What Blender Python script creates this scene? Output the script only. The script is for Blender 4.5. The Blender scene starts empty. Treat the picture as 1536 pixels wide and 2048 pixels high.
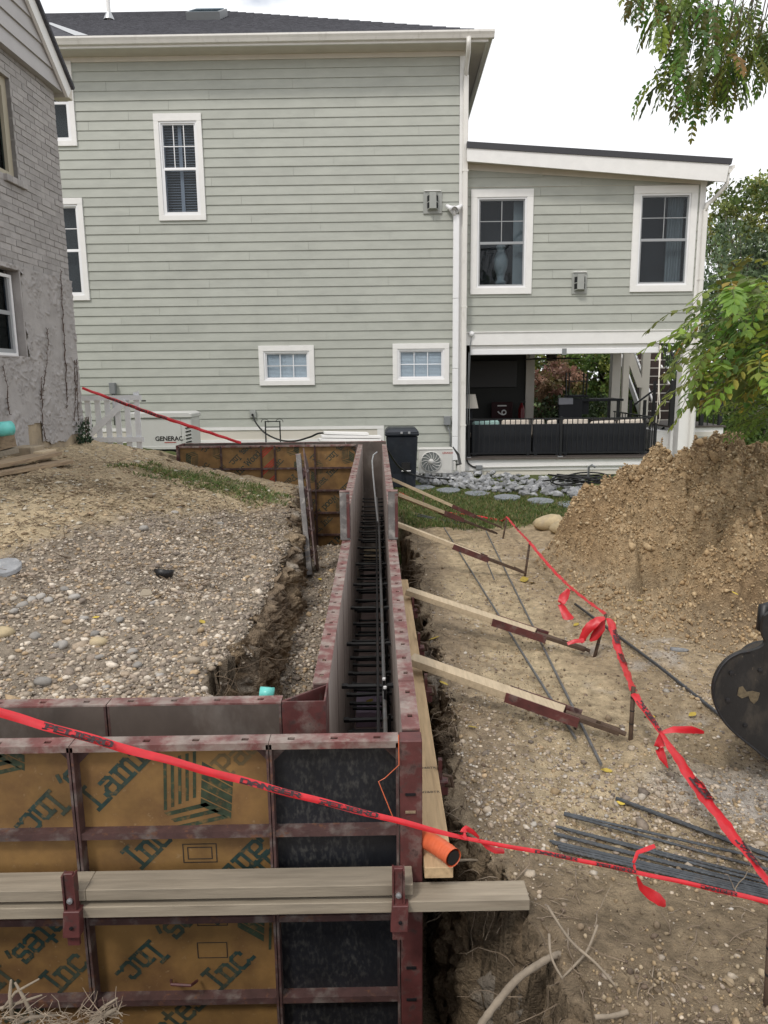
import bpy, bmesh, math, random
import numpy as np
from mathutils import Vector, Matrix, Euler

SC = bpy.context.scene
COL = SC.collection
R = math.radians

# ---------------------------------------------------------------- camera
F_PX, PITCH, ROLL, YAW = 1460.0, R(10.37), R(0.64), R(-0.5)   # focal length in pixels of the 1536 x 2048 photograph
cam_d = bpy.data.cameras.new('camera')
cam_d.sensor_fit = 'VERTICAL'
cam_d.sensor_height = 36.0
cam_d.sensor_width = 27.0
cam_d.lens = F_PX / 2048.0 * 36.0
cam_d.clip_start, cam_d.clip_end = 0.05, 3000.0
CAM_R = (Matrix.Rotation(YAW, 3, 'Z') @ Matrix.Rotation(math.pi / 2 - PITCH, 3, 'X') @ Matrix.Rotation(-ROLL, 3, 'Z'))
cam_o = bpy.data.objects.new('camera', cam_d)
cam_o.matrix_world = CAM_R.to_4x4()            # the eye is the origin: heights are measured from it
COL.objects.link(cam_o)
SC.camera = cam_o

# ---------------------------------------------------------------- sky, sun, exposure
SUN_EL, SUN_AZ = R(52), R(215)                 # azimuth clockwise from +Y: behind the camera, to its left
world = bpy.data.worlds.new('World')
SC.world = world
world.use_nodes = True
_n, _l = world.node_tree.nodes, world.node_tree.links
_n.clear()
_out = _n.new('ShaderNodeOutputWorld')
_bg = _n.new('ShaderNodeBackground')
_sky = _n.new('ShaderNodeTexSky')
_sky.sky_type = 'NISHITA'
_sky.sun_disc = False
_sky.sun_elevation = SUN_EL
_sky.sun_rotation = SUN_AZ
_tc = _n.new('ShaderNodeTexCoord')
_mp = _n.new('ShaderNodeMapping')
_mp.inputs['Scale'].default_value = (1.0, 1.0, 2.2)
_nz = _n.new('ShaderNodeTexNoise')
_nz.inputs['Scale'].default_value = 2.6
_nz.inputs['Detail'].default_value = 6.0
_nz.inputs['Roughness'].default_value = 0.55
_rp = _n.new('ShaderNodeValToRGB')
_rp.color_ramp.elements[0].position = 0.29
_rp.color_ramp.elements[1].position = 0.43
_mx = _n.new('ShaderNodeMix')
_mx.data_type = 'RGBA'
_mx.inputs['B'].default_value = (9.9, 10.0, 10.25, 1)     # bright even cloud cover
_l.new(_tc.outputs['Generated'], _mp.inputs['Vector'])
_l.new(_mp.outputs['Vector'], _nz.inputs['Vector'])
_l.new(_nz.outputs['Fac'], _rp.inputs['Fac'])
_l.new(_rp.outputs['Color'], _mx.inputs['Factor'])
_l.new(_sky.outputs['Color'], _mx.inputs['A'])
_l.new(_mx.outputs['Result'], _bg.inputs['Color'])
_bg.inputs['Strength'].default_value = 0.102
_l.new(_bg.outputs['Background'], _out.inputs['Surface'])

sun_d = bpy.data.lights.new('sun', 'SUN')
sun_d.energy = 1.5
sun_d.angle = R(10)
sun_d.color = (1.0, 0.95, 0.88)
sun_o = bpy.data.objects.new('sun', sun_d)
_sdir = Vector((math.sin(SUN_AZ) * math.cos(SUN_EL), math.cos(SUN_AZ) * math.cos(SUN_EL), math.sin(SUN_EL)))
sun_o.rotation_euler = _sdir.to_track_quat('Z', 'Y').to_euler()
COL.objects.link(sun_o)

SC.view_settings.view_transform = 'Standard'
SC.view_settings.look = 'None'
SC.view_settings.exposure = 0.22
SC.view_settings.gamma = 1.0
SC.render.engine = 'CYCLES'
SC.cycles.use_denoising = True
SC.cycles.max_bounces = 6
SC.cycles.transparent_max_bounces = 12

# ---------------------------------------------------------------- measuring: a point of the photograph to a point of the place
def ray(px, py):
    return CAM_R @ Vector(((px - 768) / F_PX, -(py - 1024) / F_PX, -1.0))
def at_y(px, py, Y):
    d = ray(px, py); return d * (Y / d.y)
def at_z(px, py, Z):
    d = ray(px, py); return d * (Z / d.z)
def at_plane(px, py, P, n):
    d = ray(px, py); return d * (P.dot(n) / d.dot(n))
def proj(p):
    q = CAM_R.transposed() @ Vector(p)
    return (768 + F_PX * q.x / -q.z, 1024 - F_PX * q.y / -q.z)

# ---------------------------------------------------------------- noise
_rs = np.random.RandomState(7)
_TAB = _rs.rand(256, 256)
def vnoise(x, y):
    x = np.asarray(x, float); y = np.asarray(y, float)
    xi = np.floor(x).astype(int); yi = np.floor(y).astype(int)
    fx = x - xi; fy = y - yi
    fx = fx * fx * (3 - 2 * fx); fy = fy * fy * (3 - 2 * fy)
    a = _TAB[xi % 256, yi % 256]; b = _TAB[(xi + 1) % 256, yi % 256]
    c = _TAB[xi % 256, (yi + 1) % 256]; d = _TAB[(xi + 1) % 256, (yi + 1) % 256]
    return (a * (1 - fx) + b * fx) * (1 - fy) + (c * (1 - fx) + d * fx) * fy
def fbm(x, y, freq, octaves=4, gain=0.5, seed=0.0):
    v = 0; amp = 1; tot = 0
    for k in range(octaves):
        v = v + amp * (vnoise(x * freq + seed + 17.3 * k, y * freq + seed * 1.7 + 9.1 * k) - 0.5)
        tot += amp; amp *= gain; freq *= 2.03
    return v / tot * 2
def sstep(a, b, x):
    t = np.clip((x - a) / (b - a), 0, 1); return t * t * (3 - 2 * t)

# ---------------------------------------------------------------- materials
MATS = {}
def nd(nt, kind, **kw):
    n = nt.nodes.new(kind)
    for k, v in kw.items():
        if k in n.inputs: n.inputs[k].default_value = v
        else: setattr(n, k, v)
    return n
def mat(name, color, rough=0.7, var=0.12, scale=6.0, bump=0.15, bscale=80.0, dist=0.004, col2=None, s2=4.0, t2=(0.5, 0.6),
        col3=None, s3=30.0, t3=(0.6, 0.66), coord='world', stretch=(1, 1, 1), metal=0.0, spec=0.5, rnd=0.0, attr=None, detail=5.0, amt2=1.0):
    if name in MATS: return MATS[name]
    m = bpy.data.materials.new(name); m.use_nodes = True
    nt = m.node_tree; nt.nodes.clear()
    out = nd(nt, 'ShaderNodeOutputMaterial'); b = nd(nt, 'ShaderNodeBsdfPrincipled')
    nt.links.new(b.outputs['BSDF'], out.inputs['Surface'])
    b.inputs['Roughness'].default_value = rough; b.inputs['Metallic'].default_value = metal
    b.inputs['Specular IOR Level'].default_value = spec
    if coord == 'world':
        src = nd(nt, 'ShaderNodeNewGeometry').outputs['Position']
    else:
        src = nd(nt, 'ShaderNodeTexCoord').outputs['Object']
        oi = nd(nt, 'ShaderNodeObjectInfo')
        ad = nd(nt, 'ShaderNodeVectorMath', operation='ADD')
        ml = nd(nt, 'ShaderNodeMath', operation='MULTIPLY'); ml.inputs[1].default_value = 37.0
        nt.links.new(oi.outputs['Random'], ml.inputs[0]); nt.links.new(ml.outputs[0], ad.inputs[1]); nt.links.new(src, ad.inputs[0])
        src = ad.outputs[0]
    mp = nd(nt, 'ShaderNodeMapping'); mp.inputs['Scale'].default_value = stretch
    nt.links.new(src, mp.inputs['Vector']); vec = mp.outputs['Vector']
    def noise(s, det=detail):
        n = nd(nt, 'ShaderNodeTexNoise'); n.inputs['Scale'].default_value = s; n.inputs['Detail'].default_value = det
        n.inputs['Roughness'].default_value = 0.6; nt.links.new(vec, n.inputs['Vector']); return n.outputs['Fac']
    def mix(a, bb, fac, blend='MIX'):
        x = nd(nt, 'ShaderNodeMix', data_type='RGBA', blend_type=blend)
        for s, v in (('A', a), ('B', bb)):
            if isinstance(v, tuple): x.inputs[s].default_value = (*v, 1) if len(v) == 3 else v
            else: nt.links.new(v, x.inputs[s])
        if isinstance(fac, float): x.inputs['Factor'].default_value = fac
        else: nt.links.new(fac, x.inputs['Factor'])
        return x.outputs['Result']
    def ramp(f, a, bb, amt=1.0):
        r = nd(nt, 'ShaderNodeMapRange'); r.inputs['From Min'].default_value = a; r.inputs['From Max'].default_value = bb
        r.inputs['To Max'].default_value = amt
        nt.links.new(f, r.inputs['Value']); return r.outputs['Result']
    if attr:
        at = nd(nt, 'ShaderNodeAttribute', attribute_name=attr); base = at.outputs['Color']
    else:
        base = color
    if col2: base = mix(base, col2, ramp(noise(s2), t2[0], t2[1], amt2))
    if col3: base = mix(base, col3, ramp(noise(s3), t3[0], t3[1]))
    if var > 0:
        v = nd(nt, 'ShaderNodeMapRange'); v.inputs['From Min'].default_value = 0.3; v.inputs['From Max'].default_value = 0.7
        v.inputs['To Min'].default_value = 1 - var; v.inputs['To Max'].default_value = 1 + var
        nt.links.new(noise(scale), v.inputs['Value'])
        cb = nd(nt, 'ShaderNodeCombineColor')
        for i in range(3): nt.links.new(v.outputs['Result'], cb.inputs[i])
        base = mix(base, cb.outputs[0], 1.0, 'MULTIPLY')
    if rnd > 0:
        oi = nd(nt, 'ShaderNodeObjectInfo'); v = nd(nt, 'ShaderNodeMapRange')
        v.inputs['To Min'].default_value = 1 - rnd; v.inputs['To Max'].default_value = 1 + rnd
        nt.links.new(oi.outputs['Random'], v.inputs['Value'])
        cb = nd(nt, 'ShaderNodeCombineColor')
        for i in range(3): nt.links.new(v.outputs['Result'], cb.inputs[i])
        base = mix(base, cb.outputs[0], 1.0, 'MULTIPLY')
    if isinstance(base, tuple): b.inputs['Base Color'].default_value = (*base[:3], 1)
    else: nt.links.new(base, b.inputs['Base Color'])
    if bump > 0:
        bp = nd(nt, 'ShaderNodeBump'); bp.inputs['Strength'].default_value = bump; bp.inputs['Distance'].default_value = dist
        nt.links.new(noise(bscale), bp.inputs['Height']); nt.links.new(bp.outputs['Normal'], b.inputs['Normal'])
    MATS[name] = m
    return m
def leaf_mat(name, attr='tint', trans=0.35):
    m = bpy.data.materials.new(name); m.use_nodes = True; nt = m.node_tree; nt.nodes.clear()
    out = nd(nt, 'ShaderNodeOutputMaterial'); b = nd(nt, 'ShaderNodeBsdfPrincipled'); t = nd(nt, 'ShaderNodeBsdfTranslucent'); mx = nd(nt, 'ShaderNodeMixShader')
    if attr == 'object':
        oi = nd(nt, 'ShaderNodeObjectInfo'); src = oi.outputs['Color']
    else:
        src = nd(nt, 'ShaderNodeAttribute', attribute_name=attr).outputs['Color']
    nt.links.new(src, b.inputs['Base Color']); nt.links.new(src, t.inputs['Color'])
    b.inputs['Roughness'].default_value = 0.5; b.inputs['Specular IOR Level'].default_value = 0.35
    mx.inputs[0].default_value = trans
    nt.links.new(b.outputs[0], mx.inputs[1]); nt.links.new(t.outputs[0], mx.inputs[2]); nt.links.new(mx.outputs[0], out.inputs['Surface'])
    MATS[name] = m
    return m
def glass_mat(name, tint=(0.75, 0.8, 0.8), gloss=0.10):
    m = bpy.data.materials.new(name); m.use_nodes = True; nt = m.node_tree; nt.nodes.clear()
    out = nd(nt, 'ShaderNodeOutputMaterial'); t = nd(nt, 'ShaderNodeBsdfTransparent'); g = nd(nt, 'ShaderNodeBsdfGlossy'); mx = nd(nt, 'ShaderNodeMixShader')
    t.inputs['Color'].default_value = (*tint, 1); g.inputs['Roughness'].default_value = 0.02; mx.inputs[0].default_value = gloss
    nt.links.new(t.outputs[0], mx.inputs[1]); nt.links.new(g.outputs[0], mx.inputs[2]); nt.links.new(mx.outputs[0], out.inputs['Surface'])
    MATS[name] = m
    return m

# ---------------------------------------------------------------- objects
def tag(o, label=None, cat=None, group=None, kind=None):
    if label: o['label'] = label
    if cat: o['category'] = cat
    if group: o['group'] = group
    if kind: o['kind'] = kind
    return o
def thing(name, label, cat, loc=(0, 0, 0), rz=0.0, group=None):
    o = bpy.data.objects.new(name, None); COL.objects.link(o)
    o.location = loc; o.rotation_euler = (0, 0, rz); o.empty_display_size = 0.1
    return tag(o, label, cat, group)
def root_loc(o):
    while o.parent is not None: o = o.parent
    return Vector(o.location)
class MB:
    """collects faces, builds one mesh object"""
    def __init__(s): s.v = []; s.f = []
    def add(s, vs, fs):
        n = len(s.v); s.v += [tuple(p) for p in vs]; s.f += [tuple(i + n for i in f) for f in fs]; return s
    def box(s, x0, x1, y0, y1, z0, z1):
        vs = [(x, y, z) for z in (z0, z1) for y in (y0, y1) for x in (x0, x1)]
        return s.add(vs, [(0, 2, 3, 1), (4, 5, 7, 6), (0, 1, 5, 4), (2, 6, 7, 3), (0, 4, 6, 2), (1, 3, 7, 5)])
    def obox(s, c, size, rot):
        M = rot.to_3x3() if hasattr(rot, 'to_3x3') else rot
        vs = [Vector(c) + M @ Vector((x * size[0] / 2, y * size[1] / 2, z * size[2] / 2)) for z in (-1, 1) for y in (-1, 1) for x in (-1, 1)]
        return s.add(vs, [(0, 2, 3, 1), (4, 5, 7, 6), (0, 1, 5, 4), (2, 6, 7, 3), (0, 4, 6, 2), (1, 3, 7, 5)])
    def bar(s, a, b, w, h, up=(0, 0, 1)):
        a = Vector(a); b = Vector(b); d = (b - a); L = d.length; d = d / L
        u = Vector(up); sd = d.cross(u)
        if sd.length < 1e-4: sd = d.cross(Vector((0, 1, 0)))
        sd.normalize(); u = sd.cross(d)
        M = Matrix((sd, d, u)).transposed()
        return s.obox((a + b) / 2, (w, L, h), M)
    def tube(s, path, r, n=8, cap=True):
        path = [Vector(p) for p in path]; k = len(path)
        rr = r if hasattr(r, '__len__') else [r] * k
        ref = None; rings = []
        for i, p in enumerate(path):
            t = (path[min(i + 1, k - 1)] - path[max(i - 1, 0)])
            if t.length < 1e-9: t = Vector((0, 0, 1))
            t.normalize()
            if ref is None: ref = Vector((0, 0, 1)) if abs(t.z) < 0.9 else Vector((1, 0, 0))
            a = t.cross(ref)
            if a.length < 1e-5: a = t.cross(Vector((0, 1, 0.3)))
            a.normalize(); b2 = a.cross(t).normalized(); ref = b2
            rings.append([p + (a * math.cos(2 * math.pi * j / n) + b2 * math.sin(2 * math.pi * j / n)) * rr[i] for j in range(n)])
        vs = [q for rg in rings for q in rg]
        fs = [(i * n + j, i * n + (j + 1) % n, (i + 1) * n + (j + 1) % n, (i + 1) * n + j) for i in range(k - 1) for j in range(n)]
        if cap: fs += [tuple(range(n))[::-1], tuple((k - 1) * n + j for j in range(n))]
        return s.add(vs, fs)
    def poly_extrude(s, pts, off):
        """pts: closed 3D outline, extruded by off"""
        n = len(pts); a = [Vector(p) for p in pts]; b = [p + Vector(off) for p in a]
        fs = [tuple(range(n)), tuple(n + i for i in range(n))[::-1]] + [(i, i + n, (i + 1) % n + n, (i + 1) % n) for i in range(n)]
        return s.add(a + b, fs)
    def lathe(s, prof, c=(0, 0, 0), n=24, axis='Z'):
        k = len(prof); vs = []
        for r_, z_ in prof:
            for j in range(n):
                a = 2 * math.pi * j / n; x, y = r_ * math.cos(a), r_ * math.sin(a)
                vs.append((c[0] + x, c[1] + y, c[2] + z_) if axis == 'Z' else (c[0] + x, c[1] + z_, c[2] + y) if axis == 'Y' else (c[0] + z_, c[1] + x, c[2] + y))
        fs = [(i * n + j, i * n + (j + 1) % n, (i + 1) * n + (j + 1) % n, (i + 1) * n + j) for i in range(k - 1) for j in range(n)]
        return s.add(vs, fs)
    def build(s, name, m, parent=None, local=False, smooth=False, bevel=0.0):
        me = bpy.data.meshes.new(name)
        off = Vector((0, 0, 0))
        if parent is not None and not local: off = root_loc(parent)
        me.from_pydata([tuple(Vector(p) - off) for p in s.v], [], s.f)
        bm = bmesh.new(); bm.from_mesh(me)
        bmesh.ops.recalc_face_normals(bm, faces=bm.faces)
        if bevel > 0:
            bmesh.ops.bevel(bm, geom=list(bm.edges), offset=bevel, segments=1, affect='EDGES', clamp_overlap=True)
        bm.to_mesh(me); bm.free()
        if smooth: me.polygons.foreach_set('use_smooth', [True] * len(me.polygons))
        me.materials.append(m if not isinstance(m, str) else MATS[m])
        o = bpy.data.objects.new(name, me); COL.objects.link(o)
        if parent is not None: o.parent = parent
        return o
def np_mesh(name, V, Fq, m, parent=None, smooth=True, color=None, attr='tint'):
    """V (n,3), Fq (m,3|4) arrays"""
    me = bpy.data.meshes.new(name); V = np.asarray(V, np.float32); Fq = np.asarray(Fq, np.int32)
    k = Fq.shape[1]
    me.vertices.add(len(V)); me.vertices.foreach_set('co', V.ravel())
    me.loops.add(Fq.size); me.loops.foreach_set('vertex_index', Fq.ravel())
    me.polygons.add(len(Fq)); me.polygons.foreach_set('loop_start', np.arange(0, Fq.size, k, dtype=np.int32))
    me.polygons.foreach_set('loop_total', np.full(len(Fq), k, np.int32))
    if smooth: me.polygons.foreach_set('use_smooth', np.ones(len(Fq), bool))
    me.update(calc_edges=True)
    if color is not None:
        ca = me.color_attributes.new(attr, 'FLOAT_COLOR', 'POINT')
        c4 = np.ones((len(V), 4), np.float32); c4[:, :3] = color; ca.data.foreach_set('color', c4.ravel())
    me.materials.append(m if not isinstance(m, str) else MATS[m])
    o = bpy.data.objects.new(name, me); COL.objects.link(o)
    if parent is not None: o.parent = parent
    return o
def share(src, name, parent=None, loc=(0, 0, 0), rot=(0, 0, 0), scale=(1, 1, 1)):
    o = bpy.data.objects.new(name, src.data); COL.objects.link(o)
    o.location = loc; o.rotation_euler = rot; o.scale = scale
    if parent is not None: o.parent = parent
    return o
_ico = bmesh.new(); bmesh.ops.create_icosphere(_ico, subdivisions=1, radius=1.0)
ICO_V = np.array([v.co[:] for v in _ico.verts]); ICO_F = np.array([[v.index for v in f.verts] for f in _ico.faces]); _ico.free()
_ico = bmesh.new(); bmesh.ops.create_icosphere(_ico, subdivisions=2, radius=1.0)
ICO2_V = np.array([v.co[:] for v in _ico.verts]); ICO2_F = np.array([[v.index for v in f.verts] for f in _ico.faces]); _ico.free()
OCT_V = np.array([[1, 0, 0], [-1, 0, 0], [0, 1, 0], [0, -1, 0], [0, 0, 1], [0, 0, -1]], float); OCT_F = np.array([[0, 2, 4], [2, 1, 4], [1, 3, 4], [3, 0, 4], [2, 0, 5], [1, 2, 5], [3, 1, 5], [0, 3, 5]])
def rot_mats(n, rs, flat=1.0):
    """random rotations; flat < 1 keeps the z axis near vertical"""
    a = rs.rand(n) * 2 * np.pi; b = (rs.rand(n) - 0.5) * np.pi * 2 * flat; c = (rs.rand(n) - 0.5) * np.pi * 2 * flat
    ca, sa, cb, sb, cc, sc = np.cos(a), np.sin(a), np.cos(b), np.sin(b), np.cos(c), np.sin(c)
    Rz = np.zeros((n, 3, 3)); Rz[:, 0, 0] = ca; Rz[:, 0, 1] = -sa; Rz[:, 1, 0] = sa; Rz[:, 1, 1] = ca; Rz[:, 2, 2] = 1
    Rx = np.zeros((n, 3, 3)); Rx[:, 0, 0] = 1; Rx[:, 1, 1] = cb; Rx[:, 1, 2] = -sb; Rx[:, 2, 1] = sb; Rx[:, 2, 2] = cb
    Ry = np.zeros((n, 3, 3)); Ry[:, 1, 1] = 1; Ry[:, 0, 0] = cc; Ry[:, 0, 2] = sc; Ry[:, 2, 0] = -sc; Ry[:, 2, 2] = cc
    return Rx @ Ry @ Rz
def scatter_mesh(name, P, S, m, rs, cols, tv=None, tf=None, flat=0.12, jitter=0.25, parent=None, smooth=True):
    """many lumps as one mesh: P (n,3) centres, S (n,3) half sizes, cols (n,3)"""
    tv = ICO_V if tv is None else tv; tf = ICO_F if tf is None else tf
    n = len(P); k = len(tv)
    T = tv[None] * (1 + (rs.rand(n, k, 1) - 0.5) * 2 * jitter)
    T = T * S[:, None, :]
    T = np.einsum('nij,nkj->nki', rot_mats(n, rs, flat), T) + P[:, None, :]
    Fq = tf[None] + (np.arange(n) * k)[:, None, None]
    return np_mesh(name, T.reshape(-1, 3), Fq.reshape(-1, tf.shape[1]), m, parent, smooth, np.repeat(cols, k, 0))
# ---------------------------------------------------------------- the materials of the place
mat('soil', (0.3, 0.22, 0.14), 0.95, 0.38, 16, 1.0, 70, 0.03, attr='tint', detail=8, spec=0.2)
mat('pebble', (0.4, 0.36, 0.32), 0.8, 0.22, 60, 0.25, 150, 0.003, attr='tint', spec=0.3)
mat('clod', (0.3, 0.2, 0.12), 0.95, 0.25, 45, 0.6, 130, 0.006, attr='tint', spec=0.15)
mat('siding', (0.40, 0.413, 0.369), 0.62, 0.06, 3, 0.12, 60, 0.002, col2=(0.30, 0.31, 0.28), s2=0.9, t2=(0.5, 0.8), amt2=0.55, rnd=0.03, stretch=(1, 1, 2.5))
mat('trim_white', (0.78, 0.77, 0.75), 0.5, 0.04, 5, 0.05, 60, 0.001, col2=(0.6, 0.58, 0.52), s2=2.5, t2=(0.6, 0.85), amt2=0.35)
mat('trim_cream', (0.66, 0.62, 0.55), 0.6, 0.06, 3, 0.05, 60, 0.001, col2=(0.45, 0.42, 0.35), s2=1.5, t2=(0.5, 0.8), amt2=0.4)
mat('soffit', (0.64, 0.60, 0.55), 0.6, 0.06, 3, 0.0)
mat('gutter', (0.72, 0.7, 0.66), 0.4, 0.06, 3, 0.0, col2=(0.4, 0.37, 0.32), s2=9, t2=(0.58, 0.75), amt2=0.35, stretch=(1, 1, 0.4))
mat('shingle', (0.075, 0.075, 0.085), 0.9, 0.35, 9, 0.7, 22, 0.02, stretch=(1, 1, 4), spec=0.2)
mat('roof_metal', (0.035, 0.035, 0.04), 0.5, 0.05, 4, 0.0)
mat('vinyl', (0.8, 0.8, 0.81), 0.35, 0.02, 5, 0.0)
mat('sash_grey', (0.3, 0.31, 0.32), 0.4, 0.03, 5, 0.0)
mat('room_dark', (0.008, 0.009, 0.011), 0.9, 0.1, 3, 0.0)  # near-black colour stands in for the unlit depth behind openings
mat('blind_grey', (0.3, 0.31, 0.35), 0.6, 0.05, 3, 0.0)
mat('blind_white', (0.86, 0.87, 0.88), 0.7, 0.04, 3, 0.0)
mat('curtain', (0.2, 0.22, 0.22), 0.9, 0.15, 14, 0.0, stretch=(6, 1, 0.3))
glass_mat('glass', (0.8, 0.84, 0.87), 0.022)
glass_mat('glass_dark', (0.5, 0.55, 0.58), 0.018)
mat('brick_paint', (0.35, 0.33, 0.32), 0.85, 0.1, 14, 0.5, 60, 0.006, rnd=0.13, col2=(0.27, 0.25, 0.24), s2=5, t2=(0.5, 0.75), amt2=0.5)
mat('mortar_paint', (0.36, 0.345, 0.335), 0.9, 0.08, 14, 0.5, 60, 0.004)
mat('stucco', (0.37, 0.35, 0.34), 0.9, 0.12, 5, 0.55, 70, 0.005, col2=(0.27, 0.25, 0.24), s2=3, t2=(0.5, 0.75), amt2=0.5)
mat('foundation', (0.36, 0.29, 0.2), 0.9, 0.2, 8, 0.5, 40, 0.008, col2=(0.24, 0.2, 0.15), s2=5, t2=(0.45, 0.7))
mat('gable_siding', (0.42, 0.405, 0.40), 0.6, 0.05, 3, 0.1, 60, 0.001, rnd=0.03)
mat('beige_frame', (0.4, 0.36, 0.27), 0.5, 0.05, 5, 0.0)
mat('vine', (0.07, 0.04, 0.028), 0.9, 0.3, 20, 0.3, 60)
mat('form_red', (0.095, 0.028, 0.026), 0.55, 0.3, 14, 0.25, 60, 0.003, col2=(0.2, 0.165, 0.145), s2=13, t2=(0.52, 0.68), amt2=0.7, col3=(0.06, 0.03, 0.028), s3=26, t3=(0.55, 0.65))
mat('form_top', (0.15, 0.055, 0.05), 0.6, 0.3, 11, 0.35, 60, 0.003, col2=(0.28, 0.24, 0.21), s2=12, t2=(0.42, 0.62), amt2=0.85, col3=(0.2, 0.15, 0.13), s3=22, t3=(0.55, 0.68))
mat('form_rail', (0.07, 0.035, 0.032), 0.65, 0.3, 16, 0.3, 70, 0.003, col2=(0.17, 0.145, 0.13), s2=14, t2=(0.5, 0.66), amt2=0.7, col3=(0.13, 0.06, 0.035), s3=30, t3=(0.58, 0.68))
mat('ply_amber', (0.24, 0.135, 0.045), 0.6, 0.3, 4, 0.2, 40, 0.002, col2=(0.115, 0.058, 0.024), s2=5, t2=(0.44, 0.68), amt2=0.8, col3=(0.30, 0.20, 0.10), s3=40, t3=(0.62, 0.74))
mat('ply_black', (0.012, 0.013, 0.017), 0.45, 0.3, 8, 0.35, 70, 0.003, col2=(0.13, 0.125, 0.11), s2=70, t2=(0.48, 0.68), amt2=0.42, col3=(0.009, 0.010, 0.013), s3=5, t3=(0.40, 0.66), stretch=(1, 1, 0.5))
mat('ply_face', (0.34, 0.285, 0.255), 0.5, 0.16, 7, 0.12, 40, 0.002, col2=(0.45, 0.41, 0.38), s2=5, t2=(0.45, 0.68), stretch=(6, 6, 0.3), amt2=0.7)
mat('ply_face_dark', (0.085, 0.066, 0.055), 0.6, 0.25, 7, 0.15, 40, 0.002, col2=(0.14, 0.12, 0.105), s2=6, t2=(0.5, 0.68), stretch=(1, 1, 0.6))
mat('print_green', (0.018, 0.042, 0.037), 0.6, 0.4, 30, 0.0, col2=(0.16, 0.09, 0.03), s2=38, t2=(0.56, 0.66), amt2=0.7, col3=(0.06, 0.055, 0.03), s3=6, t3=(0.45, 0.7))
mat('print_faint', (0.13, 0.09, 0.04), 0.6, 0.25, 30, 0.0)
mat('print_logo', (0.03, 0.045, 0.025), 0.6, 0.4, 30, 0.0, col2=(0.16, 0.09, 0.03), s2=38, t2=(0.54, 0.66), amt2=0.7)
mat('print_black', (0.02, 0.018, 0.018), 0.6, 0.2, 30, 0.0)
mat('print_red', (0.4, 0.03, 0.02), 0.6, 0.2, 30, 0.0)
mat('lumber_new', (0.52, 0.37, 0.21), 0.75, 0.14, 9, 0.3, 45, 0.002, col2=(0.36, 0.24, 0.13), s2=7, t2=(0.52, 0.68), coord='object', stretch=(7, 0.6, 7), amt2=0.6, rnd=0.08)
mat('lumber_pale', (0.5, 0.4, 0.27), 0.75, 0.12, 9, 0.3, 45, 0.002, col2=(0.36, 0.28, 0.18), s2=7, t2=(0.52, 0.68), coord='object', stretch=(7, 0.6, 7), amt2=0.6, rnd=0.1)
mat('lumber_grey', (0.285, 0.24, 0.18), 0.85, 0.16, 8, 0.4, 50, 0.003, col2=(0.2, 0.165, 0.12), s2=6, t2=(0.5, 0.68), coord='object', stretch=(0.5, 7, 7), amt2=0.7, rnd=0.1)
mat('lumber_dirty', (0.3, 0.22, 0.14), 0.85, 0.2, 8, 0.4, 50, 0.003, col2=(0.2, 0.14, 0.09), s2=6, t2=(0.5, 0.68), coord='object', stretch=(7, 0.5, 7), rnd=0.1)
mat('steel_dark', (0.035, 0.034, 0.036), 0.5, 0.25, 20, 0.15, 90, 0.002, metal=0.5, col2=(0.09, 0.055, 0.035), s2=9, t2=(0.58, 0.72), amt2=0.6)
mat('rebar', (0.085, 0.092, 0.10), 0.42, 0.25, 30, 0.15, 90, 0.002, metal=0.6, col2=(0.11, 0.08, 0.06), s2=14, t2=(0.56, 0.7), amt2=0.6)
mat('rebar_grey', (0.17, 0.175, 0.18), 0.45, 0.2, 30, 0.15, 90, 0.002, metal=0.5, col2=(0.14, 0.11, 0.08), s2=10, t2=(0.52, 0.7), amt2=0.7)
mat('steel_black', (0.012, 0.012, 0.014), 0.45, 0.2, 20, 0.1, 90, 0.002, metal=0.2)
mat('stake_rust', (0.10, 0.065, 0.045), 0.75, 0.3, 20, 0.3, 90, 0.003, metal=0.3)
mat('galv', (0.45, 0.46, 0.47), 0.4, 0.1, 20, 0.0, metal=0.6)
mat('post_splatter', (0.14, 0.13, 0.125), 0.85, 0.25, 12, 0.4, 50, 0.003, col2=(0.30, 0.28, 0.26), s2=14, t2=(0.5, 0.66), amt2=0.8)
mat('concrete', (0.42, 0.31, 0.28), 0.9, 0.15, 7, 0.35, 40, 0.004, col2=(0.24, 0.22, 0.19), s2=4, t2=(0.5, 0.7))
mat('tape_red', (0.52, 0.014, 0.022), 0.4, 0.12, 25, 0.15, 60, 0.003)
mat('tape_black', (0.035, 0.012, 0.014), 0.4, 0.1, 25, 0.0)
mat('bucket', (0.016, 0.015, 0.015), 0.5, 0.35, 9, 0.4, 60, 0.003, col2=(0.05, 0.042, 0.034), s2=16, t2=(0.5, 0.7), amt2=0.8, col3=(0.12, 0.10, 0.075), s3=60, t3=(0.64, 0.72), stretch=(1, 1, .6))
mat('mud_patch', (0.13, 0.10, 0.06), 0.95, 0.3, 40, 0.5, 80, 0.006)
mat('bin_black', (0.012, 0.016, 0.024), 0.45, 0.2, 6, 0.0, col2=(0.05, 0.055, 0.06), s2=7, t2=(0.55, 0.75), amt2=0.4)
mat('ac_white', (0.62, 0.61, 0.58), 0.45, 0.03, 5, 0.0)
mat('ac_grey', (0.2, 0.215, 0.21), 0.5, 0.05, 5, 0.0)
mat('gen_white', (0.56, 0.56, 0.54), 0.45, 0.03, 5, 0.0, col2=(0.55, 0.54, 0.5), s2=3, t2=(0.5, 0.8), amt2=0.4)
mat('box_grey', (0.2, 0.21, 0.215), 0.5, 0.05, 5, 0.0)
mat('plastic_black', (0.01, 0.01, 0.011), 0.45, 0.1, 9, 0.0)
mat('rail_black', (0.006, 0.007, 0.009), 0.4, 0.1, 9, 0.0)
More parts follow.
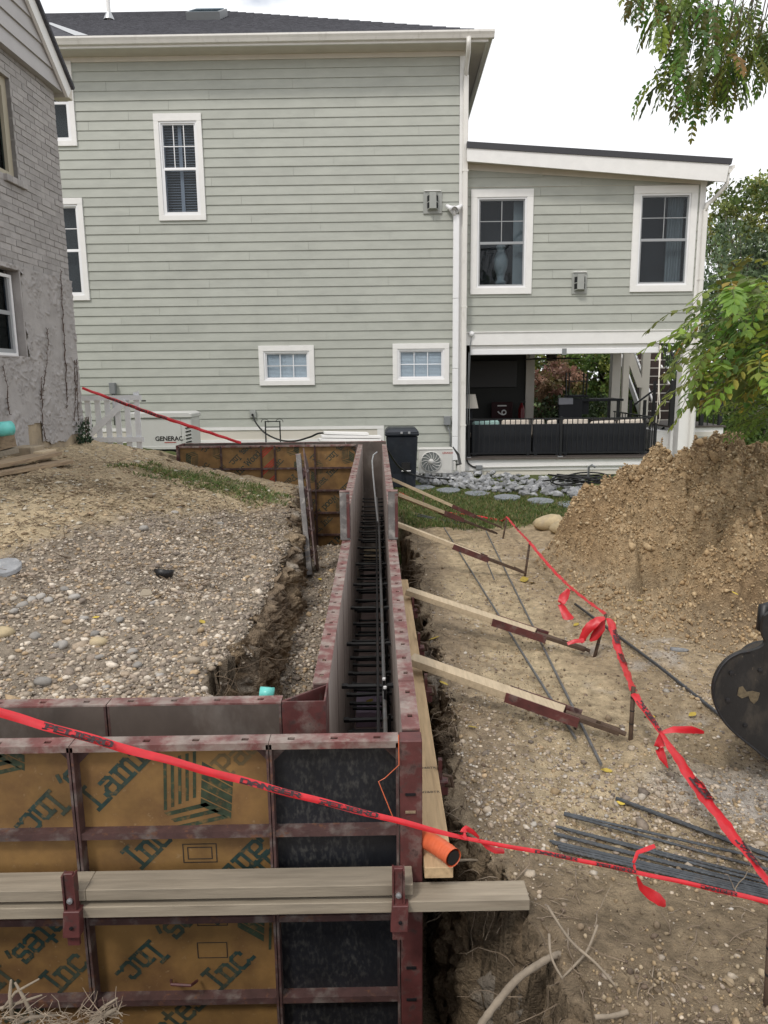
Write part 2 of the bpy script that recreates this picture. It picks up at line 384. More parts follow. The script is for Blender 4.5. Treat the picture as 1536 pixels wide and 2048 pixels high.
mat('wicker', (0.008, 0.01, 0.014), 0.7, 0.3, 30, 0.3, 60, 0.004)
mat('cushion', (0.62, 0.55, 0.47), 0.95, 0.08, 12, 0.2, 40, 0.004)
mat('cushion_teal', (0.3, 0.45, 0.42), 0.95, 0.1, 12, 0.2, 40, 0.004)
mat('deck', (0.09, 0.075, 0.065), 0.8, 0.2, 8, 0.2, 50, 0.003)
mat('tread', (0.05, 0.032, 0.026), 0.75, 0.2, 8, 0.2, 50, 0.003)
mat('house_shade_wall', (0.035, 0.036, 0.034), 0.8, 0.05, 4, 0.0)  # siding tone darkened: the porch's deep shade is put into this colour
mat('jersey', (0.028, 0.005, 0.007), 0.8, 0.1, 9, 0.0)  # red cloth darkened, deep recess shade included in the colour
mat('extinguisher', (0.16, 0.006, 0.01), 0.35, 0.05, 9, 0.0)
mat('lamp_shade', (0.75, 0.7, 0.62), 0.9, 0.03, 9, 0.0)
mat('picket', (0.72, 0.73, 0.75), 0.6, 0.06, 12, 0.15, 60, 0.002, col2=(0.5, 0.48, 0.44), s2=12, t2=(0.6, 0.75), amt2=0.5)
mat('pvc_teal', (0.16, 0.6, 0.55), 0.35, 0.05, 9, 0.0)
mat('pipe_orange', (0.62, 0.12, 0.045), 0.45, 0.1, 20, 0.1, 60, 0.002)
mat('stone_grey', (0.25, 0.255, 0.265), 0.85, 0.25, 14, 0.6, 50, 0.008, rnd=0.35, col2=(0.42, 0.42, 0.41), s2=12, t2=(0.5, 0.7))
mat('boulder', (0.45, 0.36, 0.22), 0.9, 0.2, 9, 0.5, 40, 0.01, rnd=0.1, col2=(0.36, 0.3, 0.22), s2=6, t2=(0.5, 0.7))
mat('cobble', (0.3, 0.28, 0.255), 0.85, 0.2, 25, 0.4, 90, 0.004, rnd=0.25)
mat('flagstone', (0.2, 0.215, 0.235), 0.8, 0.12, 12, 0.3, 50, 0.003, rnd=0.08)
mat('bark', (0.10, 0.082, 0.065), 0.9, 0.3, 12, 0.7, 40, 0.012, stretch=(1, 1, 0.3))
mat('root', (0.2, 0.15, 0.105), 0.9, 0.3, 30, 0.3, 90, 0.003, col2=(0.3, 0.25, 0.19), s2=9, t2=(0.5, 0.7))
mat('root_big', (0.24, 0.195, 0.145), 0.9, 0.25, 16, 0.6, 60, 0.006)
mat('foam', (0.46, 0.36, 0.46), 0.8, 0.1, 8, 0.1, 50, 0.002)
mat('stalk', (0.10, 0.12, 0.045), 0.8, 0.2, 30, 0.0)
mat('twig', (0.16, 0.115, 0.075), 0.95, 0.3, 30, 0.0)
mat('dead_leaf', (0.45, 0.33, 0.05), 0.7, 0.25, 30, 0.2, 60, 0.003, rnd=0.25)
mat('terracotta', (0.33, 0.28, 0.21), 0.85, 0.15, 14, 0.2, 60, 0.003)
mat('wire_orange', (0.6, 0.14, 0.06), 0.5, 0.1, 9, 0.0)
leaf_mat('leaf', 'tint', 0.35)
leaf_mat('leaf_single', 'object', 0.35)
# ---------------------------------------------------------------- key lines of the formwork (metres from the eye)
ZT, ZU, ZB = -1.10, -0.86, -2.50            # top of the low forms, top of the high forms, top of the footing
XL, XR = -0.19, 0.068                       # inner faces of the two long rows
TH = 0.058                                  # depth of a form panel
Y_F = 2.085                                 # outer face of the row that faces the camera
Y_STEP, Y_FAR = 5.0, 9.72                   # where the forms step up, near face of the far return

# ---------------------------------------------------------------- ground heights
def tps(pts):
    P = np.array(pts, float); n = len(P)
    def U(r2): return np.where(r2 > 1e-12, r2 * np.log(r2 + 1e-12), 0)
    d2 = ((P[:, None, :2] - P[None, :, :2]) ** 2).sum(-1)
    K = U(d2) + np.eye(n) * 0.05; Q = np.c_[np.ones(n), P[:, :2]]
    A = np.block([[K, Q], [Q.T, np.zeros((3, 3))]])
    w = np.linalg.solve(A, np.r_[P[:, 2], 0, 0, 0])
    def f(x, y):
        s = w[n] + w[n + 1] * x + w[n + 2] * y
        for i in range(n): s = s + w[i] * U((x - P[i, 0]) ** 2 + (y - P[i, 1]) ** 2)
        return s
    return f
_mound = tps([(-.65, 3.4, -1.30), (-.62, 4.3, -1.33), (-.65, 5.6, -1.32), (-.8, 6.9, -1.34), (-.97, 8.8, -1.33), (-1.8, 9.2, -1.18), (-2.5, 9.4, -1.06),
              (-3.0, 9.5, -.90), (-3.8, 9.0, -.72), (-3.8, 8.0, -.71), (-3.1, 6.2, -.75), (-2.4, 5.1, -.87), (-1.95, 3.73, -1.27), (-1.5, 4.0, -1.25),
              (-1.5, 5.5, -1.10), (-1.5, 7.0, -1.10), (-1.2, 2.6, -1.38), (-2.2, 2.6, -1.40), (-.6, 2.6, -1.40), (-3.0, 3.5, -1.12), (-4.5, 4.0, -.92),
              (-6.0, 8.0, -.72), (-3.2, 11.0, -1.05), (-1.0, 10.6, -1.55), (-5.0, 11.0, -.95), (-4, 14, -1.35), (-8, 13, -1.2), (-8, 3, -1.0)])
def z_right(x, y):
    return np.interp(y, [-6, 1.0, 2.0, 3.3, 6.0, 9.6, 12, 15.2, 20, 60, 400], [-1.62, -1.62, -1.68, -1.72, -1.80, -1.98, -2.02, -2.06, -2.2, -3.0, -6.0])
def bank_r(y): return np.interp(y, [1.2, 1.5, 1.9, 2.2, 2.6, 3.15, 4.0, 5.0, 6.0, 10.5], [.62, .58, .48, .36, .31, .31, .33, .34, .36, .42])
def bank_l(y): return -0.20 * np.exp(-((y - 3.12) / .24) ** 2) + np.interp(y, [2.4, 3.2, 3.45, 4.3, 5.6, 6.9, 8.8, 10.0], [-.50, -.58, -.66, -.62, -.66, -.80, -.98, -1.02])
def floor_l(y): return np.interp(y, [2.4, 2.9, 3.3, 4.1, 5.5, 7.0, 8.6, 9.8], [-2.0, -2.0, -1.85, -1.64, -1.62, -1.75, -1.98, -2.30])
def ground_z(x, y, detail=True):
    x = np.asarray(x, float); y = np.asarray(y, float)
    nb = fbm(x, y, 3.2, 4, 0.55, 3.0); nf = fbm(x, y, 14.0, 4, 0.6, 8.0)
    zr = z_right(x, y) + (0.045 * nb + .03 * fbm(x, y, 1.2, 2, .5, 44.0)) * (np.abs(y) < 12)
    zr = zr + 0.05 * sstep(.9, .35, x) * sstep(1.5, 3, y) * sstep(9, 6, y)
    zm = _mound(x, np.minimum(y, 14.0)) + 0.05 * nb
    # left mound joins the level ground far off to the left and behind the far return
    back = sstep(10.2, 12.5, y) * sstep(-3.6, -1.5, x)
    zm = zm * (1 - back) + zr * back
    left = sstep(-0.45, -0.75, x)
    behind_cam = sstep(2.4, 2.2, y)
    left = left * (1 - behind_cam)
    z = zr * (1 - left) + zm * left
    lump = 0.16 * np.exp(-((x + .78) / .22) ** 2 - ((y - 1.5) / .14) ** 2)      # loose lump on the near brink
    z = z + lump
    # trench floors cut below
    e = 0.17 * nb + 0.08 * nf
    br = bank_r(y) + e * 0.55; bl = bank_l(y) + e * 0.7
    w = 0.028
    in_r = sstep(br, br - w, x) * sstep(.02, .05, x) * sstep(1.44 + e * .4, 1.52 + e * .4, y) * sstep(10.6, 10.45, y)
    z = z * (1 - in_r) + (-2.47 + 0.05 * nb + sstep(.0, .25, .0) * 0) * in_r
    in_l = sstep(bl, bl + w, x) * sstep(.0, -.03, x) * sstep(2.36, 2.40, y) * sstep(10.3, 10.2, y)
    z = z * (1 - in_l) + (floor_l(y) + 0.03 * nb) * in_l
    in_w = sstep(XL - TH - .01, XL - TH + .01, x) * sstep(XR + TH + .03, XR + TH + .01, x) * sstep(2.05, 2.07, y) * sstep(10.2, 10.18, y)
    z = np.where(in_w > .5, -2.56, z)
    near = sstep(br, br - w, x) * sstep(1.44 + e * .4 - lump * .3, 1.50 + e * .4 - lump * .3, y) * sstep(2.42, 2.38, y)   # trench in front of and under the near return
    z = z * (1 - near) + (-2.56) * near
    far = sstep(-2.95, -2.85, x) * sstep(.2, .1, x) * sstep(Y_FAR - .06, Y_FAR - .0, y) * sstep(10.25, 10.15, y)
    z = z * (1 - far) + (-2.40) * far
    if detail:
        steep = np.clip(in_l * (1 - in_l) * 4 + in_r * (1 - in_r) * 4 + near * (1 - near) * 4, 0, 1)
        z = z + 0.020 * nf * sstep(16, 10, y) * (1 - in_w) + 0.09 * nf * steep
    return z
GZ = lambda x, y: float(ground_z(np.array([x]), np.array([y]))[0])

def _axis(parts):
    out = []
    for a, b, st in parts:
        out += list(np.arange(a, b, st))
    return np.array(out + [parts[-1][1]])
_gx = _axis([(-400, -60, 85), (-60, -12, 8), (-12, -4, .25), (-4, -1.3, .032), (-1.3, .75, .0125), (.75, 3.2, .03), (3.2, 9, .3), (9, 60, 8.5), (60, 400, 85)])
_gy = _axis([(-40, -4, 6), (-4, 1.2, .2), (1.2, 3.2, .0125), (3.2, 5.5, .02), (5.5, 10.6, .036), (10.6, 16, .12), (16, 60, 2.2), (60, 900, 60)])
GX, GY = np.meshgrid(_gx, _gy)
_Z = ground_z(GX, GY)
_nx, _ny = len(_gx), len(_gy)
# roughen the steep banks sideways too
_gzx = np.gradient(_Z, _gx, axis=1); _gzy = np.gradient(_Z, _gy, axis=0)
_st = np.clip((np.hypot(_gzx, _gzy) - 1.0) / 3, 0, 1) * (np.abs(GX) < 1.6) * (GY < 10.2)
_VX = GX + _st * 0.10 * fbm(GY, _Z, 8, 4, .6, 21.0) ; _VY = GY + _st * 0.05 * fbm(GX, _Z, 12, 4, .6, 5.0)
# soil kinds
TAN = np.array([.365, .28, .18]); PALE = np.array([.51, .41, .265]); GRAVEL = np.array([.27, .225, .175]); CHALK = np.array([.42, .39, .36])
DARK = np.array([.175, .13, .085]); TURF = np.array([.10, .12, .04]); HUMUS = np.array([.185, .14, .092])
def lerp(c, d, t): return c * (1 - t[..., None]) + d * t[..., None]
def gravel_edge(x, y, n1): return sstep(.45, -.35, y + .5 * n1 - (4.45 + np.clip(x + 2.3, -2, 2) * 2.0))
def soil_colour(x, y):
    n1 = fbm(x, y, 1.1, 3, .5, 2.0); n2 = fbm(x, y, 5.0, 4, .6, 14.0)
    n3 = fbm(x, y, 2.3, 4, .6, 33.0)
    c = np.broadcast_to(TAN, x.shape + (3,)).copy()
    c = lerp(c, np.array([.31, .24, .155]), np.clip(.5 + 1.6 * n3, 0, 1) * .7)
    c = lerp(c, np.array([.255, .20, .14]), sstep(.85, .55, x + .15 * n1) * sstep(.2, .3, x) * .75)
    path = sstep(.5, .15, np.abs(x - 1.0 - .25 * n1)) * sstep(9.4, 8, y)
    c = lerp(c, PALE, np.clip(path * (.65 + .9 * n2), 0, 1) * .85)
    c = lerp(c, PALE, np.clip(.4 + 1.2 * n1, 0, 1) * .8 * sstep(-.9, -1.4, x) * sstep(3.5, 4.5, y))
    c = lerp(c, CHALK, sstep(.0, .45, n2 + .5 * n1 - .25) * sstep(.6, 1.4, x) * .6)
    c = lerp(c, CHALK, sstep(.75, .25, np.hypot((x - 1.55) / .8, (y - 2.75) / .45)) * .75)          # pale crushed stone on the right
    c = lerp(c, HUMUS, sstep(2.7, 2.0, y) * sstep(.3, .5, x) * .85)                                 # darker spoil near the camera
    c = lerp(c, GRAVEL, sstep(-.3, -.5, x) * gravel_edge(x, y, n1))                                  # pebbles on the left mound
    c = lerp(c, GRAVEL, sstep(-1.1, -.9, x) * sstep(.0, -.2, x) * sstep(10, 9, y) * .8)
    g = sstep(.95, .45, np.hypot((x + 1.75) / 1.0, (y - 7.6) / .75) + .5 * n2) * sstep(-.5, -.9, x)
    c = lerp(c, TURF * 1.2, g * .7)                                                                  # patch of grass at the bank
    lawn = sstep(9.4, 9.75, y + .25 * n1 + .15 * n2) * sstep(.2, .5, x)
    lawn = np.maximum(lawn, sstep(10.3, 10.9, y)); c = lerp(c * 1.14, TURF, lawn)
    return c
_C = soil_colour(GX, GY)
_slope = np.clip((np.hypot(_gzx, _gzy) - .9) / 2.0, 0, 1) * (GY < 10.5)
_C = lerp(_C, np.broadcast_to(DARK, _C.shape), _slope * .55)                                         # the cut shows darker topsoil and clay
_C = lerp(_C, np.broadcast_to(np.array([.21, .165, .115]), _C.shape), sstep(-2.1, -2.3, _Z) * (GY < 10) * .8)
_V = np.stack([_VX, _VY, _Z], -1).reshape(-1, 3)
_i = (np.arange(_ny - 1)[:, None] * _nx + np.arange(_nx - 1)[None]).ravel()
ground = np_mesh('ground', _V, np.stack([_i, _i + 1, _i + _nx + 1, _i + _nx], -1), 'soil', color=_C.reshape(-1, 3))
tag(ground, kind='structure')

# ---------------------------------------------------------------- loose pebbles
rs = np.random.RandomState(11)
PEB = np.array([1.36, 1.33, 1.28]) * np.array([[.27, .22, .17], [.31, .265, .215], [.21, .175, .145], [.35, .30, .24], [.16, .135, .115], [.30, .225, .145], [.40, .36, .31], [.235, .195, .16]])
def pebbles(name, n, xr, yr, keep, size, label, pal=PEB, flat=.10, sink=.34, squash=.58, sig=.47, tv=None, tf=None, smooth=True):
    # density follows the distance so that near and far carry about the same number of lumps per patch of view
    x = rs.uniform(xr[0], xr[1], n * 4); u = rs.rand(n * 4)
    y = (1 / yr[0] + u * (1 / yr[1] - 1 / yr[0])) ** -1
    k = keep(x, y) > rs.rand(n * 4); x, y = x[k][:n], y[k][:n]; n = len(x)
    s = size * np.exp(rs.randn(n) * sig); S = np.stack([s, s * rs.uniform(.65, 1, n), s * squash * rs.uniform(.7, 1.2, n)], -1)
    z = ground_z(x, y) + S[:, 2] * (1 - sink * 2)
    c = pal[rs.randint(0, len(pal), n)] * rs.uniform(.65, 1.25, (n, 1))
    o = scatter_mesh(name, np.stack([x, y, z], -1), S, 'pebble', rs, c, flat=flat, tv=tv, tf=tf, smooth=smooth)
    return tag(o, label, 'gravel', kind='stuff')
def _on_mound(x, y):
    n1 = fbm(x, y, 1.1, 3, .5, 2.0)
    return (x < bank_l(y) + .02) * gravel_edge(x, y, n1) * np.clip(.25 + 1.5 * vnoise(x * 2.6 + 5, y * 2.6) * vnoise(x * .9, y * .9 + 3) * 2, .15, 1)
pebbles('mound_gravel', 33000, (-3.2, -.45), (2.46, 7.6), _on_mound, .0078, 'grey brown pebbles covering the mound left of the trench')
pebbles('trench_gravel', 6000, (-1.0, -.26), (2.5, 9.4), lambda x, y: (x > bank_l(y) + .06) * (y > 3.0), .0095, 'fine gravel on the trench floor along the forms', pal=PEB * .95, tv=OCT_V, tf=OCT_F)
def _on_right(x, y):
    n1 = fbm(x, y, 1.6, 3, .5, 4.0)
    return (x > bank_r(y) + .03) * np.clip(.35 + .9 * n1 + .45 * (np.hypot((x - 1.5) / .8, (y - 2.8) / .6) < 1) + .35 * (x < .9) * (y < 4.5) * (y > 2.4), 0, 1) * sstep(9.2, 8.2, y) * (.12 + .88 * sstep(2.0, 2.6, y))
pebbles('work_path_gravel', 14000, (.3, 2.6), (1.5, 9.2), _on_right, .0056, 'scattered small stones on the trodden earth right of the forms', pal=np.vstack([PEB * .95, PEB[:4], [[.3, .22, .13], [.36, .27, .16], [.46, .42, .37]]]))
pebbles('earth_crumbs', 14000, (.34, 2.2), (1.2, 8.6), lambda x, y: .8 * (x > bank_r(y) + .02) * (.35 + (vnoise(x * 3.1, y * 3.1) > .45)), .0036, 'brown crumbs of earth strewn over the ground beside the braces', pal=np.array([[.2, .15, .1], [.26, .2, .13], [.34, .27, .18], [.15, .11, .08], [.3, .22, .13]]), smooth=False, squash=.7, flat=1.0, sig=.55)
pebbles('dirt_chips', 12000, (-3.9, -.9), (4.0, 10.0), lambda x, y: (1 - gravel_edge(x, y, 0)) * (x > -3.7) * (x < bank_l(y)), .009, 'flat clods and chips on the trodden dirt beside the brick house', tv=OCT_V, tf=OCT_F, smooth=False, sig=.6, pal=np.array([[.4, .3, .19], [.46, .36, .24], [.3, .22, .14], [.5, .45, .36]]), squash=.3)
# the cut faces: ragged sheets of earth standing in front of the steep ground
def cut_bank(name, side, y0, y1, bank, zlow, seed, amp):
    ys = [y0]
    while ys[-1] < y1: ys.append(ys[-1] + max(.010, ys[-1] * .0048))
    ys = np.array(ys); nz = 78; t = np.linspace(0, 1, nz); Y, T = np.meshgrid(ys, t)
    b = bank(Y); ztop = ground_z(b + side * .10, Y) + .004; Zz = ztop + (zlow(Y) - ztop) * T
    wy = Y + .05 * fbm(Y, Zz, 5, 3, .5, seed); wz = Zz + .05 * fbm(Y, Zz, 5, 3, .5, seed + 7)
    big = fbm(wy, wz, 3.4, 3, .55, seed + 1); bil = 1 - np.abs(fbm(wy, wz * 1.2, 9.0, 4, .6, seed + 2)) * 3.0; fine = fbm(Y, Zz, 34, 3, .6, seed + 3); crack = np.clip(np.abs(fbm(wy * 1.0, wz * .45, 7.0, 3, .55, seed + 4)) * 5, 0, 1)
    ends = sstep(0, .06, T) * (.55 + .45 * sstep(1.0, .75, T))
    out = amp * (.9 * big + .50 * (bil - .3) + .30 * fine - .55 * (1 - crack))
    e = 0.17 * fbm(b, Y, 3.2, 4, .55, 3.0) * (.55 if side > 0 else .7)
    X = b + e - side * (.012 + out * ends) + side * .05 * (1 - sstep(0, .10, T)) - side * .07 * T ** 2
    V = np.stack([X, Y + .02 * fine, Zz + .02 * big], -1).reshape(-1, 3); ny = len(ys)
    i = (np.arange(nz - 1)[:, None] * ny + np.arange(ny - 1)[None]).ravel()
    c = np.broadcast_to(np.array([.21, .155, .10]), X.shape + (3,)); c = lerp(c, np.array([.31, .24, .16]), np.clip(.35 + 1.6 * big, 0, 1) * .8); c = lerp(c, np.array([.14, .105, .075]), np.clip(1.6 * fbm(Y, Zz, 2.2, 3, .5, seed + 9), 0, 1)); c = lerp(c, np.array([.34, .31, .27]), sstep(.25, .5, fbm(Y, Zz, 4.2, 3, .6, seed + 11)) * .6)
    if side < 0: c = np.clip(c * 1.4, 0, .5)
    return tag(np_mesh(name, V, np.stack([i, i + 1, i + ny + 1, i + ny], -1), 'soil', None, True, c.reshape(-1, 3)), kind='structure')
cut_bank('cut_bank', 1, 1.36, 7.4, bank_r, lambda y: -2.45 + 0 * y, 11.0, .085)
cut_bank('cut_bank', -1, 2.46, 9.5, bank_l, lambda y: floor_l(y) - .02, 57.0, .07)
# single larger stones on the mound
_st = MB(); _st.add(ICO2_V * np.array([1, .8, .6]) * (1 + .12 * np.sin(ICO2_V[:, [1]] * 5 + ICO2_V[:, [0]] * 3)), ICO2_F)
_st0 = None
for k, (px, py, w) in enumerate([(195, 1288, 22), (70, 1275, 24), (88, 1368, 34), (125, 1293, 26), (150, 1217, 22), (65, 1222, 20), (45, 1213, 22), (100, 1224, 20), (220, 1142, 14),
                                 (168, 1252, 20), (190, 1270, 20), (200, 1322, 18), (275, 1333, 22), (210, 1378, 18), (30, 1240, 20), (320, 1352, 16), (285, 1038, 24), (350, 1027, 16),
                                 (360, 1025, 14), (95, 1093, 18), (255, 1150, 12), (305, 1208, 16), (130, 1180, 18), (80, 1180, 22), (440, 1040, 14), (240, 1247, 18), (265, 1305, 20)]):
    p = None
    for _it in range(30):
        zg = -1.2 if p is None else GZ(p.x, p.y); p = at_z(px, py, zg)
    d = p.length; r_ = w / 2 / F_PX * d
    if _st0 is None:
        o = _st.build('cobble_stone', 'cobble', None, local=True, smooth=True); _st0 = o
    else: o = share(_st0, 'cobble_stone')
    o.location = (p.x, p.y, GZ(p.x, p.y) + r_ * .25); o.scale = (r_, r_, r_ * .9); o.rotation_euler = (.2 * math.sin(k), .2 * math.cos(k * 2), k * 1.7)
    tag(o, 'rounded grey cobble lying among the smaller pebbles of the mound', 'stone', 'cobbles on the gravel mound')
# ---------------------------------------------------------------- lettering in slab strokes
GLY = {
 'P': (.80, [[(.02, 0), (.40, 0)], [(.2, 0), (.2, 1)], [(.02, 1), (.58, 1), (.74, .86), (.74, .60), (.58, .46), (.2, .46)]]),
 'a': (.72, [[(.12, .68), (.46, .68), (.56, .58), (.56, 0), (.68, 0)], [(.56, .42), (.2, .42), (.1, .32), (.1, .1), (.2, 0), (.44, 0), (.56, .12)]]),
 'c': (.66, [[(.58, .52), (.58, .60), (.5, .68), (.2, .68), (.1, .58), (.1, .1), (.2, 0), (.5, 0), (.6, .1)]]),
 'i': (.44, [[(.06, .68), (.22, .68), (.22, 0)], [(.04, 0), (.4, 0)], [(.14, .92), (.30, .92)]]),
 'f': (.52, [[(.2, 0), (.2, .88), (.3, 1), (.5, 1)], [(.04, .66), (.44, .66)], [(.04, 0), (.38, 0)]]),
 'W': (1.1, [[(.02, 1), (.26, 1)], [(.14, 1), (.30, 0), (.55, .8), (.80, 0), (.96, 1)], [(.84, 1), (1.08, 1)]]),
 'o': (.70, [[(.2, 0), (.5, 0), (.6, .1), (.6, .58), (.5, .68), (.2, .68), (.1, .58), (.1, .1), (.2, 0)]]),
 'd': (.74, [[(.42, 1), (.58, 1), (.58, 0), (.72, 0)], [(.58, .55), (.46, .68), (.2, .68), (.1, .58), (.1, .1), (.2, 0), (.46, 0), (.58, .13)]]),
 'L': (.76, [[(.02, 1), (.38, 1)], [(.2, 1), (.2, 0)], [(.02, 0), (.70, 0), (.70, .24)]]),
 'm': (1.04, [[(.04, .68), (.18, .68), (.18, 0)], [(.04, 0), (.32, 0)], [(.18, .56), (.3, .68), (.46, .68), (.54, .58), (.54, 0)], [(.42, 0), (.66, 0)], [(.54, .56), (.66, .68), (.8, .68), (.88, .58), (.88, 0), (1.0, 0)]]),
 'n': (.74, [[(.04, .68), (.18, .68), (.18, 0)], [(.04, 0), (.32, 0)], [(.18, .56), (.3, .68), (.48, .68), (.58, .58), (.58, 0), (.72, 0)], [(.46, 0), (.58, 0)]]),
 't': (.52, [[(.2, .95), (.2, .1), (.3, 0), (.46, 0)], [(.04, .68), (.44, .68)]]),
 'e': (.70, [[(.1, .35), (.6, .35), (.6, .58), (.5, .68), (.2, .68), (.1, .58), (.1, .1), (.2, 0), (.5, 0), (.6, .08)]]),
 's': (.64, [[(.54, .54), (.54, .68), (.18, .68), (.1, .6), (.1, .42), (.18, .35), (.46, .35), (.56, .27), (.56, .08), (.46, 0), (.08, 0), (.08, .14)]]),
 'I': (.48, [[(.04, 1), (.42, 1)], [(.23, 1), (.23, 0)], [(.04, 0), (.42, 0)]]),
 ',': (.30, [[(.16, .06), (.06, -.18)]]), '.': (.30, [[(.06, .05), (.20, .05)]]), ' ': (.42, []),
}
GLY.update({
 'D': (.86, [[(.1, 0), (.1, 1), (.55, 1), (.72, .82), (.72, .18), (.55, 0), (.1, 0)]]), 'A': (.88, [[(.08, 0), (.08, .6), (.4, 1), (.72, .6), (.72, 0)], [(.08, .34), (.72, .34)]]),
 'N': (.88, [[(.1, 0), (.1, 1), (.7, 0), (.7, 1)]]), 'G': (.86, [[(.72, .84), (.58, 1), (.22, 1), (.1, .85), (.1, .15), (.22, 0), (.72, 0), (.72, .46), (.42, .46)]]),
 'E': (.78, [[(.68, 0), (.1, 0), (.1, 1), (.68, 1)], [(.1, .5), (.6, .5)]]), 'R': (.86, [[(.1, 0), (.1, 1), (.6, 1), (.72, .86), (.72, .62), (.6, .46), (.1, .46)], [(.42, .46), (.74, 0)]]),
 'O': (.86, [[(.22, 0), (.6, 0), (.72, .15), (.72, .85), (.6, 1), (.22, 1), (.1, .85), (.1, .15), (.22, 0)]])})
def stroke_text(mb, text, origin, ang, cap, y, wt=.155):
    """flat lettering in the local x-z plane at depth y (faces -y)"""
    ca, sa = math.cos(ang), math.sin(ang); cx = 0.0; k = 0
    for ch in text:
        adv, lines = GLY[ch]
        for pl in lines:
            for a, b in zip(pl[:-1], pl[1:]):
                ax, az, bx, bz = a[0] + cx, a[1], b[0] + cx, b[1]
                dx, dz = bx - ax, bz - az; L = math.hypot(dx, dz); dx, dz = dx / L, dz / L
                h = wt / 2; ex = h * .8
                q = [(ax - dx * ex - dz * h, az - dz * ex + dx * h), (ax - dx * ex + dz * h, az - dz * ex - dx * h),
                     (bx + dx * ex + dz * h, bz + dz * ex - dx * h), (bx + dx * ex - dz * h, bz + dz * ex + dx * h)]
                yy = y - .00004 * (k % 40); k += 1
                mb.add([(origin[0] + (u * ca - v * sa) * cap, yy, origin[1] + (u * sa + v * ca) * cap) for u, v in q], [(0, 1, 2, 3)])
        cx += adv
    return cx * cap
def logo(mb, c, s, y, rot=0.0, flip=False):
    """striped cube emblem: upright bars, a striped solid side, slanting floor bars"""
    def P(u, v):
        if flip: u, v = -u, -v
        return (c[0] + (u * math.cos(rot) - v * math.sin(rot)) * s, y, c[1] + (u * math.sin(rot) + v * math.cos(rot)) * s)
    for k in range(5):
        x0 = -.5 + .105 * k; t = .16 + .03 * k
        mb.add([P(x0, -.32 + .045 * k), P(x0 + .045, -.31 + .045 * k), P(x0 + .085, t + .3), P(x0 + .04, t + .29)], [(0, 1, 2, 3)])
    for k in range(3):
        v = -.36 - .10 * k; u0 = -.5 + .09 * k
        mb.add([P(u0, v), P(u0 + .05, v - .05), P(.16 + .12 * k, v + .10), P(.10 + .12 * k, v + .15)], [(0, 1, 2, 3)])
    for k in range(5):
        a, b = k / 5.0, (k + .86) / 5.0
        l0, l1 = (.08 + .12 * 0, .42), (.02, -.28); r0, r1 = (.50, .14), (.44, -.50)
        def E(p, q, t): return (p[0] + (q[0] - p[0]) * t, p[1] + (q[1] - p[1]) * t)
        A, B, C_, D = E(l0, l1, a), E(l0, l1, b), E(r0, r1, b), E(r0, r1, a)
        mb.add([P(*A), P(*B), P(*C_), P(*D)], [(0, 1, 2, 3)])
def clip_build(mb, name, m, parent, x0, x1, z0, z1):
    if not mb.v: return None
    me = bpy.data.meshes.new(name); me.from_pydata(mb.v, [], mb.f)
    bm = bmesh.new(); bm.from_mesh(me)
    for co, no in (((x0, 0, 0), (-1, 0, 0)), ((x1, 0, 0), (1, 0, 0)), ((0, 0, z0), (0, 0, -1)), ((0, 0, z1), (0, 0, 1))):
        bmesh.ops.bisect_plane(bm, geom=bm.verts[:] + bm.edges[:] + bm.faces[:], plane_co=co, plane_no=no, clear_outer=True)
    if not bm.faces: bm.free(); return None
    bm.to_mesh(me); bm.free(); me.materials.append(MATS[m])
    o = bpy.data.objects.new(name, me); COL.objects.link(o); o.parent = parent
    return o

# ---------------------------------------------------------------- a form panel: x = width, z = height, ribs open to -y, smooth face to +y
def form_panel(label, loc, rz, w, h, ply='ply_amber', face='ply_face', ribs=True, prints=None, group=None, gusset=False, tilt=None, top='form_top', slots=True, name='concrete_form'):
    t = thing(name, label, 'form panel', loc, rz, group)
    if tilt: t.rotation_euler = tilt
    r = .009
    for nm, a, b in (('side_rail', .0015, r), ('side_rail', w - r, w - .0015)):
        MB().box(a, b, .0, TH - .0005, 0, h - .006).build(nm, 'form_rail', t, local=True)
    tr = MB(); nsl = max(1, int(round(w / .15))) if slots else 0
    xs = [w * (i + .5) / nsl for i in range(nsl)]
    tr.box(.001, w - .001, 0, .020, h - .006, h); tr.box(.001, w - .001, .036, TH, h - .006, h)
    e = [.001] + [v for x in xs for v in (x - .011, x + .011)] + [w - .001]
    for a, b in zip(e[0::2], e[1::2]): tr.box(a, b, .020, .036, h - .006, h)
    tr.box(.001, w - .001, .0, .004, h - .022, h - .006)
    tr.build('top_rail', top, t, local=True)
    MB().box(.001, w - .001, 0, TH - .014, 0, .007).build('bottom_rail', 'form_rail', t, local=True)
    MB().box(r, w - r, TH - .016, TH - .010, .007, h - .006).build('plywood', ply, t, local=True)
    pf = MB().box(r, w - r, TH - .0098, TH - .001, .007, h - .006).build('plywood_face', face, t, local=True)
    if ribs:
        k = 1
        while h - .305 * k > .05:
            z = h - .305 * k
            MB().box(r, w - r, .004, TH - .016, z - .004, z + .004).box(r, w - r, .004, .008, z - .018, z - .004).build('rib', 'form_rail', t, local=True)
            k += 1
    if gusset:
        for s in (0, 1):
            xa, xb = (r, r + .07) if s == 0 else (w - r, w - r - .07)
            MB().poly_extrude([(xa, TH - .021, h - .007), (xb, TH - .021, h - .007), (xa, TH - .021, h - .08)], (0, .004, 0)).build('gusset', 'form_rail', t, local=True)
    if prints:
        for nm, m, mb in prints:
            clip_build(mb, nm, m, t, r + .001, w - r - .001, .01, h - .008)
    return t
YP = TH - .0166                                     # print lies just proud of the plywood
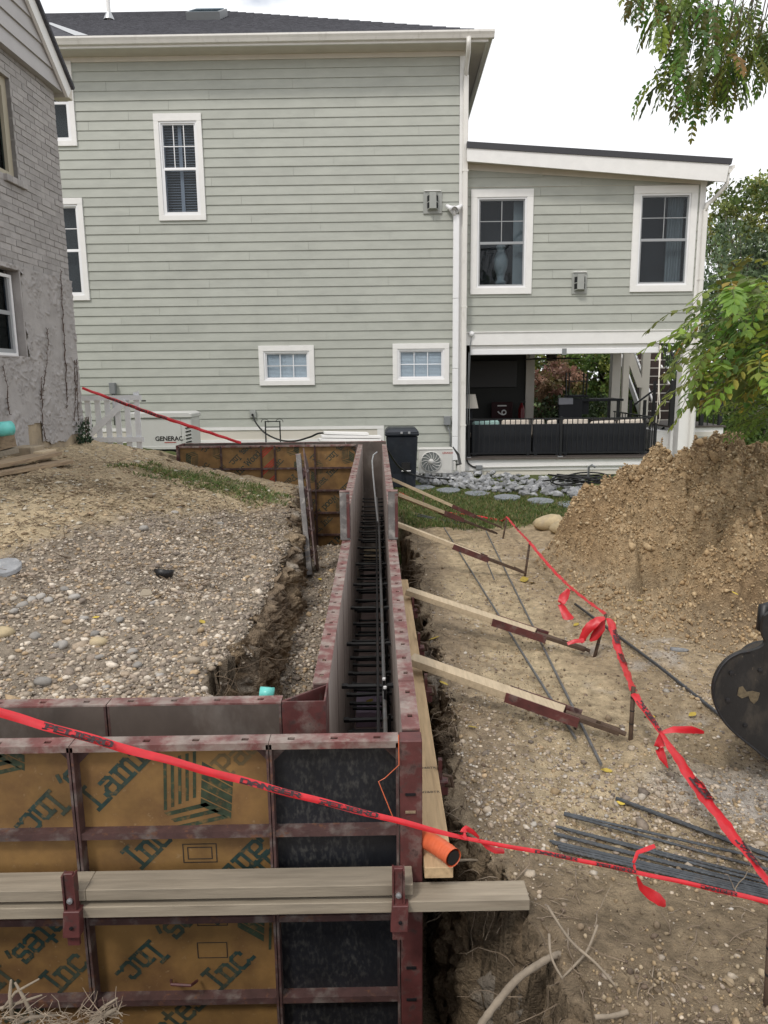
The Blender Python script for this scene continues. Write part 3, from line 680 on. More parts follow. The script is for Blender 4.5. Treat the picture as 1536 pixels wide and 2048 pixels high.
def auto_print(w, h, seed, cap=.078, alt=False):
    """diagonal lines of print, every second one upside down"""
    out = []; rr = random.Random(seed); ang = R(43)
    step = .215; k0 = rr.randint(0, 3)
    s = 'Pacific Wood Laminates, Inc.'; Lw = sum(GLY[ch][0] for ch in s) * cap
    for i, c in enumerate(np.arange(-h * 1.1, h * 1.1, step)):
        sh = rr.random() * .9
        for rep in (-2, -1, 0, 1):
            u = rep * (Lw + .3) + sh; a = MB(); b = MB()
            p0 = (w / 2 + u * math.cos(ang) - c * math.sin(ang), h / 2 + u * math.sin(ang) + c * math.cos(ang))
            if (i + k0) % 2 == 0:
                stroke_text(a, s, p0, ang, cap, YP); q = (p0[0] - .13 * math.cos(ang), p0[1] - .13 * math.sin(ang) + .05); logo(b, q, .17, YP - .0003)
            else:
                p1 = (p0[0] + Lw * math.cos(ang), p0[1] + Lw * math.sin(ang))
                stroke_text(a, s, p1, ang + math.pi, cap, YP); q = (p1[0] + .13 * math.cos(ang), p1[1] + .13 * math.sin(ang)); logo(b, q, .17, YP - .0003, flip=True)
            out += [('printed_line', 'print_green', a), ('printed_emblem', 'print_logo', b)]
    return out

# row that faces the camera: three panels and the corner post
H_N = ZT - ZB
X0 = at_z(150, 1478, ZT).x; X1 = at_z(541, 1472, ZT).x; X2 = at_z(797, 1466, ZT).x
def near_prints(xa, items, logos, faint=(), stamps=()):
    yp = Y_F + YP
    def loc(px, py): p = at_y(px, py, yp); return (p.x - xa, p.z - ZB)
    out = []
    def put(nm, m, s, px, py, up, cap, dy):
        o = loc(px, py); ang = R(45) + (0 if up else math.pi)
        if '|' in s:                                    # the anchor is the letter after the bar
            n = sum(GLY[ch][0] for ch in s.split('|')[0]) * cap; o = (o[0] - n * math.cos(ang), o[1] - n * math.sin(ang)); s = s.replace('|', '')
        mb = MB(); stroke_text(mb, s, o, ang, cap, dy); out.append((nm, m, mb))
    for it in items: put('printed_line', 'print_green', *it, YP)
    for px, py, s, fl in logos: mb = MB(); logo(mb, loc(px, py), s, YP - .0003, flip=fl); out.append(('printed_emblem', 'print_logo', mb))
    for it in faint: put('faint_line', 'print_faint', *it, YP - .0006)
    for px, py, sw, sh in stamps:
        d = MB(); x, z = loc(px, py)
        for (x0, x1, z0, z1) in ((-sw, sw, sh - .003, sh), (-sw, sw, -sh, -sh + .003), (-sw, -sw + .003, -sh + .003, sh - .003), (sw - .003, sw, -sh + .003, sh - .003)):
            d.add([(x + x0, YP - .0008, z + z0), (x + x1, YP - .0008, z + z0), (x + x1, YP - .0008, z + z1), (x + x0, YP - .0008, z + z1)], [(0, 1, 2, 3)])
        out.append(('grade_stamp', 'print_black', d))
    return out
pr1 = near_prints(X0, [('|Laminates', 197, 1620, True, .083), ('|Inc.', 282, 1738, True, .083), ('Pacific Wood Lami|nates', 520, 1720, False, .083), ('Laminates, |Inc.', 300, 1880, False, .083),
                       ('Laminates, |Inc.', 440, 1980, True, .083)],
                  [(396, 1578, .225, False), (535, 1838, .20, True)], [('|Pac', 455, 1556, True, .07)], [(400, 1706, .055, .034), (400, 1706, .04, .022), (425, 1845, .05, .012), (425, 1900, .05, .03)])
pr0 = near_prints(X0 - .612, [('Laminates, |Inc.', 100, 1580, False, .083), ('Laminates, |Inc.', 118, 1985, True, .083), ('Lami|nates, Inc.', 130, 1800, False, .083)], [(-20, 1480, .22, False)])
form_panel('amber plywood form panel at the edge beside the clamp', (X0 - .612, Y_F, ZB), 0, .611, H_N, prints=pr0, gusset=True)
for k in (2, 3): form_panel('amber plywood form panel of the near row, %s from the corner post' % ('fourth', 'fifth')[k - 2], (X0 - .612 * k, Y_F, ZB), 0, .611, H_N, prints=auto_print(.611, H_N, 70 + k), gusset=True)
form_panel('amber plywood form panel printed with a striped cube emblem under the tape', (X0, Y_F, ZB), 0, X1 - X0, H_N, prints=pr1, gusset=True)
form_panel('weathered black plywood form panel at the near corner', (X1, Y_F, ZB), 0, X2 - X1 - .001, H_N, ply='ply_black', gusset=True)
# black corner panel keeps a pull handle and a tie wire
hd = at_y(365, 1975, Y_F - .004)
_h = MB().tube([hd + Vector((-.045, .03, 0)), hd + Vector((-.032, -.01, .022)), hd + Vector((.03, -.01, .016)), hd + Vector((.04, .03, -.004))], .005, 6)
tag(_h.build('bent_rod', 'form_red', None), 'bent red rod on the lower rib of the printed panel', 'rod')
cp = thing('corner_post', 'dark red steel corner post at the end of the near forms', 'corner post', (X2, Y_F, ZB))
MB().box(X2 + .001, XR + TH + .002, Y_F - .004, Y_F + TH, ZB, ZT + .002).build('post_body', 'form_red', cp, bevel=.003)
for zz in (-1.28, -1.34, -1.9, -2.02):
    MB().box(X2 + .018, X2 + .05, Y_F - .009, Y_F - .0045, zz, zz + .007).build('wedge_slot', 'lumber_dirty' if zz == -1.34 else 'steel_black', cp)
# inner row of the near return, smooth faces to the camera
XI1 = at_z(217, 1404, ZT).x; XI2 = at_z(563, 1404, ZT).x; Y_I = 2.372
form_panel('weathered brown form panel behind the red tape', (XI1 - .001, Y_I + TH, ZB), math.pi, .611, H_N, face='ply_face_dark', ribs=False, group=None)
for k in (1, 2): form_panel('brown form panel of the inner near row, %s from the inside corner box' % ('third', 'fourth')[k - 1], (XI1 - .001 - .612 * k, Y_I + TH, ZB), math.pi, .611, H_N, face='ply_face_dark', ribs=False)
form_panel('stained brown form panel beside the red inside corner box', (XI2 - .001, Y_I + TH, ZB), math.pi, XI2 - XI1 - .002, H_N, face='ply_face_dark', ribs=False)
ic = thing('inside_corner_form', 'hollow dark red steel inside corner of the forms', 'corner form', (XI2, Y_I, ZB))
c = .006; xa, xb, ya, yb = XI2 + .001, XL, Y_I, 2.53
MB().box(xa, xb, ya, ya + c, ZB, ZT + .002).build('front_plate', 'form_red', ic)
MB().box(xb - c, xb, ya + c + .0005, yb, ZB, ZT + .002).build('side_plate', 'form_red', ic)
MB().poly_extrude([(xa, ya + c + .001, ZB), (xa + .005, ya + c + .001, ZB), (xb - c - .001, yb - .02, ZB), (xb - c - .001, yb - .013, ZB), (xa, ya + c + .012, ZB)], (0, 0, ZT - ZB)).build('brace_plate', 'form_red', ic)
# two long rows
seg_l = [2.531, 3.13, 3.745, 4.36, 4.985]; seg_r = [2.165, 2.54, 3.15, 3.77, 4.40, 4.985]
words_n = ['first', 'second', 'third', 'fourth', 'fifth', 'sixth', 'seventh', 'eighth', 'ninth']
for k, (a, b) in enumerate(zip(seg_l[:-1], seg_l[1:])):
    form_panel('low form panel of the trench-side row, %s from the red inside corner' % words_n[k], (XL - TH, b - .001, ZB), -math.pi / 2, b - a - .002, H_N, group=None)
for k, (a, b) in enumerate(zip(seg_r[:-1], seg_r[1:])):
    form_panel('low form panel above the long lumber waler, %s from the corner post' % words_n[k], (XR + TH, a, ZB), math.pi / 2, b - a - .002, H_N)
ups = list(np.linspace(Y_STEP, Y_FAR - .01, 9))
H_U = ZU - ZB
for k, (a, b) in enumerate(zip(ups[:-1], ups[1:])):
    form_panel('taller form panel of the trench-side row, %s beyond the step' % words_n[k], (XL - TH, b - .001, ZB), -math.pi / 2, b - a - .002, H_U)
    form_panel('taller form panel of the brace-side row, %s beyond the step' % words_n[k], (XR + TH, a, ZB), math.pi / 2, b - a - .002, H_U)
for x0, x1, nm in ((XL - TH - .012, XL - .004, 'splattered'), (XR + .004, XR + TH + .012, 'red and grey')):
    o = thing('end_post', nm + ' upright post where the forms step up', 'form post', (x0, 4.93, ZT + .001))
    MB().box(x0, x1, 4.93, 4.995, ZT + .003, -.762).build('post_body', 'post_splatter', o, bevel=.003)
    MB().box(x1 - .02, x1 + .001, 4.926, 4.9295, ZT + .02, -.775).build('edge_plate', 'form_red', o)
    MB().box(x0 - .001, x1 + .001, 4.928, 4.996, -.7615, -.757).build('cap_plate', 'form_top', o)
# far return
zb_far = -2.36; hf = ZU - zb_far
xs_f = [at_y(px, 890, Y_FAR).x for px in (356, 440.5, 521, 548.5, 629, 712)]
far_l = ['amber printed form panel of the far return, outermost by the generator', 'amber printed form panel of the far return, second from the generator', 'narrow filler form panel with red stripes in the far return',
         'amber printed form panel of the far return behind the leaning rail', 'amber printed form panel of the far return in the inner corner']
for k, (a, b) in enumerate(zip(xs_f[:-1], xs_f[1:])):
    prs = auto_print(b - a, hf, 40 + k)
    if k == 2:
        mb = MB()
        for j in range(7):
            z = hf - .1 - .23 * j
            for i2, dz in enumerate((0, .035, .07)):
                mb.add([(-.02, YP, z + dz - .1), (.2, YP, z + dz + .1), (.2, YP, z + dz + .122), (-.02, YP, z + dz - .078)], [(0, 1, 2, 3)])
        prs = [('printed_stripes', 'print_red', mb)]
    form_panel(far_l[k], (a + .001, Y_FAR, zb_far), 0, b - a - .002, hf, prints=prs, slots=False)
xs_o = list(np.linspace(xs_f[0], XR + TH, 6))
for k, (a, b) in enumerate(zip(xs_o[:-1], xs_o[1:])):
    form_panel('outer form panel of the far return, %s from the generator' % words_n[k], (b - .001, Y_FAR + TH + .258 + TH, zb_far), math.pi, b - a - .002, hf + .012, face='ply_face_dark', slots=False)
ce = thing('end_form', 'dark red end form closing the far return', 'form panel', (xs_f[0], Y_FAR, zb_far))
MB().box(xs_f[0] - .03, xs_f[0] - .001, Y_FAR - .004, Y_FAR + .374, zb_far, ZU + .012).build('end_plate', 'form_red', ce)
# footing, foam block, ties, bars inside the wall
ft = MB().box(XL - .14, XR + .10, 2.06, 10.15, ZB - .25, ZB - .001).build('concrete_footing', 'concrete', None, bevel=.004)
tag(ft, 'grey concrete footing running between the two rows of forms', 'footing')
fb = MB().box(XL + .012, XR - .06, 4.95, 5.42, ZB + .002, ZB + .12).build('foam_block', 'foam', None, bevel=.004)
tag(fb, 'pale purple foam block lying on the footing in the wall', 'foam block')
tie_mb = MB().box(XL + .002, XR - .002, -.014, .014, -.006, .006)
tie_mb.box(XL + .002, XL + .03, -.016, .016, .0065, .010).box(XR - .03, XR - .002, -.016, .016, .0065, .010)
tie0 = None; rt = random.Random(4)
for lev, z in enumerate((-1.50, -1.74, -1.98, -2.22)):
    for k in range(22):
        y = 2.78 + .305 * k + (0, .11, .2, .05)[lev] + rt.uniform(-.03, .03)
        if y > 9.5 or (lev == 0 and k % 2 and y < 6.5): continue
        if tie0 is None: o = tie_mb.build('form_tie', 'steel_black', None, local=True); tie0 = o
        else: o = share(tie0, 'form_tie')
        o.location = (0, y, z + rt.uniform(-.01, .01)); o.rotation_euler = (0, rt.uniform(-.03, .03), rt.uniform(-.06, .06))
        tag(o, 'flat black steel tie across the gap between the forms', 'form tie', 'ties between the two rows of forms')
def rebar_mesh(mb, path, r=.0085, n=8, ribs=0):
    mb.tube(path, r, n)
    if ribs:
        for a, b in zip(path[:-1], path[1:]):
            a = Vector(a); b = Vector(b); L = (b - a).length; k = int(L / ribs)
            for i in range(k):
                p = a.lerp(b, (i + .5) / k); q = a.lerp(b, (i + .8) / k); mb.tube([p, q], r * 1.09, 6, True)
    return mb
def bar_thing(name, label, path, r, m, group=None, ribs=0, cat='rebar'):
    t = rebar_mesh(MB(), path, r, 8, ribs).build(name, m, None, smooth=False)
    return tag(t, label, cat, group)
bar_thing('reinforcing_bar', 'long grey bar lying on the ties inside the wall', [(.022, 2.2, -1.47), (.018, 4.5, -1.47), (.01, 6.8, -1.42), (-.01, 8.0, -1.30)], .0095, 'rebar_grey')
bar_thing('reinforcing_bar', 'thinner dark bar beside the long grey bar inside the wall', [(-.008, 2.2, -1.49), (-.012, 5.0, -1.48), (-.02, 9.4, -1.45)], .0075, 'steel_dark')
bar_thing('bent_bar', 'light grey bar hooked at its far end inside the wall', [(.0, 6.9, -1.36), (-.02, 7.4, -1.25), (-.05, 8.3, -1.06), (-.06, 8.8, -.98), (-.045, 9.0, -.93), (.0, 9.1, -.905)], .009, 'galv')
for k in range(14):
    y = 2.35 + .5 * k; 
    o = rebar_mesh(MB(), [(.045, y, ZB), (.047, y, -1.62 - .05 * rt.random())], .008, 6).build('dowel', 'steel_black', None)
    tag(o, 'dark upright dowel rising from the footing inside the wall', 'dowel', 'dowels along the footing')
for px, py in ((768, 1356), (770, 1373)):
    p = at_z(px, py, -1.40); o = thing('marker_tube', 'thin dark upright tube with a white end inside the wall', 'tube', (p.x, p.y, ZB), group='white-ended tubes in the wall')
    MB().tube([(p.x, p.y, ZB), (p.x, p.y, -1.41)], .007, 8).build('tube_body', 'steel_black', o); MB().tube([(p.x, p.y, -1.4095), (p.x, p.y, -1.40)], .0085, 10).build('end_cap', 'vinyl', o)
# leaning narrow panel by the bank
a = at_y(620, 1152, 6.05); b = at_y(597, 912, 6.75)
ln = thing('leaning_form', 'narrow grey-edged form panel leaning on the bank of the trench', 'form panel', a)
d = (b - a).normalized(); 
MB().bar(a, b, .045, .06, up=(0, -1, .3)).build('side_rail', 'post_splatter', ln, bevel=.003)
L = (b - a).length
MB().bar(a + Vector((.05, .16, .0)), b + Vector((.05, .16, -.02)), .012, .30, up=(0, -1, .3)).build('plywood', 'form_rail', ln)
for k in range(1, 6):
    q = a + d * (L * k / 6.0)
    MB().poly_extrude([q + Vector((.024, -.03, -.05)), q + Vector((.065, .01, .02)), q + Vector((.024, -.03, .055))], (.004, .14, 0)).build('rib', 'form_rail', ln)
MB().bar(b - d * .004, b + d * .006, .05, .064, up=(0, -1, .3)).build('end_cap', 'form_top', ln)
# ---------------------------------------------------------------- the green-grey house
HROT = R(-1.2); HO = Vector((0, 15.5, 0))
HU = Vector((math.cos(HROT), math.sin(HROT), 0)); HN = Vector((-math.sin(HROT), math.cos(HROT), 0))
def hp(px, py, dy=0.0):
    """photograph point -> (x, z) on the facade plane pushed back by dy"""
    p = at_plane(px, py, HO + HN * dy, HN); return ((p - HO).dot(HU), p.z)
def h2w(x, y, z): return HO + HU * x + HN * y + Vector((0, 0, z))
rh = random.Random(3)
house = thing('sided_house', 'large grey green lap-sided house with white trim and dark hip roof', 'house', HO, HROT)
def hb(name, m, x0, x1, y0, y1, z0, z1, parent=None, bevel=0.0):
    return MB().box(x0, x1, y0, y1, z0, z1).build(name, m, parent or house, local=True, bevel=bevel)
def rects_minus(x0, x1, z0, z1, holes):
    xs = sorted({x0, x1, *[v for h in holes for v in (h[0], h[1]) if x0 < v < x1]}); zs = sorted({z0, z1, *[v for h in holes for v in (h[2], h[3]) if z0 < v < z1]})
    out = []
    for za, zc in zip(zs[:-1], zs[1:]):
        run = None
        for xa, xc in zip(xs[:-1], xs[1:]):
            mx, mz = (xa + xc) / 2, (za + zc) / 2
            if any(h[0] < mx < h[1] and h[2] < mz < h[3] for h in holes):
                if run: out.append((run[0], run[1], za, zc)); run = None
            else: run = (run[0], xc) if run else (xa, xc)
        if run: out.append((run[0], run[1], za, zc))
    return out
_board = MB().add([(0, -.021, 0), (1, -.021, 0), (0, -.004, 1), (1, -.004, 1), (0, .0, 0), (1, .0, 0), (0, .0, 1), (1, .0, 1)],
                  [(0, 1, 3, 2), (4, 6, 7, 5), (0, 4, 5, 1), (2, 3, 7, 6), (0, 2, 6, 4), (1, 5, 7, 3)]).build('siding_board', 'siding', None, local=True)
_bd = _board.data; bpy.data.objects.remove(_board)
class _S: data = _bd
EXP = .1775
def side_wall(parent, x0, x1, z0, z1, dy, holes, maxx=None, seed=0, sheath=True, blen=3.66, topz=None):
    """lap boards with staggered butt joints; topz(x) clips a sloping top"""
    rr = random.Random(seed); row = 0; z = z0; off = 0.0
    while z < z1 - .02:
        hgt = min(EXP, z1 - z)
        ivs = [(x0, x1)]
        if topz:
            while ivs and topz(ivs[0][1]) < z + .05: 
                ivs = [(ivs[0][0], ivs[0][1] - .15)] if ivs[0][1] - .15 > x0 else []
        for h in holes:
            if z + hgt > h[2] + .05 and z < h[3] - .05:
                n2 = []
                for a, b in ivs:
                    if h[0] > a and h[0] < b: n2.append((a, h[0]))
                    if h[1] < b and h[1] > a: n2.append((h[1], b))
                    if h[0] >= b or h[1] <= a: n2.append((a, b))
                ivs = n2
        off = (off + blen * rr.choice((.33, .45, .62, .22))) % blen
        for a, b in ivs:
            cuts = [a] + [c for c in np.arange(x0 - blen + off, x1, blen) if a + .2 < c < b - .2] + [b]
            for c0, c1 in zip(cuts[:-1], cuts[1:]):
                share(_S, 'siding_board', parent, (c0 + .0018, dy + rr.uniform(-.0012, .0012), z), (0, 0, 0), (c1 - c0 - .0036, 1, hgt + .0))
        z += EXP; row += 1
    if sheath:
        for k, (a, b, c, d) in enumerate(rects_minus(x0, x1, z0, z1, holes)):
            hb('wall_sheathing', 'siding', a, b, dy + .003, dy + .12, c, d, parent)
def window(parent, px, dy=0.0, kind='blinds', split=True, muntin=(1, 1), casing=.10, frame='vinyl', glass='glass_dark', head=.14, inner=None):
    """px = outer casing in the photograph: x0, y0 (top left), x1, y1 (bottom right)"""
    xa, zt = hp(px[0], px[1], dy); xb, zb_ = hp(px[2], px[3], dy)
    return window_at(parent, xa, xb, zb_, zt, dy, kind, split, muntin, casing, frame, glass, head)
def window_at(parent, xa, xb, za, zc, dy, kind, split, muntin, casing, frame, glass, head):
    x0, x1, z0, z1 = xa + casing, xb - casing, za + casing, zc - head
    t = .035; g0, g1 = dy - .025, dy + .07
    fr = MB().box(x0, x1, g0, g1, z1 - t, z1).box(x0, x1, g0, g1, z0, z0 + t).box(x0, x0 + t, g0, g1, z0 + t, z1 - t).box(x1 - t, x1, g0, g1, z0 + t, z1 - t)
    w = fr.build('window', 'vinyl', parent, local=True)
    def b(n, m, *a, bevel=0.0): return MB().box(*a).build(n, m, w, local=True, bevel=bevel)
    f0, f1 = dy - .045, dy + .02
    b('casing', 'trim_white', xa, xb, f0, f1, zc - head, zc, bevel=.003); b('casing', 'trim_white', xa, xb, f0 - .004, f1, za, za + casing, bevel=.003)
    b('casing', 'trim_white', xa, xa + casing, f0, f1, za + casing + .001, zc - head - .001, bevel=.003); b('casing', 'trim_white', xb - casing, xb, f0, f1, za + casing + .001, zc - head - .001, bevel=.003)
    x0, x1, z0, z1 = xa + casing, xb - casing, za + casing, zc - head
    hole = (x0, x1, z0, z1)
    x0, x1, z0, z1 = x0 + t, x1 - t, z0 + t, z1 - t
    s = .028; sa, sb = dy + .0, dy + .035
    zm = (z0 + z1) / 2
    tiers = [(zm + .0, z1, muntin), (z0, zm, (0, 0))] if split else [(z0, z1, muntin)]
    for ti, (c, d, mu) in enumerate(tiers):
        o = .0 if ti == 0 else -.022
        MB().box(x0, x1, sa + o, sb + o, d - s, d).box(x0, x1, sa + o, sb + o, c, c + s).box(x0, x0 + s, sa + o, sb + o, c + s, d - s).box(x1 - s, x1, sa + o, sb + o, c + s, d - s).build('sash', frame, w, local=True)
        b('pane', glass, x0 + s, x1 - s, sa + o + .014, sa + o + .017, c + s, d - s)
        for i in range(mu[0]):
            xm = x0 + s + (x1 - x0 - 2 * s) * (i + 1) / (mu[0] + 1); b('muntin', frame, xm - .008, xm + .008, sa + o + .006, sa + o + .0135, c + s, d - s)
        for i in range(mu[1]):
            zz = c + s + (d - c - 2 * s) * (i + 1) / (mu[1] + 1); b('muntin', frame, x0 + s, x1 - s, sa + o + .004, sa + o + .0058, zz - .008, zz + .008)
    # near-black box behind the pane: darkness of an unlit room put into its colour
    rb = MB()
    D = .35
    rb.box(x0 - .03, x1 + .03, dy + D, dy + D + .02, z0 - .03, z1 + .03).box(x0 - .05, x0 - .031, dy + .071, dy + D, z0 - .03, z1 + .03).box(x1 + .031, x1 + .05, dy + .071, dy + D, z0 - .03, z1 + .03)
    rb.box(x0 - .05, x1 + .05, dy + .071, dy + D, z0 - .05, z0 - .031).box(x0 - .05, x1 + .05, dy + .071, dy + D, z1 + .031, z1 + .05)
    rb.build('dark_room', 'room_dark', w, local=True)
    if kind == 'blinds':
        bl = MB(); n = int((z1 - z0) / .05); xm = (x0 + x1) / 2
        for i in range(n):
            z = z0 + .02 + i * .05
            bl.add([(x0 + .03, dy + .10, z), (x1 - .03, dy + .10, z), (x1 - .03, dy + .135, z + .022), (x0 + .03, dy + .135, z + .022)], [(0, 1, 2, 3)])
        bl.build('blind_slats', 'blind_grey', w, local=True)
        b('shutter_stile', 'blind_grey', xm - .035, xm + .035, dy + .085, dy + .099, z0, z1); b('shutter_stile', 'blind_grey', x0, x0 + .03, dy + .085, dy + .099, z0, z1); b('shutter_stile', 'blind_grey', x1 - .03, x1, dy + .085, dy + .099, z0, z1)
    elif kind == 'shade':
        bl = MB(); n = int((z1 - z0) / .028)
        for i in range(n):
            z = z0 + .005 + i * .028
            bl.add([(x0, dy + .044, z), (x1, dy + .044, z), (x1, dy + .056, z + .0275), (x0, dy + .056, z + .0275)], [(0, 1, 2, 3)])
        bl.build('blind_slats', 'blind_white', w, local=True)
    elif kind == 'curtain':
        cv = MB(); n = 26; pts = []
        for i in range(n):
            x = x1 - .36 + .34 * i / (n - 1); y = dy + .16 + .025 * math.sin(i * 1.55) + .01 * math.sin(i * .6); pts.append((x, y))
        for (p, q) in zip(pts[:-1], pts[1:]): cv.add([(p[0], p[1], z0), (q[0], q[1], z0), (q[0], q[1], z1), (p[0], p[1], z1)], [(0, 1, 2, 3)])
        cv.build('curtain', 'curtain', w, local=True, smooth=True)
    elif kind == 'urn':
        xm = x0 + .42 * (x1 - x0)
        MB().lathe([(.0, 0), (.10, 0), (.11, .06), (.07, .10), (.09, .2), (.14, .35), (.15, .5), (.10, .62), (.07, .68), (.10, .74), (.09, .78), (0, .78)], (xm + .1, dy + .22, z0 + .05), 18).build('urn_silhouette', 'curtain', w, local=True, smooth=True)
        MB().box(x1 - .2, x1, dy + .15, dy + .17, z0, z1).build('curtain', 'curtain', w, local=True)
    return hole
xR = hp(923, 500)[0]; z_fr = hp(700, 117)[1]; z_base = -2.02; xLft = -9.2
holes = []
holes.append(window(house, (306.5, 228.5, 413.5, 441), kind='blinds', muntin=(2, 1), glass='glass'))
holes.append(window(house, (517, 692, 630, 770), kind='shade', split=False, muntin=(2, 1), head=.11, glass='glass'))
holes.append(window(house, (785, 687.5, 898, 768), kind='shade', split=False, muntin=(2, 1), head=.11, glass='glass'))
for (xr_, yt, yb) in ((142.5, 123, 293), (165, 396.5, 601)):
    xb_, zt_ = hp(xr_, yt); zb2 = hp(xr_ + 12, yb)[1]
    holes.append(window_at(house, xb_ - 1.15, xb_, zb2, zt_, 0, 'none', True, (0, 1), .10, 'vinyl', 'glass', .05 if yt < 200 else .12))
zskirt = hp(650, 852)[1]
side_wall(house, xLft, xR - .06, zskirt, z_fr, 0, holes, seed=1)
# lower band: cream skirt board on the left, boards on the right
xs_ = hp(768, 870)[0]
hb('skirt_board', 'trim_white', xLft, xs_, -.03, .06, zskirt - .07, zskirt - .002)
hb('skirt_board', 'trim_white', xs_ - .14, xs_, -.026, .06, z_base, zskirt - .0705)
hb('foundation_wall', 'trim_cream', xLft, xs_ - .141, -.012, .10, z_base - .4, zskirt - .0705)
hb('skirt_board', 'trim_white', xLft, xs_ - .141, -.024, -.0125, zskirt - .34, zskirt - .27)
zz = zskirt - EXP
while zz > z_base - .2:
    share(_S, 'siding_board', house, (xs_ + .002, 0, zz), (0, 0, 0), (xR - .06 - xs_ - .003, 1, EXP)); zz -= EXP
hb('wall_sheathing', 'siding', xs_ + .001, xR - .06, .003, .1, z_base - .4, zskirt - .001)
hb('corner_board', 'trim_white', xR - .058, xR + .05, -.03, .1, z_base, z_fr)
# body, eave
hb('house_body', 'house_shade_wall', xLft, xR + .04, .125, 12.0, z_base - .5, z_fr + .5)
OV = .46; ze = hp(700, 70, -OV)[1]
xE = hp(986, 56, -OV)[0]
zso = ze - .13
hb('frieze_board', 'trim_cream', xLft, xR + .04, -.028, .12, z_fr + .001, zso - .001)
hb('soffit', 'soffit', xLft, xE - .12, -OV + .04, .0 + .12, zso, zso + .03)
hb('soffit', 'soffit', xR + .05, xE - .12, .121, 12.2, zso, zso + .03)
hb('fascia', 'trim_white', xLft, xE - .121, -OV, -OV + .039, zso - .02, ze)
hb('fascia', 'trim_white', xE - .1195, xE - .08, -OV, 12.5, zso - .02, ze)
prof = [(-OV - .002, ze - .11), (-OV - .07, ze - .11), (-OV - .095, ze - .06), (-OV - .12, ze - .02), (-OV - .12, ze + .012), (-OV - .11, ze + .012), (-OV - .11, ze - .01), (-OV - .002, ze - .01)]
MB().poly_extrude([(xLft, y, z) for y, z in prof], (xE - xLft + .02, 0, 0)).build('gutter', 'gutter', house, local=True)
prof2 = [(xE - .078, ze - .11), (xE - .01, ze - .11), (xE + .02, ze - .04), (xE + .04, ze + .012), (xE - .078, ze + .0)]
MB().poly_extrude([(x, -OV - .0, z) for x, z in prof2], (0, 12.5, 0)).build('gutter', 'gutter', house, local=True)
# hip roof
T = 6.5; s_ = .515; e0 = -OV - .03; zr = ze + .02
rf = MB()
xr2, xl2, yb2 = xE + .0, xLft, e0 + 2 * T
A = (xl2, e0, zr); B = (xr2, e0, zr); Cc = (xr2, yb2, zr); Dd = (xl2, yb2, zr); E1 = (xr2 - T, e0 + T, zr + s_ * T); E2 = (xl2 - 3, e0 + T, zr + s_ * T); A2 = (xl2 - 3, e0, zr); D2 = (xl2 - 3, yb2, zr)
rf.add([A2, B, Cc, D2, E1, E2, (xl2 - 3, e0, zr - .03), (xr2, e0, zr - .03), (xr2, yb2, zr - .03), (xl2 - 3, yb2, zr - .03)], [(0, 1, 4, 5), (1, 2, 4), (2, 3, 5, 4), (0, 6, 7, 1), (1, 7, 8, 2), (6, 9, 8, 7)])
roof = rf.build('roof', 'shingle', house, local=True)
# shingle courses as shallow steps
for k in range(26):
    y = e0 + .02 + k * .25; z = zr + s_ * (y - e0)
    MB().add([(xl2 - 3, y, z + .003), (xr2 - (y - e0) - .05, y, z + .003), (xr2 - (y - e0) - .05, y, z + .02), (xl2 - 3, y, z + .02), (xl2 - 3, y + .245, z + .002 + s_ * .245 + .004), (xr2 - (y - e0) - .29, y + .245, z + .002 + s_ * .245 + .004)],
             [(0, 1, 2, 3), (3, 2, 5, 4)]).build('shingle_course', 'shingle', roof, local=True)
# lower left roof plane with pale valley flashing
vx, vz = hp(140, 62, -OV)
vz = zr
MB().add([(vx + .1, e0 - .0, vz + .03), (vx - 2.6, e0 - .0, vz + .03), (vx - 2.6, e0 + 2.0, vz + 1.12), (vx - 1.1, e0 + 1.6, vz + .95)], [(0, 1, 2, 3)]).build('side_roof_plane', 'shingle', roof, local=True)
MB().add([(vx + .1, e0, vz + .04), (vx + .35, e0, vz + .04), (vx - 1.0, e0 + 1.6, vz + .97), (vx - 1.12, e0 + 1.6, vz + .97)], [(0, 1, 2, 3)]).build('valley_flashing', 'galv', roof, local=True)
# skylight and vent pipe
y_s = e0 + 3.9; sx0 = hp(381, 20, y_s)[0]; sx1 = hp(447, 18, y_s)[0]; zs = zr + s_ * (y_s - e0)
sk = MB().obox(((sx0 + sx1) / 2, y_s, zs + .09), (sx1 - sx0, 1.0, .16), Matrix.Rotation(math.atan(s_), 3, 'X')).build('skylight', 'box_grey', roof, local=True)
MB().obox(((sx0 + sx1) / 2, y_s - .04, zs + .175), (sx1 - sx0 - .12, .86, .012), Matrix.Rotation(math.atan(s_), 3, 'X')).build('skylight_pane', 'glass_dark', roof, local=True)
vpx = hp(217, 18, y_s)[0]
MB().tube([(vpx, y_s, zs), (vpx, y_s, zs + .45)], .045, 12).build('vent_pipe', 'trim_white', roof, local=True)
MB().lathe([(.13, 0), (.06, .16)], (vpx, y_s, zs - .0), 14).build('vent_flashing', 'galv', roof, local=True)
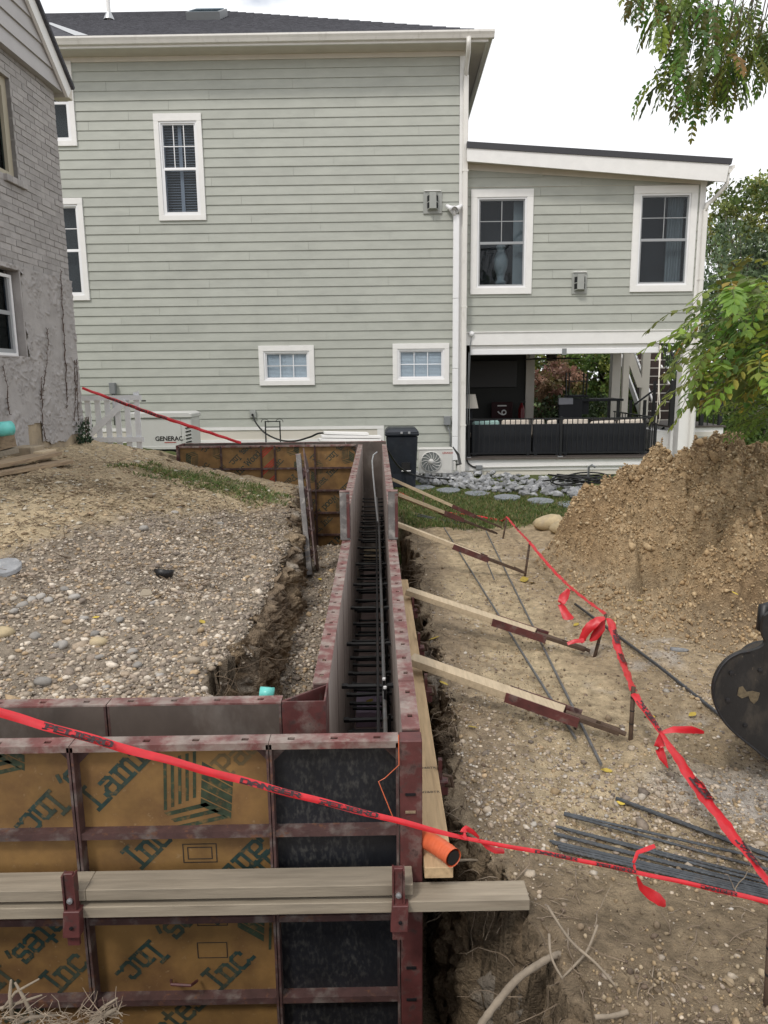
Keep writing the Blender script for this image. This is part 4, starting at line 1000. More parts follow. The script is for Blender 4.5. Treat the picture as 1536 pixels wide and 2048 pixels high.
# downspout, line cover, fittings on the wall
dx = hp(930, 400, -.06)[0]
MB().tube([(dx, -OV - .06, ze - .1), (dx, -OV - .07, ze - .2), (dx, -OV + .02, ze - .32), (dx, -.09, ze - .46), (dx, -.075, ze - .6)], .045, 10).build('downspout_elbow', 'gutter', house, local=True, smooth=True)
hb('downspout', 'gutter', dx - .05, dx + .05, -.115, -.04, z_base + .05, ze - .58, bevel=.012)
for zb3 in (4.0, 1.4, -1.0): hb('downspout_strap', 'gutter', dx - .06, dx + .06, -.119, -.036, zb3, zb3 + .03)
cx = hp(911, 650, -.05)[0]; ctop = hp(911, 430, -.05)[1]
lc = thing('line_cover', 'white vertical line cover running down the siding beside the downspout', 'line cover', h2w(cx, -.05, z_base + .3), HROT)
_z0 = z_base + .3
for a_, b_, in ((0.0, .5), (.505, 1.9), (1.905, 3.3), (3.305, ctop - _z0)):
    MB().box(-.06, .06, -.06, .045, a_, b_).build('cover_section', 'vinyl', lc, local=True, bevel=.008)
# vent hoods
def vent(px, py, w, dy, label):
    x, z = hp(px, py, dy); t = thing('wall_vent', label, 'vent', h2w(x, dy - .02, z), HROT)
    def bb(n, m, *a): return MB().box(*a).build(n, m, t, local=True, bevel=.003)
    bb('back_plate', 'box_vent', -w / 2, w / 2, -.02, .012, -.21, .21)
    MB().poly_extrude([(-.11, -.021, -.15), (-.065, -.14, -.13), (.065, -.14, -.13), (.11, -.021, -.15)], (0, 0, .30)).build('hood', 'box_vent', t, local=True)
    for s in (-1, 1):
        for z0 in (-.12, .01): 
            MB().poly_extrude([(s * .107, -.032, z0), (s * .072, -.125, z0), (s * .0725, -.1265, z0), (s * .1085, -.033, z0)], (0, 0, .11)).build('vent_slot', 'room_dark', t, local=True)
    bb('hood_cap', 'trim_white', -w / 2 + .02, w / 2 - .02, -.05, .0125, .2105, .225)
mat('box_vent', (0.33, 0.34, 0.32), 0.6, 0.06, 9, 0.0)
vent(865, 406, .37, 0, 'grey green vent hood on the tall wall beside the floodlight')
# floodlight
x, z = hp(908, 419, -.05); fl = thing('floodlight', 'white twin-headed floodlight above the line cover', 'floodlight', h2w(x, -.06, z), HROT)
MB().lathe([(0, -.05), (.07, -.05), (.08, 0), (.05, .05)], (0, .045, 0), 14, 'Y').build('mount', 'vinyl', fl, local=True, smooth=True)
for s in (-1, 1):
    M = Matrix.Rotation(s * .9, 3, 'Y') @ Matrix.Rotation(-.5, 3, 'X')
    mb = MB().lathe([(.001, .10), (.035, .09), (.045, 0), (.075, -.10), (.066, -.095), (.03, -.02)], (0, 0, 0), 14)
    mb.v = [tuple(M @ Vector(v) + Vector((s * .09, -.06, .02))) for v in mb.v]
    mb.build('lamp_head', 'vinyl', fl, local=True, smooth=True)
MB().lathe([(.001, -.10), (.03, -.095), (.04, -.03), (.03, .0)], (.0, -.04, -.03), 12).build('sensor', 'vinyl', fl, local=True, smooth=True)

# ---------------------------------------------------------------- the wing over the covered porch
DW = .12
wing = thing('porch_wing', 'raised side wing with two tall windows over an open covered porch', 'house wing', HO, HROT)
xw0 = xR + .052; xw1 = hp(1404, 500, DW)[0]
zbt = hp(1160, 663, DW)[1]; zbm = hp(1160, 688, DW)[1]
zsl = hp(938, 338, DW)[1]; zsr = hp(1395, 368, DW)[1]
def wtop(x): return zsl + (zsr - zsl) * (x - xw0) / (xw1 - xw0)
wh = [window(wing, (942, 380, 1062, 588), DW, 'urn', True, (1, 1), .13, 'sash_grey', 'glass', .15), window(wing, (1268, 372.5, 1383, 583), DW, 'curtain', True, (1, 1), .13, 'sash_grey', 'glass', .15)]
side_wall(wing, xw0, xw1 - .12, zbt, zsl, DW, wh, seed=5, sheath=False, topz=wtop)
for a_, b_, c_, d_ in rects_minus(xw0, xw1 - .12, zbt, zsr, wh): MB().box(a_, b_, DW + .003, DW + .1, c_, d_).build('wall_sheathing', 'siding', wing, local=True)
MB().poly_extrude([(xw0, DW + .004, zsr), (xw1, DW + .004, zsr), (xw0, DW + .004, zsl)], (0, .09, 0)).build('wall_sheathing', 'siding', wing, local=True)
hb('corner_board', 'trim_white', xw1 - .118, xw1, DW - .025, DW + .1, zbm, wtop(xw1) + .03, wing)
hb('band_board', 'trim_white', xw0, xw1 - .119, DW - .03, DW + .12, zbm + .0, zbt - .002, wing)
hb('band_cap', 'trim_white', xw0, xw1, DW - .05, DW + .1, zbt - .0015, zbt + .018, wing)
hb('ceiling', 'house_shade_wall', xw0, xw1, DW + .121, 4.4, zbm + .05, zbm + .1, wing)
hb('far_wall', 'siding', xw0, xw1, 4.3, 4.4, zbm + .1, zsr, wing); hb('end_wall', 'siding', xw1 - .1, xw1, DW + .101, 4.3, zbm + .1, zsr - .02, wing)
# sloping roof: rake board, soffit, metal edge
OW = .36
def rk(px, py): x, z = hp(px, py, DW - OW); return Vector((x, DW - OW, z))
r0, r1 = rk(934, 296), rk(1459, 329); b0, b1 = rk(934, 322), rk(1452, 364); u0, u1 = rk(934, 283), rk(1465, 317)
MB().poly_extrude([b0, b1, r1, r0], (0, .04, 0)).build('rake_board', 'trim_white', wing, local=True)
MB().poly_extrude([r0 + Vector((0, -.02, .001)), r1 + Vector((.03, -.02, .001)), u1 + Vector((0, -.02, 0)), u0 + Vector((0, -.02, 0))], (0, 5.2, 0)).build('roof', 'roof_metal', wing, local=True)
sB = Vector((0, .041, .05))
so0 = b0 + sB; so1 = rk(1424, 352) + sB
MB().add([so0, so1, Vector((so1.x, DW + .0, so1.z - .0)), Vector((so0.x, DW + .0, so0.z)), so0 + Vector((0, 0, .03)), so1 + Vector((0, 0, .03)), Vector((so1.x, DW, so1.z + .03)), Vector((so0.x, DW, so0.z + .03))],
         [(0, 1, 2, 3), (4, 7, 6, 5), (0, 4, 5, 1), (1, 5, 6, 2), (2, 6, 7, 3)]).build('soffit', 'soffit', wing, local=True)
MB().box(xw0, xw1 + .02, DW - .02, DW + .0, wtop(xw1) - .01, wtop(xw1) - .002).build('frieze_strip', 'trim_cream', wing, local=True)
MB().poly_extrude([(xw0, DW - .022, zsl - .02), (xw1 + .02, DW - .022, zsr - .02), (xw1 + .02, DW - .022, zsr + .12), (xw0, DW - .022, zsl + .1)], (0, .02, 0)).build('frieze_board', 'soffit', wing, local=True)
g1 = rk(1459, 331)
MB().poly_extrude([(g1.x + .0, g1.y + .03, g1.z), (g1.x + .13, g1.y + .03, g1.z + .02), (g1.x + .12, g1.y + .03, g1.z - .03), (g1.x + .05, g1.y + .03, g1.z - .12), (g1.x, g1.y + .03, g1.z - .13)], (0, 4.6, 0)).build('gutter', 'gutter', wing, local=True)
gx = g1.x + .02
dpx = hp(1399, 600, DW - .06)[0]; dpb = dpx
MB().tube([(gx, DW - OW + .1, g1.z - .12), (gx, DW - OW + .1, g1.z - .3), (gx - .08, DW - OW + .12, g1.z - .42), (dpx + .14, DW - .07, g1.z - .56), (dpx + .03, DW - .07, g1.z - .64), (dpx, DW - .07, g1.z - .78)], .042, 10).build('downspout_elbow', 'gutter', wing, local=True, smooth=True)
hb('downspout', 'gutter', dpx - .045, dpx + .045, DW - .105, DW - .028, z_base + .2, g1.z - .74, wing, bevel=.012)
for q in (1.9, -.2): hb('downspout_strap', 'gutter', dpx - .055, dpx + .055, DW - .109, DW - .026, q, q + .03, wing)
vent(1158, 567, .31, DW, 'grey vent hood with a louvred side between the wing windows')
# porch post, deck, skirt
zd = hp(1120, 914, DW)[1]
px0, px1 = hp(1354, 905, DW)[0], hp(1381, 905, DW)[0]
hb('corner_post', 'trim_white', px0, px1 + .06, DW - .01, DW + .28, zd - .35, zbm - .001, wing, bevel=.008)
hb('post_collar', 'trim_white', px0 - .02, px1 + .08, DW - .026, DW + .3, zbm - .12, zbm - .0015, wing)
xdr = hp(1325, 914, DW - .1)[0]
hb('deck_floor', 'deck', xw0, xdr + .0, DW - .1, 4.4, zd - .03, zd, wing)
hb('deck_fascia', 'trim_white', xw0, xdr - .02, DW - .05, DW, zd - .27, zd - .031, wing)
hb('skirt_wall', 'trim_cream', xw0, px1 + .3, DW - .03, DW + .1, z_base - .3, zd - .271, wing)
hb('skirt_panel', 'siding', hp(1010, 955)[0], hp(1110, 955)[0], DW - .036, DW - .0305, z_base - .1, zd - .47, wing)
hb('skirt_panel', 'siding', hp(1130, 955)[0], hp(1300, 955)[0], DW - .036, DW - .0305, z_base - .1, zd - .47, wing)
hb('skirt_batten', 'trim_white', xw0, px1, DW - .04, DW - .0305, zd - .44, zd - .40, wing)
# rolled screen under the beam
xs0, xs1 = hp(940, 700, DW)[0], hp(1318, 700, DW)[0]
rs_ = thing('roll_screen', 'white rolled-up screen housing under the porch beam', 'roll screen', h2w(xs0, DW, zbm), HROT)
for (k, a_, b_) in ((0, 0.0, .49), (1, .51, 1.0)):
    MB().box(a_ * (xs1 - xs0), b_ * (xs1 - xs0), .0, .1, -.20, -.09).build('screen_tube', 'vinyl', rs_, local=True, bevel=.01)
MB().box(0, xs1 - xs0, .02, .12, -.088, -.004).build('screen_cassette', 'trim_white', rs_, local=True)
MB().box(.488 * (xs1 - xs0), .512 * (xs1 - xs0), -.003, .09, -.215, -.0885).build('centre_bracket', 'box_grey', rs_, local=True)
# dark recess: wall set back on the left, back posts
xbk = hp(1050, 800, 3.6)[0]
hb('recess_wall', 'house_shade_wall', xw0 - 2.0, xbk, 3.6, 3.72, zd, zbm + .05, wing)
hb('back_post', 'trim_cream', xbk + .002, xbk + .22, 3.55, 3.75, zd, zbm + .049, wing)
for (pa, pb, dyy) in ((1224, 1241, 4.1),):
    xa, xb = hp(pa, 760, dyy)[0], hp(pb, 760, dyy)[0]; hb('back_post', 'trim_cream', xa, xb, dyy, dyy + .25, zd, zbm + .049, wing)
# ---------------------------------------------------------------- things in and around the porch
def hthing(name, label, cat, x, y, z, group=None): return thing(name, label, cat, h2w(x, y, z), HROT, group)
# front railing with balusters
rl = hthing('porch_railing', 'black metal railing along the front of the porch', 'railing', 0, 0, 0); rl.location = HO
zt_r = hp(1120, 836, DW)[1]; xr0, xr1 = hp(938, 880, DW)[0], hp(1311, 880, DW)[0]
MB().box(xr0, xr1, DW + .02, DW + .06, zt_r - .03, zt_r).build('top_rail', 'rail_black', rl, local=True)
MB().box(xr0, xr1, DW + .025, DW + .055, zd + .07, zd + .10).build('bottom_rail', 'rail_black', rl, local=True)
nb_ = int((xr1 - xr0) / .108); b0_ = None
for k in range(1, nb_):
    x = xr0 + (xr1 - xr0) * k / nb_
    if b0_ is None:
        b0_ = MB().box(-.009, .009, -.009, .009, 0, 1).build('baluster', 'rail_black', rl, local=True); o = b0_
    else: o = share(b0_, 'baluster', rl)
    o.location = (x, DW + .04, zd + .1); o.scale = (1, 1, zt_r - .03 - zd - .1)
for x in (xr0, hp(1122, 880, DW)[0], xr1):
    MB().box(x - .025, x + .025, DW + .012, DW + .068, zd, zt_r + .03).build('post', 'rail_black', rl, local=True)
    MB().box(x - .05, x + .05, DW - .0, DW + .08, zd + .0, zd + .018).build('post_foot', 'galv', rl, local=True)
# right-hand return of the railing, stepping up with the stair
sr = hthing('stair_railing', 'black sloping handrail beside the porch steps', 'railing', 0, 0, 0); sr.location = HO
q0 = (xr1, DW + .04, zt_r - .02); q1 = (xr1 + .02, 3.2, zt_r - .02)
MB().bar(q0, q1, .04, .03).build('top_rail', 'rail_black', sr, local=True); MB().bar((q0[0], q0[1], zd + .08), (q1[0], q1[1], zd + .08), .03, .03).build('bottom_rail', 'rail_black', sr, local=True)
for k in range(14):
    y = DW + .25 + k * .21; o = share(b0_, 'baluster', sr); o.location = (xr1 + .01, y, zd + .08); o.scale = (1, 1, zt_r - zd - .1)
xg, zg_ = hp(1268, 810, 2.6); xh, zh = hp(1368, 765, 2.6)
xg2, zg2 = hp(1290, 800, 2.4); 
MB().bar((xg, 2.6, zg_), (hp(1315, 775, 2.6)[0], 2.6, hp(1315, 775, 2.6)[1]), .04, .04).build('sloping_rail', 'rail_black', sr, local=True)
MB().bar((xg2, 1.6, hp(1290, 812, 1.6)[1]), (hp(1352, 765, 1.6)[0], 1.6, hp(1352, 765, 1.6)[1]), .04, .04).build('sloping_rail', 'rail_black', sr, local=True)
MB().bar((hp(1318, 862, 1.6)[0], 1.6, hp(1318, 862, 1.6)[1]), (hp(1352, 840, 1.6)[0], 1.6, hp(1352, 840, 1.6)[1]), .04, .04).build('sloping_rail', 'rail_black', sr, local=True)
for pxx, top, dyy in ((1310, 762, 2.6), (1290, 800, 1.6), (1352, 760, 1.6), (1262, 800, 2.6)):
    xx, zz_ = hp(pxx, top, dyy); MB().box(xx - .03, xx + .03, dyy - .03, dyy + .03, zd, zz_).build('post', 'rail_black', sr, local=True)
# sofas behind the railing
for k, (a_, b_) in enumerate(((943, 1062), (1066, 1120), (1126, 1292))):
    xa, xb = hp(a_, 850, .5)[0], hp(b_, 850, .5)[0]; z1 = hp(1000, 849, .5)[1]
    t = hthing('wicker_sofa', ('dark wicker sofa seen from behind at the downspout end of the railing', 'short dark wicker sofa at the middle post of the railing', 'dark wicker sofa seen from behind at the stair end of the railing')[k], 'sofa', xa, .45, zd)
    L = xb - xa
    MB().box(0, L, .0, .12, .05, z1 - zd).build('backrest', 'wicker', t, local=True, bevel=.01)
    MB().box(0, L, .121, .8, .08, .36).build('seat_base', 'wicker', t, local=True)
    for x in (0.03, L - .09):
        MB().box(x, x + .06, .0, .06, 0, .05).build('leg', 'wicker', t, local=True); MB().box(x, x + .06, .74, .8, 0, .08).build('leg', 'wicker', t, local=True)
    n = max(2, int(round(L / .6)))
    for i in range(n):
        w = L / n; m_ = 'cushion_teal' if (k == 0 and i == 0) else 'cushion'
        hc = z1 - zd + .085 + .03 * math.sin(i * 2.1 + k); MB().add([(i * w + .01, .125, .46), ((i + 1) * w - .01, .125, .46), ((i + 1) * w - .01, .3, .46), (i * w + .01, .3, .46), (i * w + .04, .15, hc - .02), ((i + 1) * w - .03, .15, hc), ((i + 1) * w - .03, .26, hc), (i * w + .04, .26, hc - .02)], [(0, 3, 2, 1), (4, 5, 6, 7), (0, 1, 5, 4), (1, 2, 6, 5), (2, 3, 7, 6), (3, 0, 4, 7)]).build('back_cushion', m_, t, local=True, bevel=.03)
        MB().box(i * w + .01, (i + 1) * w - .01, .2, .8, .361, .46).build('seat_cushion', 'cushion', t, local=True, bevel=.03)
# dining table with an upturned chair on it
xt, zt_ = hp(1190, 800, 2.4)
tb = hthing('dining_table', 'dark outdoor table carrying the upturned chair', 'table', xt, 2.4, zd)
zt_t = hp(1200, 797, 2.4)[1] - zd
MB().box(-.55, .55, -.45, .45, zt_t - .05, zt_t).build('tabletop', 'wicker', tb, local=True)
for sx in (-.48, .42):
    for sy in (-.4, .34): MB().box(sx, sx + .06, sy, sy + .06, 0, zt_t - .051).build('leg', 'rail_black', tb, local=True)
tb2 = hthing('low_table', 'low brown table beside the upturned chair table', 'table', hp(1222, 825, 1.6)[0], 1.6, zd)
MB().box(-.45, .55, -.3, .3, .66, .70).build('tabletop', 'deck', tb2, local=True)
for sx in (-.42, .48):
    for sy in (-.27, .22): MB().box(sx, sx + .05, sy, sy + .05, 0, .659).build('leg', 'rail_black', tb2, local=True)
xc_ = hp(1152, 790, 2.4)[0]
ch = hthing('upturned_chair', 'dark chair turned upside down on the table, legs up', 'chair', xc_, 2.4, zd + zt_t)
MB().box(-.24, .24, -.22, .22, .03, .09).build('seat', 'wicker', ch, local=True)
for sx, sy in ((-.22, -.2), (.19, -.2), (-.2, .17), (.21, .17)): MB().bar((sx, sy, .09), (sx * 1.05, sy * 1.1, .62), .025, .025).build('leg', 'rail_black', ch, local=True)
MB().bar((-.22, -.2, .42), (.2, -.2, .42), .02, .02).build('stretcher', 'rail_black', ch, local=True)
MB().box(-.24, .24, -.30, -.225, -.36, .02).build('backrest', 'wicker', ch, local=True)
ch2 = hthing('draped_chair', 'dark slatted chair with cloth over its back beside the table', 'chair', hp(1140, 850, 1.9)[0], 1.9, zd)
MB().box(-.28, .28, .0, .06, .45, hp(1140, 797, 1.9)[1] - zd).build('backrest', 'wicker', ch2, local=True, bevel=.02); MB().box(-.28, .28, .061, .5, .40, .45).build('seat', 'wicker', ch2, local=True)
for sx in (-.27, .23):
    for sy in (.0, .44): MB().box(sx, sx + .04, sy, sy + .04, 0, .399).build('leg', 'rail_black', ch2, local=True)
MB().box(-.29, .05, -.02, .085, hp(1140, 797, 1.9)[1] - zd - .14, hp(1140, 797, 1.9)[1] - zd + .015).build('cloth', 'blind_grey', ch2, local=True, bevel=.01)
# ceiling fan, hanging lantern
xf, zf = hp(1103, 718, 2.2); fn = hthing('ceiling_fan', 'dark ceiling fan hanging in the porch', 'fan', xf, 2.2, zf)
MB().lathe([(.001, -.05), (.12, -.04), (.13, .10), (.04, .14), (.02, .16), (.02, zbm + .05 - zf)], (0, 0, 0), 16).build('motor', 'deck', fn, local=True, smooth=True)
for k in range(5):
    a = R(4 + 72 * k); u = Vector((math.cos(a), math.sin(a), 0)); v = Vector((-u.y, u.x, .15))
    MB().add([u * .1 - v * .05, u * .1 + v * .05, u * .68 + v * .08, u * .68 - v * .08, u * .1 - v * .05 + Vector((0, 0, .012)), u * .1 + v * .05 + Vector((0, 0, .012)), u * .68 + v * .08 + Vector((0, 0, .012)), u * .68 - v * .08 + Vector((0, 0, .012))],
             [(0, 1, 2, 3), (4, 7, 6, 5), (0, 4, 5, 1), (1, 5, 6, 2), (2, 6, 7, 3), (3, 7, 4, 0)]).build('blade', 'rail_black', fn, local=True)
xl_, zl_ = hp(1063, 708, 3.2); la = hthing('hanging_lantern', 'small white lantern hanging near the porch ceiling', 'lantern', xl_, 3.2, zl_)
MB().box(-.065, .065, -.065, .065, -.1, .1).build('shade', 'vinyl', la, local=True, bevel=.01); MB().tube([(0, 0, .1), (0, 0, zbm + .05 - zl_)], .02, 8).build('stem', 'vinyl', la, local=True)
# things in the dark recess
xq, zq = hp(985, 748, 3.5); tv = hthing('wall_television', 'dark television screen on the recess wall', 'television', xq, 3.5, zq)
MB().box(-.62, .62, .0, .06, -.34, .34).build('screen', 'plastic_black', tv, local=True, bevel=.01); MB().box(-.2, .2, .061, .099, -.1, .1).build('wall_mount', 'plastic_black', tv, local=True)
xq, zq = hp(942, 802, 1.2); lp = hthing('table_lamp', 'lamp with a pale tapered shade just inside the porch', 'lamp', xq, 1.2, zd)
MB().lathe([(.001, 0), (.14, 0), (.14, .03), (.03, .06), (.03, zq - zd - .2), (.001, zq - zd - .2)], (0, 0, 0), 16).build('stand', 'wicker', lp, local=True, smooth=True)
MB().lathe([(.17, -.16), (.10, .15)], (0, 0, zq - zd + .0), 20).build('lamp_shade', 'lamp_shade', lp, local=True, smooth=True)
xq, zq = hp(1004, 818, 3.3); jr = hthing('jersey', 'shade-darkened red number 19 jersey propped sideways in the recess', 'jersey', xq, 3.3, zq)
MB().box(-.27, .27, .0, .03, -.24, .18).build('cloth', 'jersey', jr, local=True, bevel=.01)
def text_mesh(body, size, off=0.0):
    cu = bpy.data.curves.new('lettering', 'FONT'); cu.body = body; cu.size = size; cu.offset = off; cu.resolution_u = 3; cu.fill_mode = 'FRONT'
    ob = bpy.data.objects.new('lettering', cu); COL.objects.link(ob); bpy.context.view_layer.update()
    me = bpy.data.meshes.new_from_object(ob.evaluated_get(bpy.context.evaluated_depsgraph_get()))
    bpy.data.objects.remove(ob); bpy.data.curves.remove(cu)
    V = np.array([v.co[:] for v in me.vertices]); Fs = [tuple(p.vertices) for p in me.polygons]; bpy.data.meshes.remove(me)
    return V, Fs
def wall_text(body, size, parent, x, y, z, m, rot=0.0, name='lettering', off=0.0):
    V, Fs = text_mesh(body, size, off); c = (V.max(0) + V.min(0)) / 2; V = V - c
    ca, sa = math.cos(rot), math.sin(rot)
    return MB().add([(x + (p[0] * ca - p[1] * sa), y, z + (p[0] * sa + p[1] * ca)) for p in V], Fs).build(name, m, parent, local=True)
wall_text('19', .34, jr, .0, -.002, -.03, 'trim_white', R(-90))
xq, zq = hp(1043, 826, 3.2); ex = hthing('fire_extinguisher', 'small red extinguisher standing by the back post', 'extinguisher', xq, 3.2, zd)
MB().lathe([(.001, 0), (.075, 0), (.08, .05), (.08, .9), (.05, .98), (.03, 1.0), (.03, 1.05), (.001, 1.05)], (0, 0, 0), 14).build('cylinder', 'extinguisher', ex, local=True, smooth=True)
MB().box(-.02, .09, -.02, .02, 1.051, 1.09).build('valve', 'plastic_black', ex, local=True)
# outside stair, landing, upper flight
st = hthing('deck_stair', 'dark stair with pale edges climbing behind the porch', 'stair', 0, 0, 0); st.location = HO
y_a, y_b = 5.0, 8.6; xa0, z0_ = hp(1306, 876, y_a); xb0 = hp(1382, 876, y_a)[0]; ztop = hp(1310, 672, y_b)[1]; xa1 = hp(1285, 680, y_b)[0]
n = 13
for k in range(n):
    f = k / (n - 1.0); y = y_a + (y_b - y_a) * f; z = z0_ + (ztop - z0_) * f; sh = (xa1 - xa0) * f * .25
    MB().box(xa0 + sh, xb0 + sh, y, y + .31, z - .045, z - .02).build('tread', 'tread', st, local=True)
    MB().box(xa0 + sh, xb0 + sh, y - .012, y - .0005, z - .05, z - .016).build('tread_edge', 'trim_cream', st, local=True)
    MB().box(xa0 + sh, xb0 + sh, y + .27, y + .285, z - .02, z + (ztop - z0_) / (n - 1) - .046).build('riser', 'tread', st, local=True)
for x in (xa0 - .05, xb0):
    MB().poly_extrude([(x, y_a, z0_ - .3), (x, y_b + .3, ztop - .25), (x, y_b + .3, ztop + .02), (x, y_a, z0_ + .0)], (.045, 0, 0)).build('stringer', 'trim_white', st, local=True)
    MB().bar((x + .02, y_a, z0_ + .95), (x + .02, y_b + .2, ztop + .95), .05, .05).build('handrail', 'trim_white' if x < xb0 else 'rail_black', st, local=True)
    for k in range(26):
        f = k / 25.0; o = share(b0_, 'baluster', st); o.location = (x + .02, y_a + (y_b - y_a) * f, z0_ + (ztop - z0_) * f); o.scale = (1, 1, .94)
for pa, pb, dyy, tp in ((1246, 1258, 4.5, 700), (1284, 1299, 4.9, 690)):
    xa, xb = hp(pa, 760, dyy)[0], hp(pb, 760, dyy)[0]; MB().box(xa, xb, dyy, dyy + .15, z_base, zbm + .3).build('support_post', 'trim_cream', st, local=True)
MB().poly_extrude([(hp(1262, 690, 4.8)[0], 4.8, hp(1262, 690, 4.8)[1]), (hp(1290, 775, 4.8)[0], 4.8, hp(1290, 775, 4.8)[1]), (hp(1275, 775, 4.8)[0], 4.8, hp(1275, 775, 4.8)[1]), (hp(1245, 690, 4.8)[0], 4.8, hp(1245, 690, 4.8)[1])], (0, .06, 0)).build('diagonal_brace', 'trim_cream', st, local=True)
ld = hthing('stair_landing', 'white panelled landing with black railing at the foot of the stair', 'landing', 0, 0, 0); ld.location = HO
yl = 1.2; xa, zt2 = hp(1342, 852, yl); xb = hp(1447, 852, yl)[0]; zb2 = hp(1400, 905, yl)[1]
MB().box(xa, xb, yl, yl + 2.2, z_base, zt2 - .04).build('base', 'trim_white', ld, local=True)
MB().box(xa - .04, xb + .04, yl - .04, yl + 2.2, zt2 - .039, zt2).build('top_board', 'deck', ld, local=True)
MB().box(xa + .15, xb - .12, yl - .012, yl - .001, zb2 + .05, zt2 - .14).build('panel_field', 'trim_cream', ld, local=True)
MB().box(xa + .3, xb - .25, yl - .018, yl - .0125, zb2 + .14, zt2 - .24).build('panel_inset', 'siding', ld, local=True)
for k in range(9):
    f = k / 8.0; o = share(b0_, 'baluster', ld); o.location = (xa + .06 + (xb - xa - .12) * f, yl + .1, zt2); o.scale = (1, 1, .95)
MB().box(xa, xb, yl + .08, yl + .12, zt2 + .95, zt2 + .99).build('top_rail', 'rail_black', ld, local=True)
for x in (xa + .02, xb - .05, (xa + xb) / 2 + .12): MB().box(x - .04, x + .04, yl + .06, yl + .14, zt2, zt2 + 1.02).build('post', 'rail_black', ld, local=True)
MB().box(hp(1312, 870, yl)[0], xa - .001, yl + .1, yl + 1.2, z_base, hp(1312, 862, yl)[1]).build('lower_step', 'trim_white', ld, local=True)
# pull cord, conduit, sensor on the porch front
def htube(name, label, cat, pts, r_, m, dy):
    path = [h2w(hp(a, b, dy)[0], dy, hp(a, b, dy)[1]) for a, b in pts]
    o = MB().tube(path, r_, 6).build(name, m, None, smooth=True); return tag(o, label, cat)
htube('looped_cord', 'pale looped pull cord at the downspout end of the porch opening', 'cord', [(938, 705), (936, 760), (934, 840), (935, 850), (938, 850), (939, 835), (938, 760), (941, 690), (943, 672)], .009, 'box_grey', DW - .06)
htube('looped_cord', 'pale looped pull cord hanging beside the stair', 'cord', [(1320, 690), (1316, 800), (1312, 845), (1317, 848), (1320, 835), (1318, 760), (1322, 692)], .009, 'lamp_shade', DW - .06)
x, z = hp(943, 668, DW - .04); sn = hthing('round_sensor', 'round white sensor on the porch beam', 'sensor', x, DW - .04, z)
MB().lathe([(.001, -.04), (.05, -.035), (.06, 0), (.06, .012)], (0, 0, 0), 18, 'Y').build('sensor_body', 'vinyl', sn, local=True, smooth=True)
htube('conduit', 'black cable bending into grey conduit along the porch skirt', 'conduit', [(933, 880), (932, 915), (936, 926), (945, 933), (955, 935)], .018, 'plastic_black', DW - .07)
htube('conduit', 'thin pale conduit running along the porch skirt', 'conduit', [(962, 935), (1100, 932), (1290, 930)], .014, 'ac_white', DW - .075)
x, z = hp(958, 935, DW - .07); jb = hthing('junction_box', 'small grey junction box on the porch skirt', 'junction box', x, DW - .06, z)
MB().box(-.07, .07, -.05, .02, -.045, .05).build('box_body', 'box_grey', jb, local=True, bevel=.006); MB().box(-.055, .055, -.056, -.0505, -.03, .035).build('cover', 'box_grey', jb, local=True)
# ---------------------------------------------------------------- the painted brick house on the left
BROT = R(-92.6); BC = at_y(166, 872, 9.0); BC.z = 0
BU = Vector((math.cos(BROT), math.sin(BROT), 0)); BN = Vector((-math.sin(BROT), math.cos(BROT), 0))   # along the wall towards the camera, out of the wall
def bp_(px, py, off=0.0):
    p = at_plane(px, py, BC + BN * off, BN); return ((p - BC).dot(BU), p.z)
brick_house = thing('brick_house', 'grey painted brick house with stuccoed base and steep gable', 'house', BC, BROT)
def bb(name, m, *a, bevel=0.0, parent=None): return MB().box(*a).build(name, m, parent or brick_house, local=True, bevel=bevel)
z_sb = bp_(148, 566)[1]; z_gb = bp_(122, 190)[1]; zg0 = -1.0; SMAX = 2.6
# openings: upper window and basement window, both cut by the picture edge
u_s = bp_(28, 250)[0]; u_zt = bp_(8, 148)[1]; u_zb = bp_(20, 352)[1]
l_s = bp_(38, 620)[0]; l_zt = bp_(30, 540)[1]; l_zb = bp_(36, 712)[1]
bb('wall_body', 'mortar_paint', 0, SMAX + 3, -5.0, -.13, zg0 - .6, z_gb)
for r_ in rects_minus(0, SMAX + 3, z_sb, z_gb, [(u_s, u_s + 1.0, u_zb, u_zt)]):
    bb('mortar_bed', 'mortar_paint', r_[0], r_[1], -.129, -.007, r_[2], r_[3])
bk = MB().box(0, 1, -.012, 0, 0, 1).build('brick', 'brick_paint', brick_house, local=True); bk0 = bk; first = True
far_b = MB(); ch_, bw_ = .0675, .208; rb_ = random.Random(8); row = 0; z = z_sb
while z < z_gb - .02:
    s = -(bw_ / 2) * (row % 2)
    while s < SMAX + 2.9:
        a, b = max(s, 0.0) + .005, min(s + bw_, SMAX + 2.9) - .005
        s += bw_
        if b - a < .03: continue
        mz = z + ch_ / 2
        if u_zb - .02 < mz < u_zt + .02:
            if a > u_s - .03 and b < u_s + 1.0: continue
            if a < u_s < b: b = u_s - .004
            if b - a < .02: continue
        if a > 2.15:
            far_b.box(a, b, -.012, rb_.uniform(-.003, .003), z + .006, z + ch_ - .005); continue
        o = bk0 if first else share(bk0, 'brick', brick_house); first = False
        o.location = (a, rb_.uniform(-.004, .003), z + .006); o.scale = (b - a, 1, min(ch_ - .011, z_gb - z - .004)); o.rotation_euler = (rb_.uniform(-.02, .02), rb_.uniform(-.004, .004), rb_.uniform(-.008, .008))
    z += ch_; row += 1
far_b.build('brick_courses', 'brick_paint', brick_house, local=True)['kind'] = 'stuff'
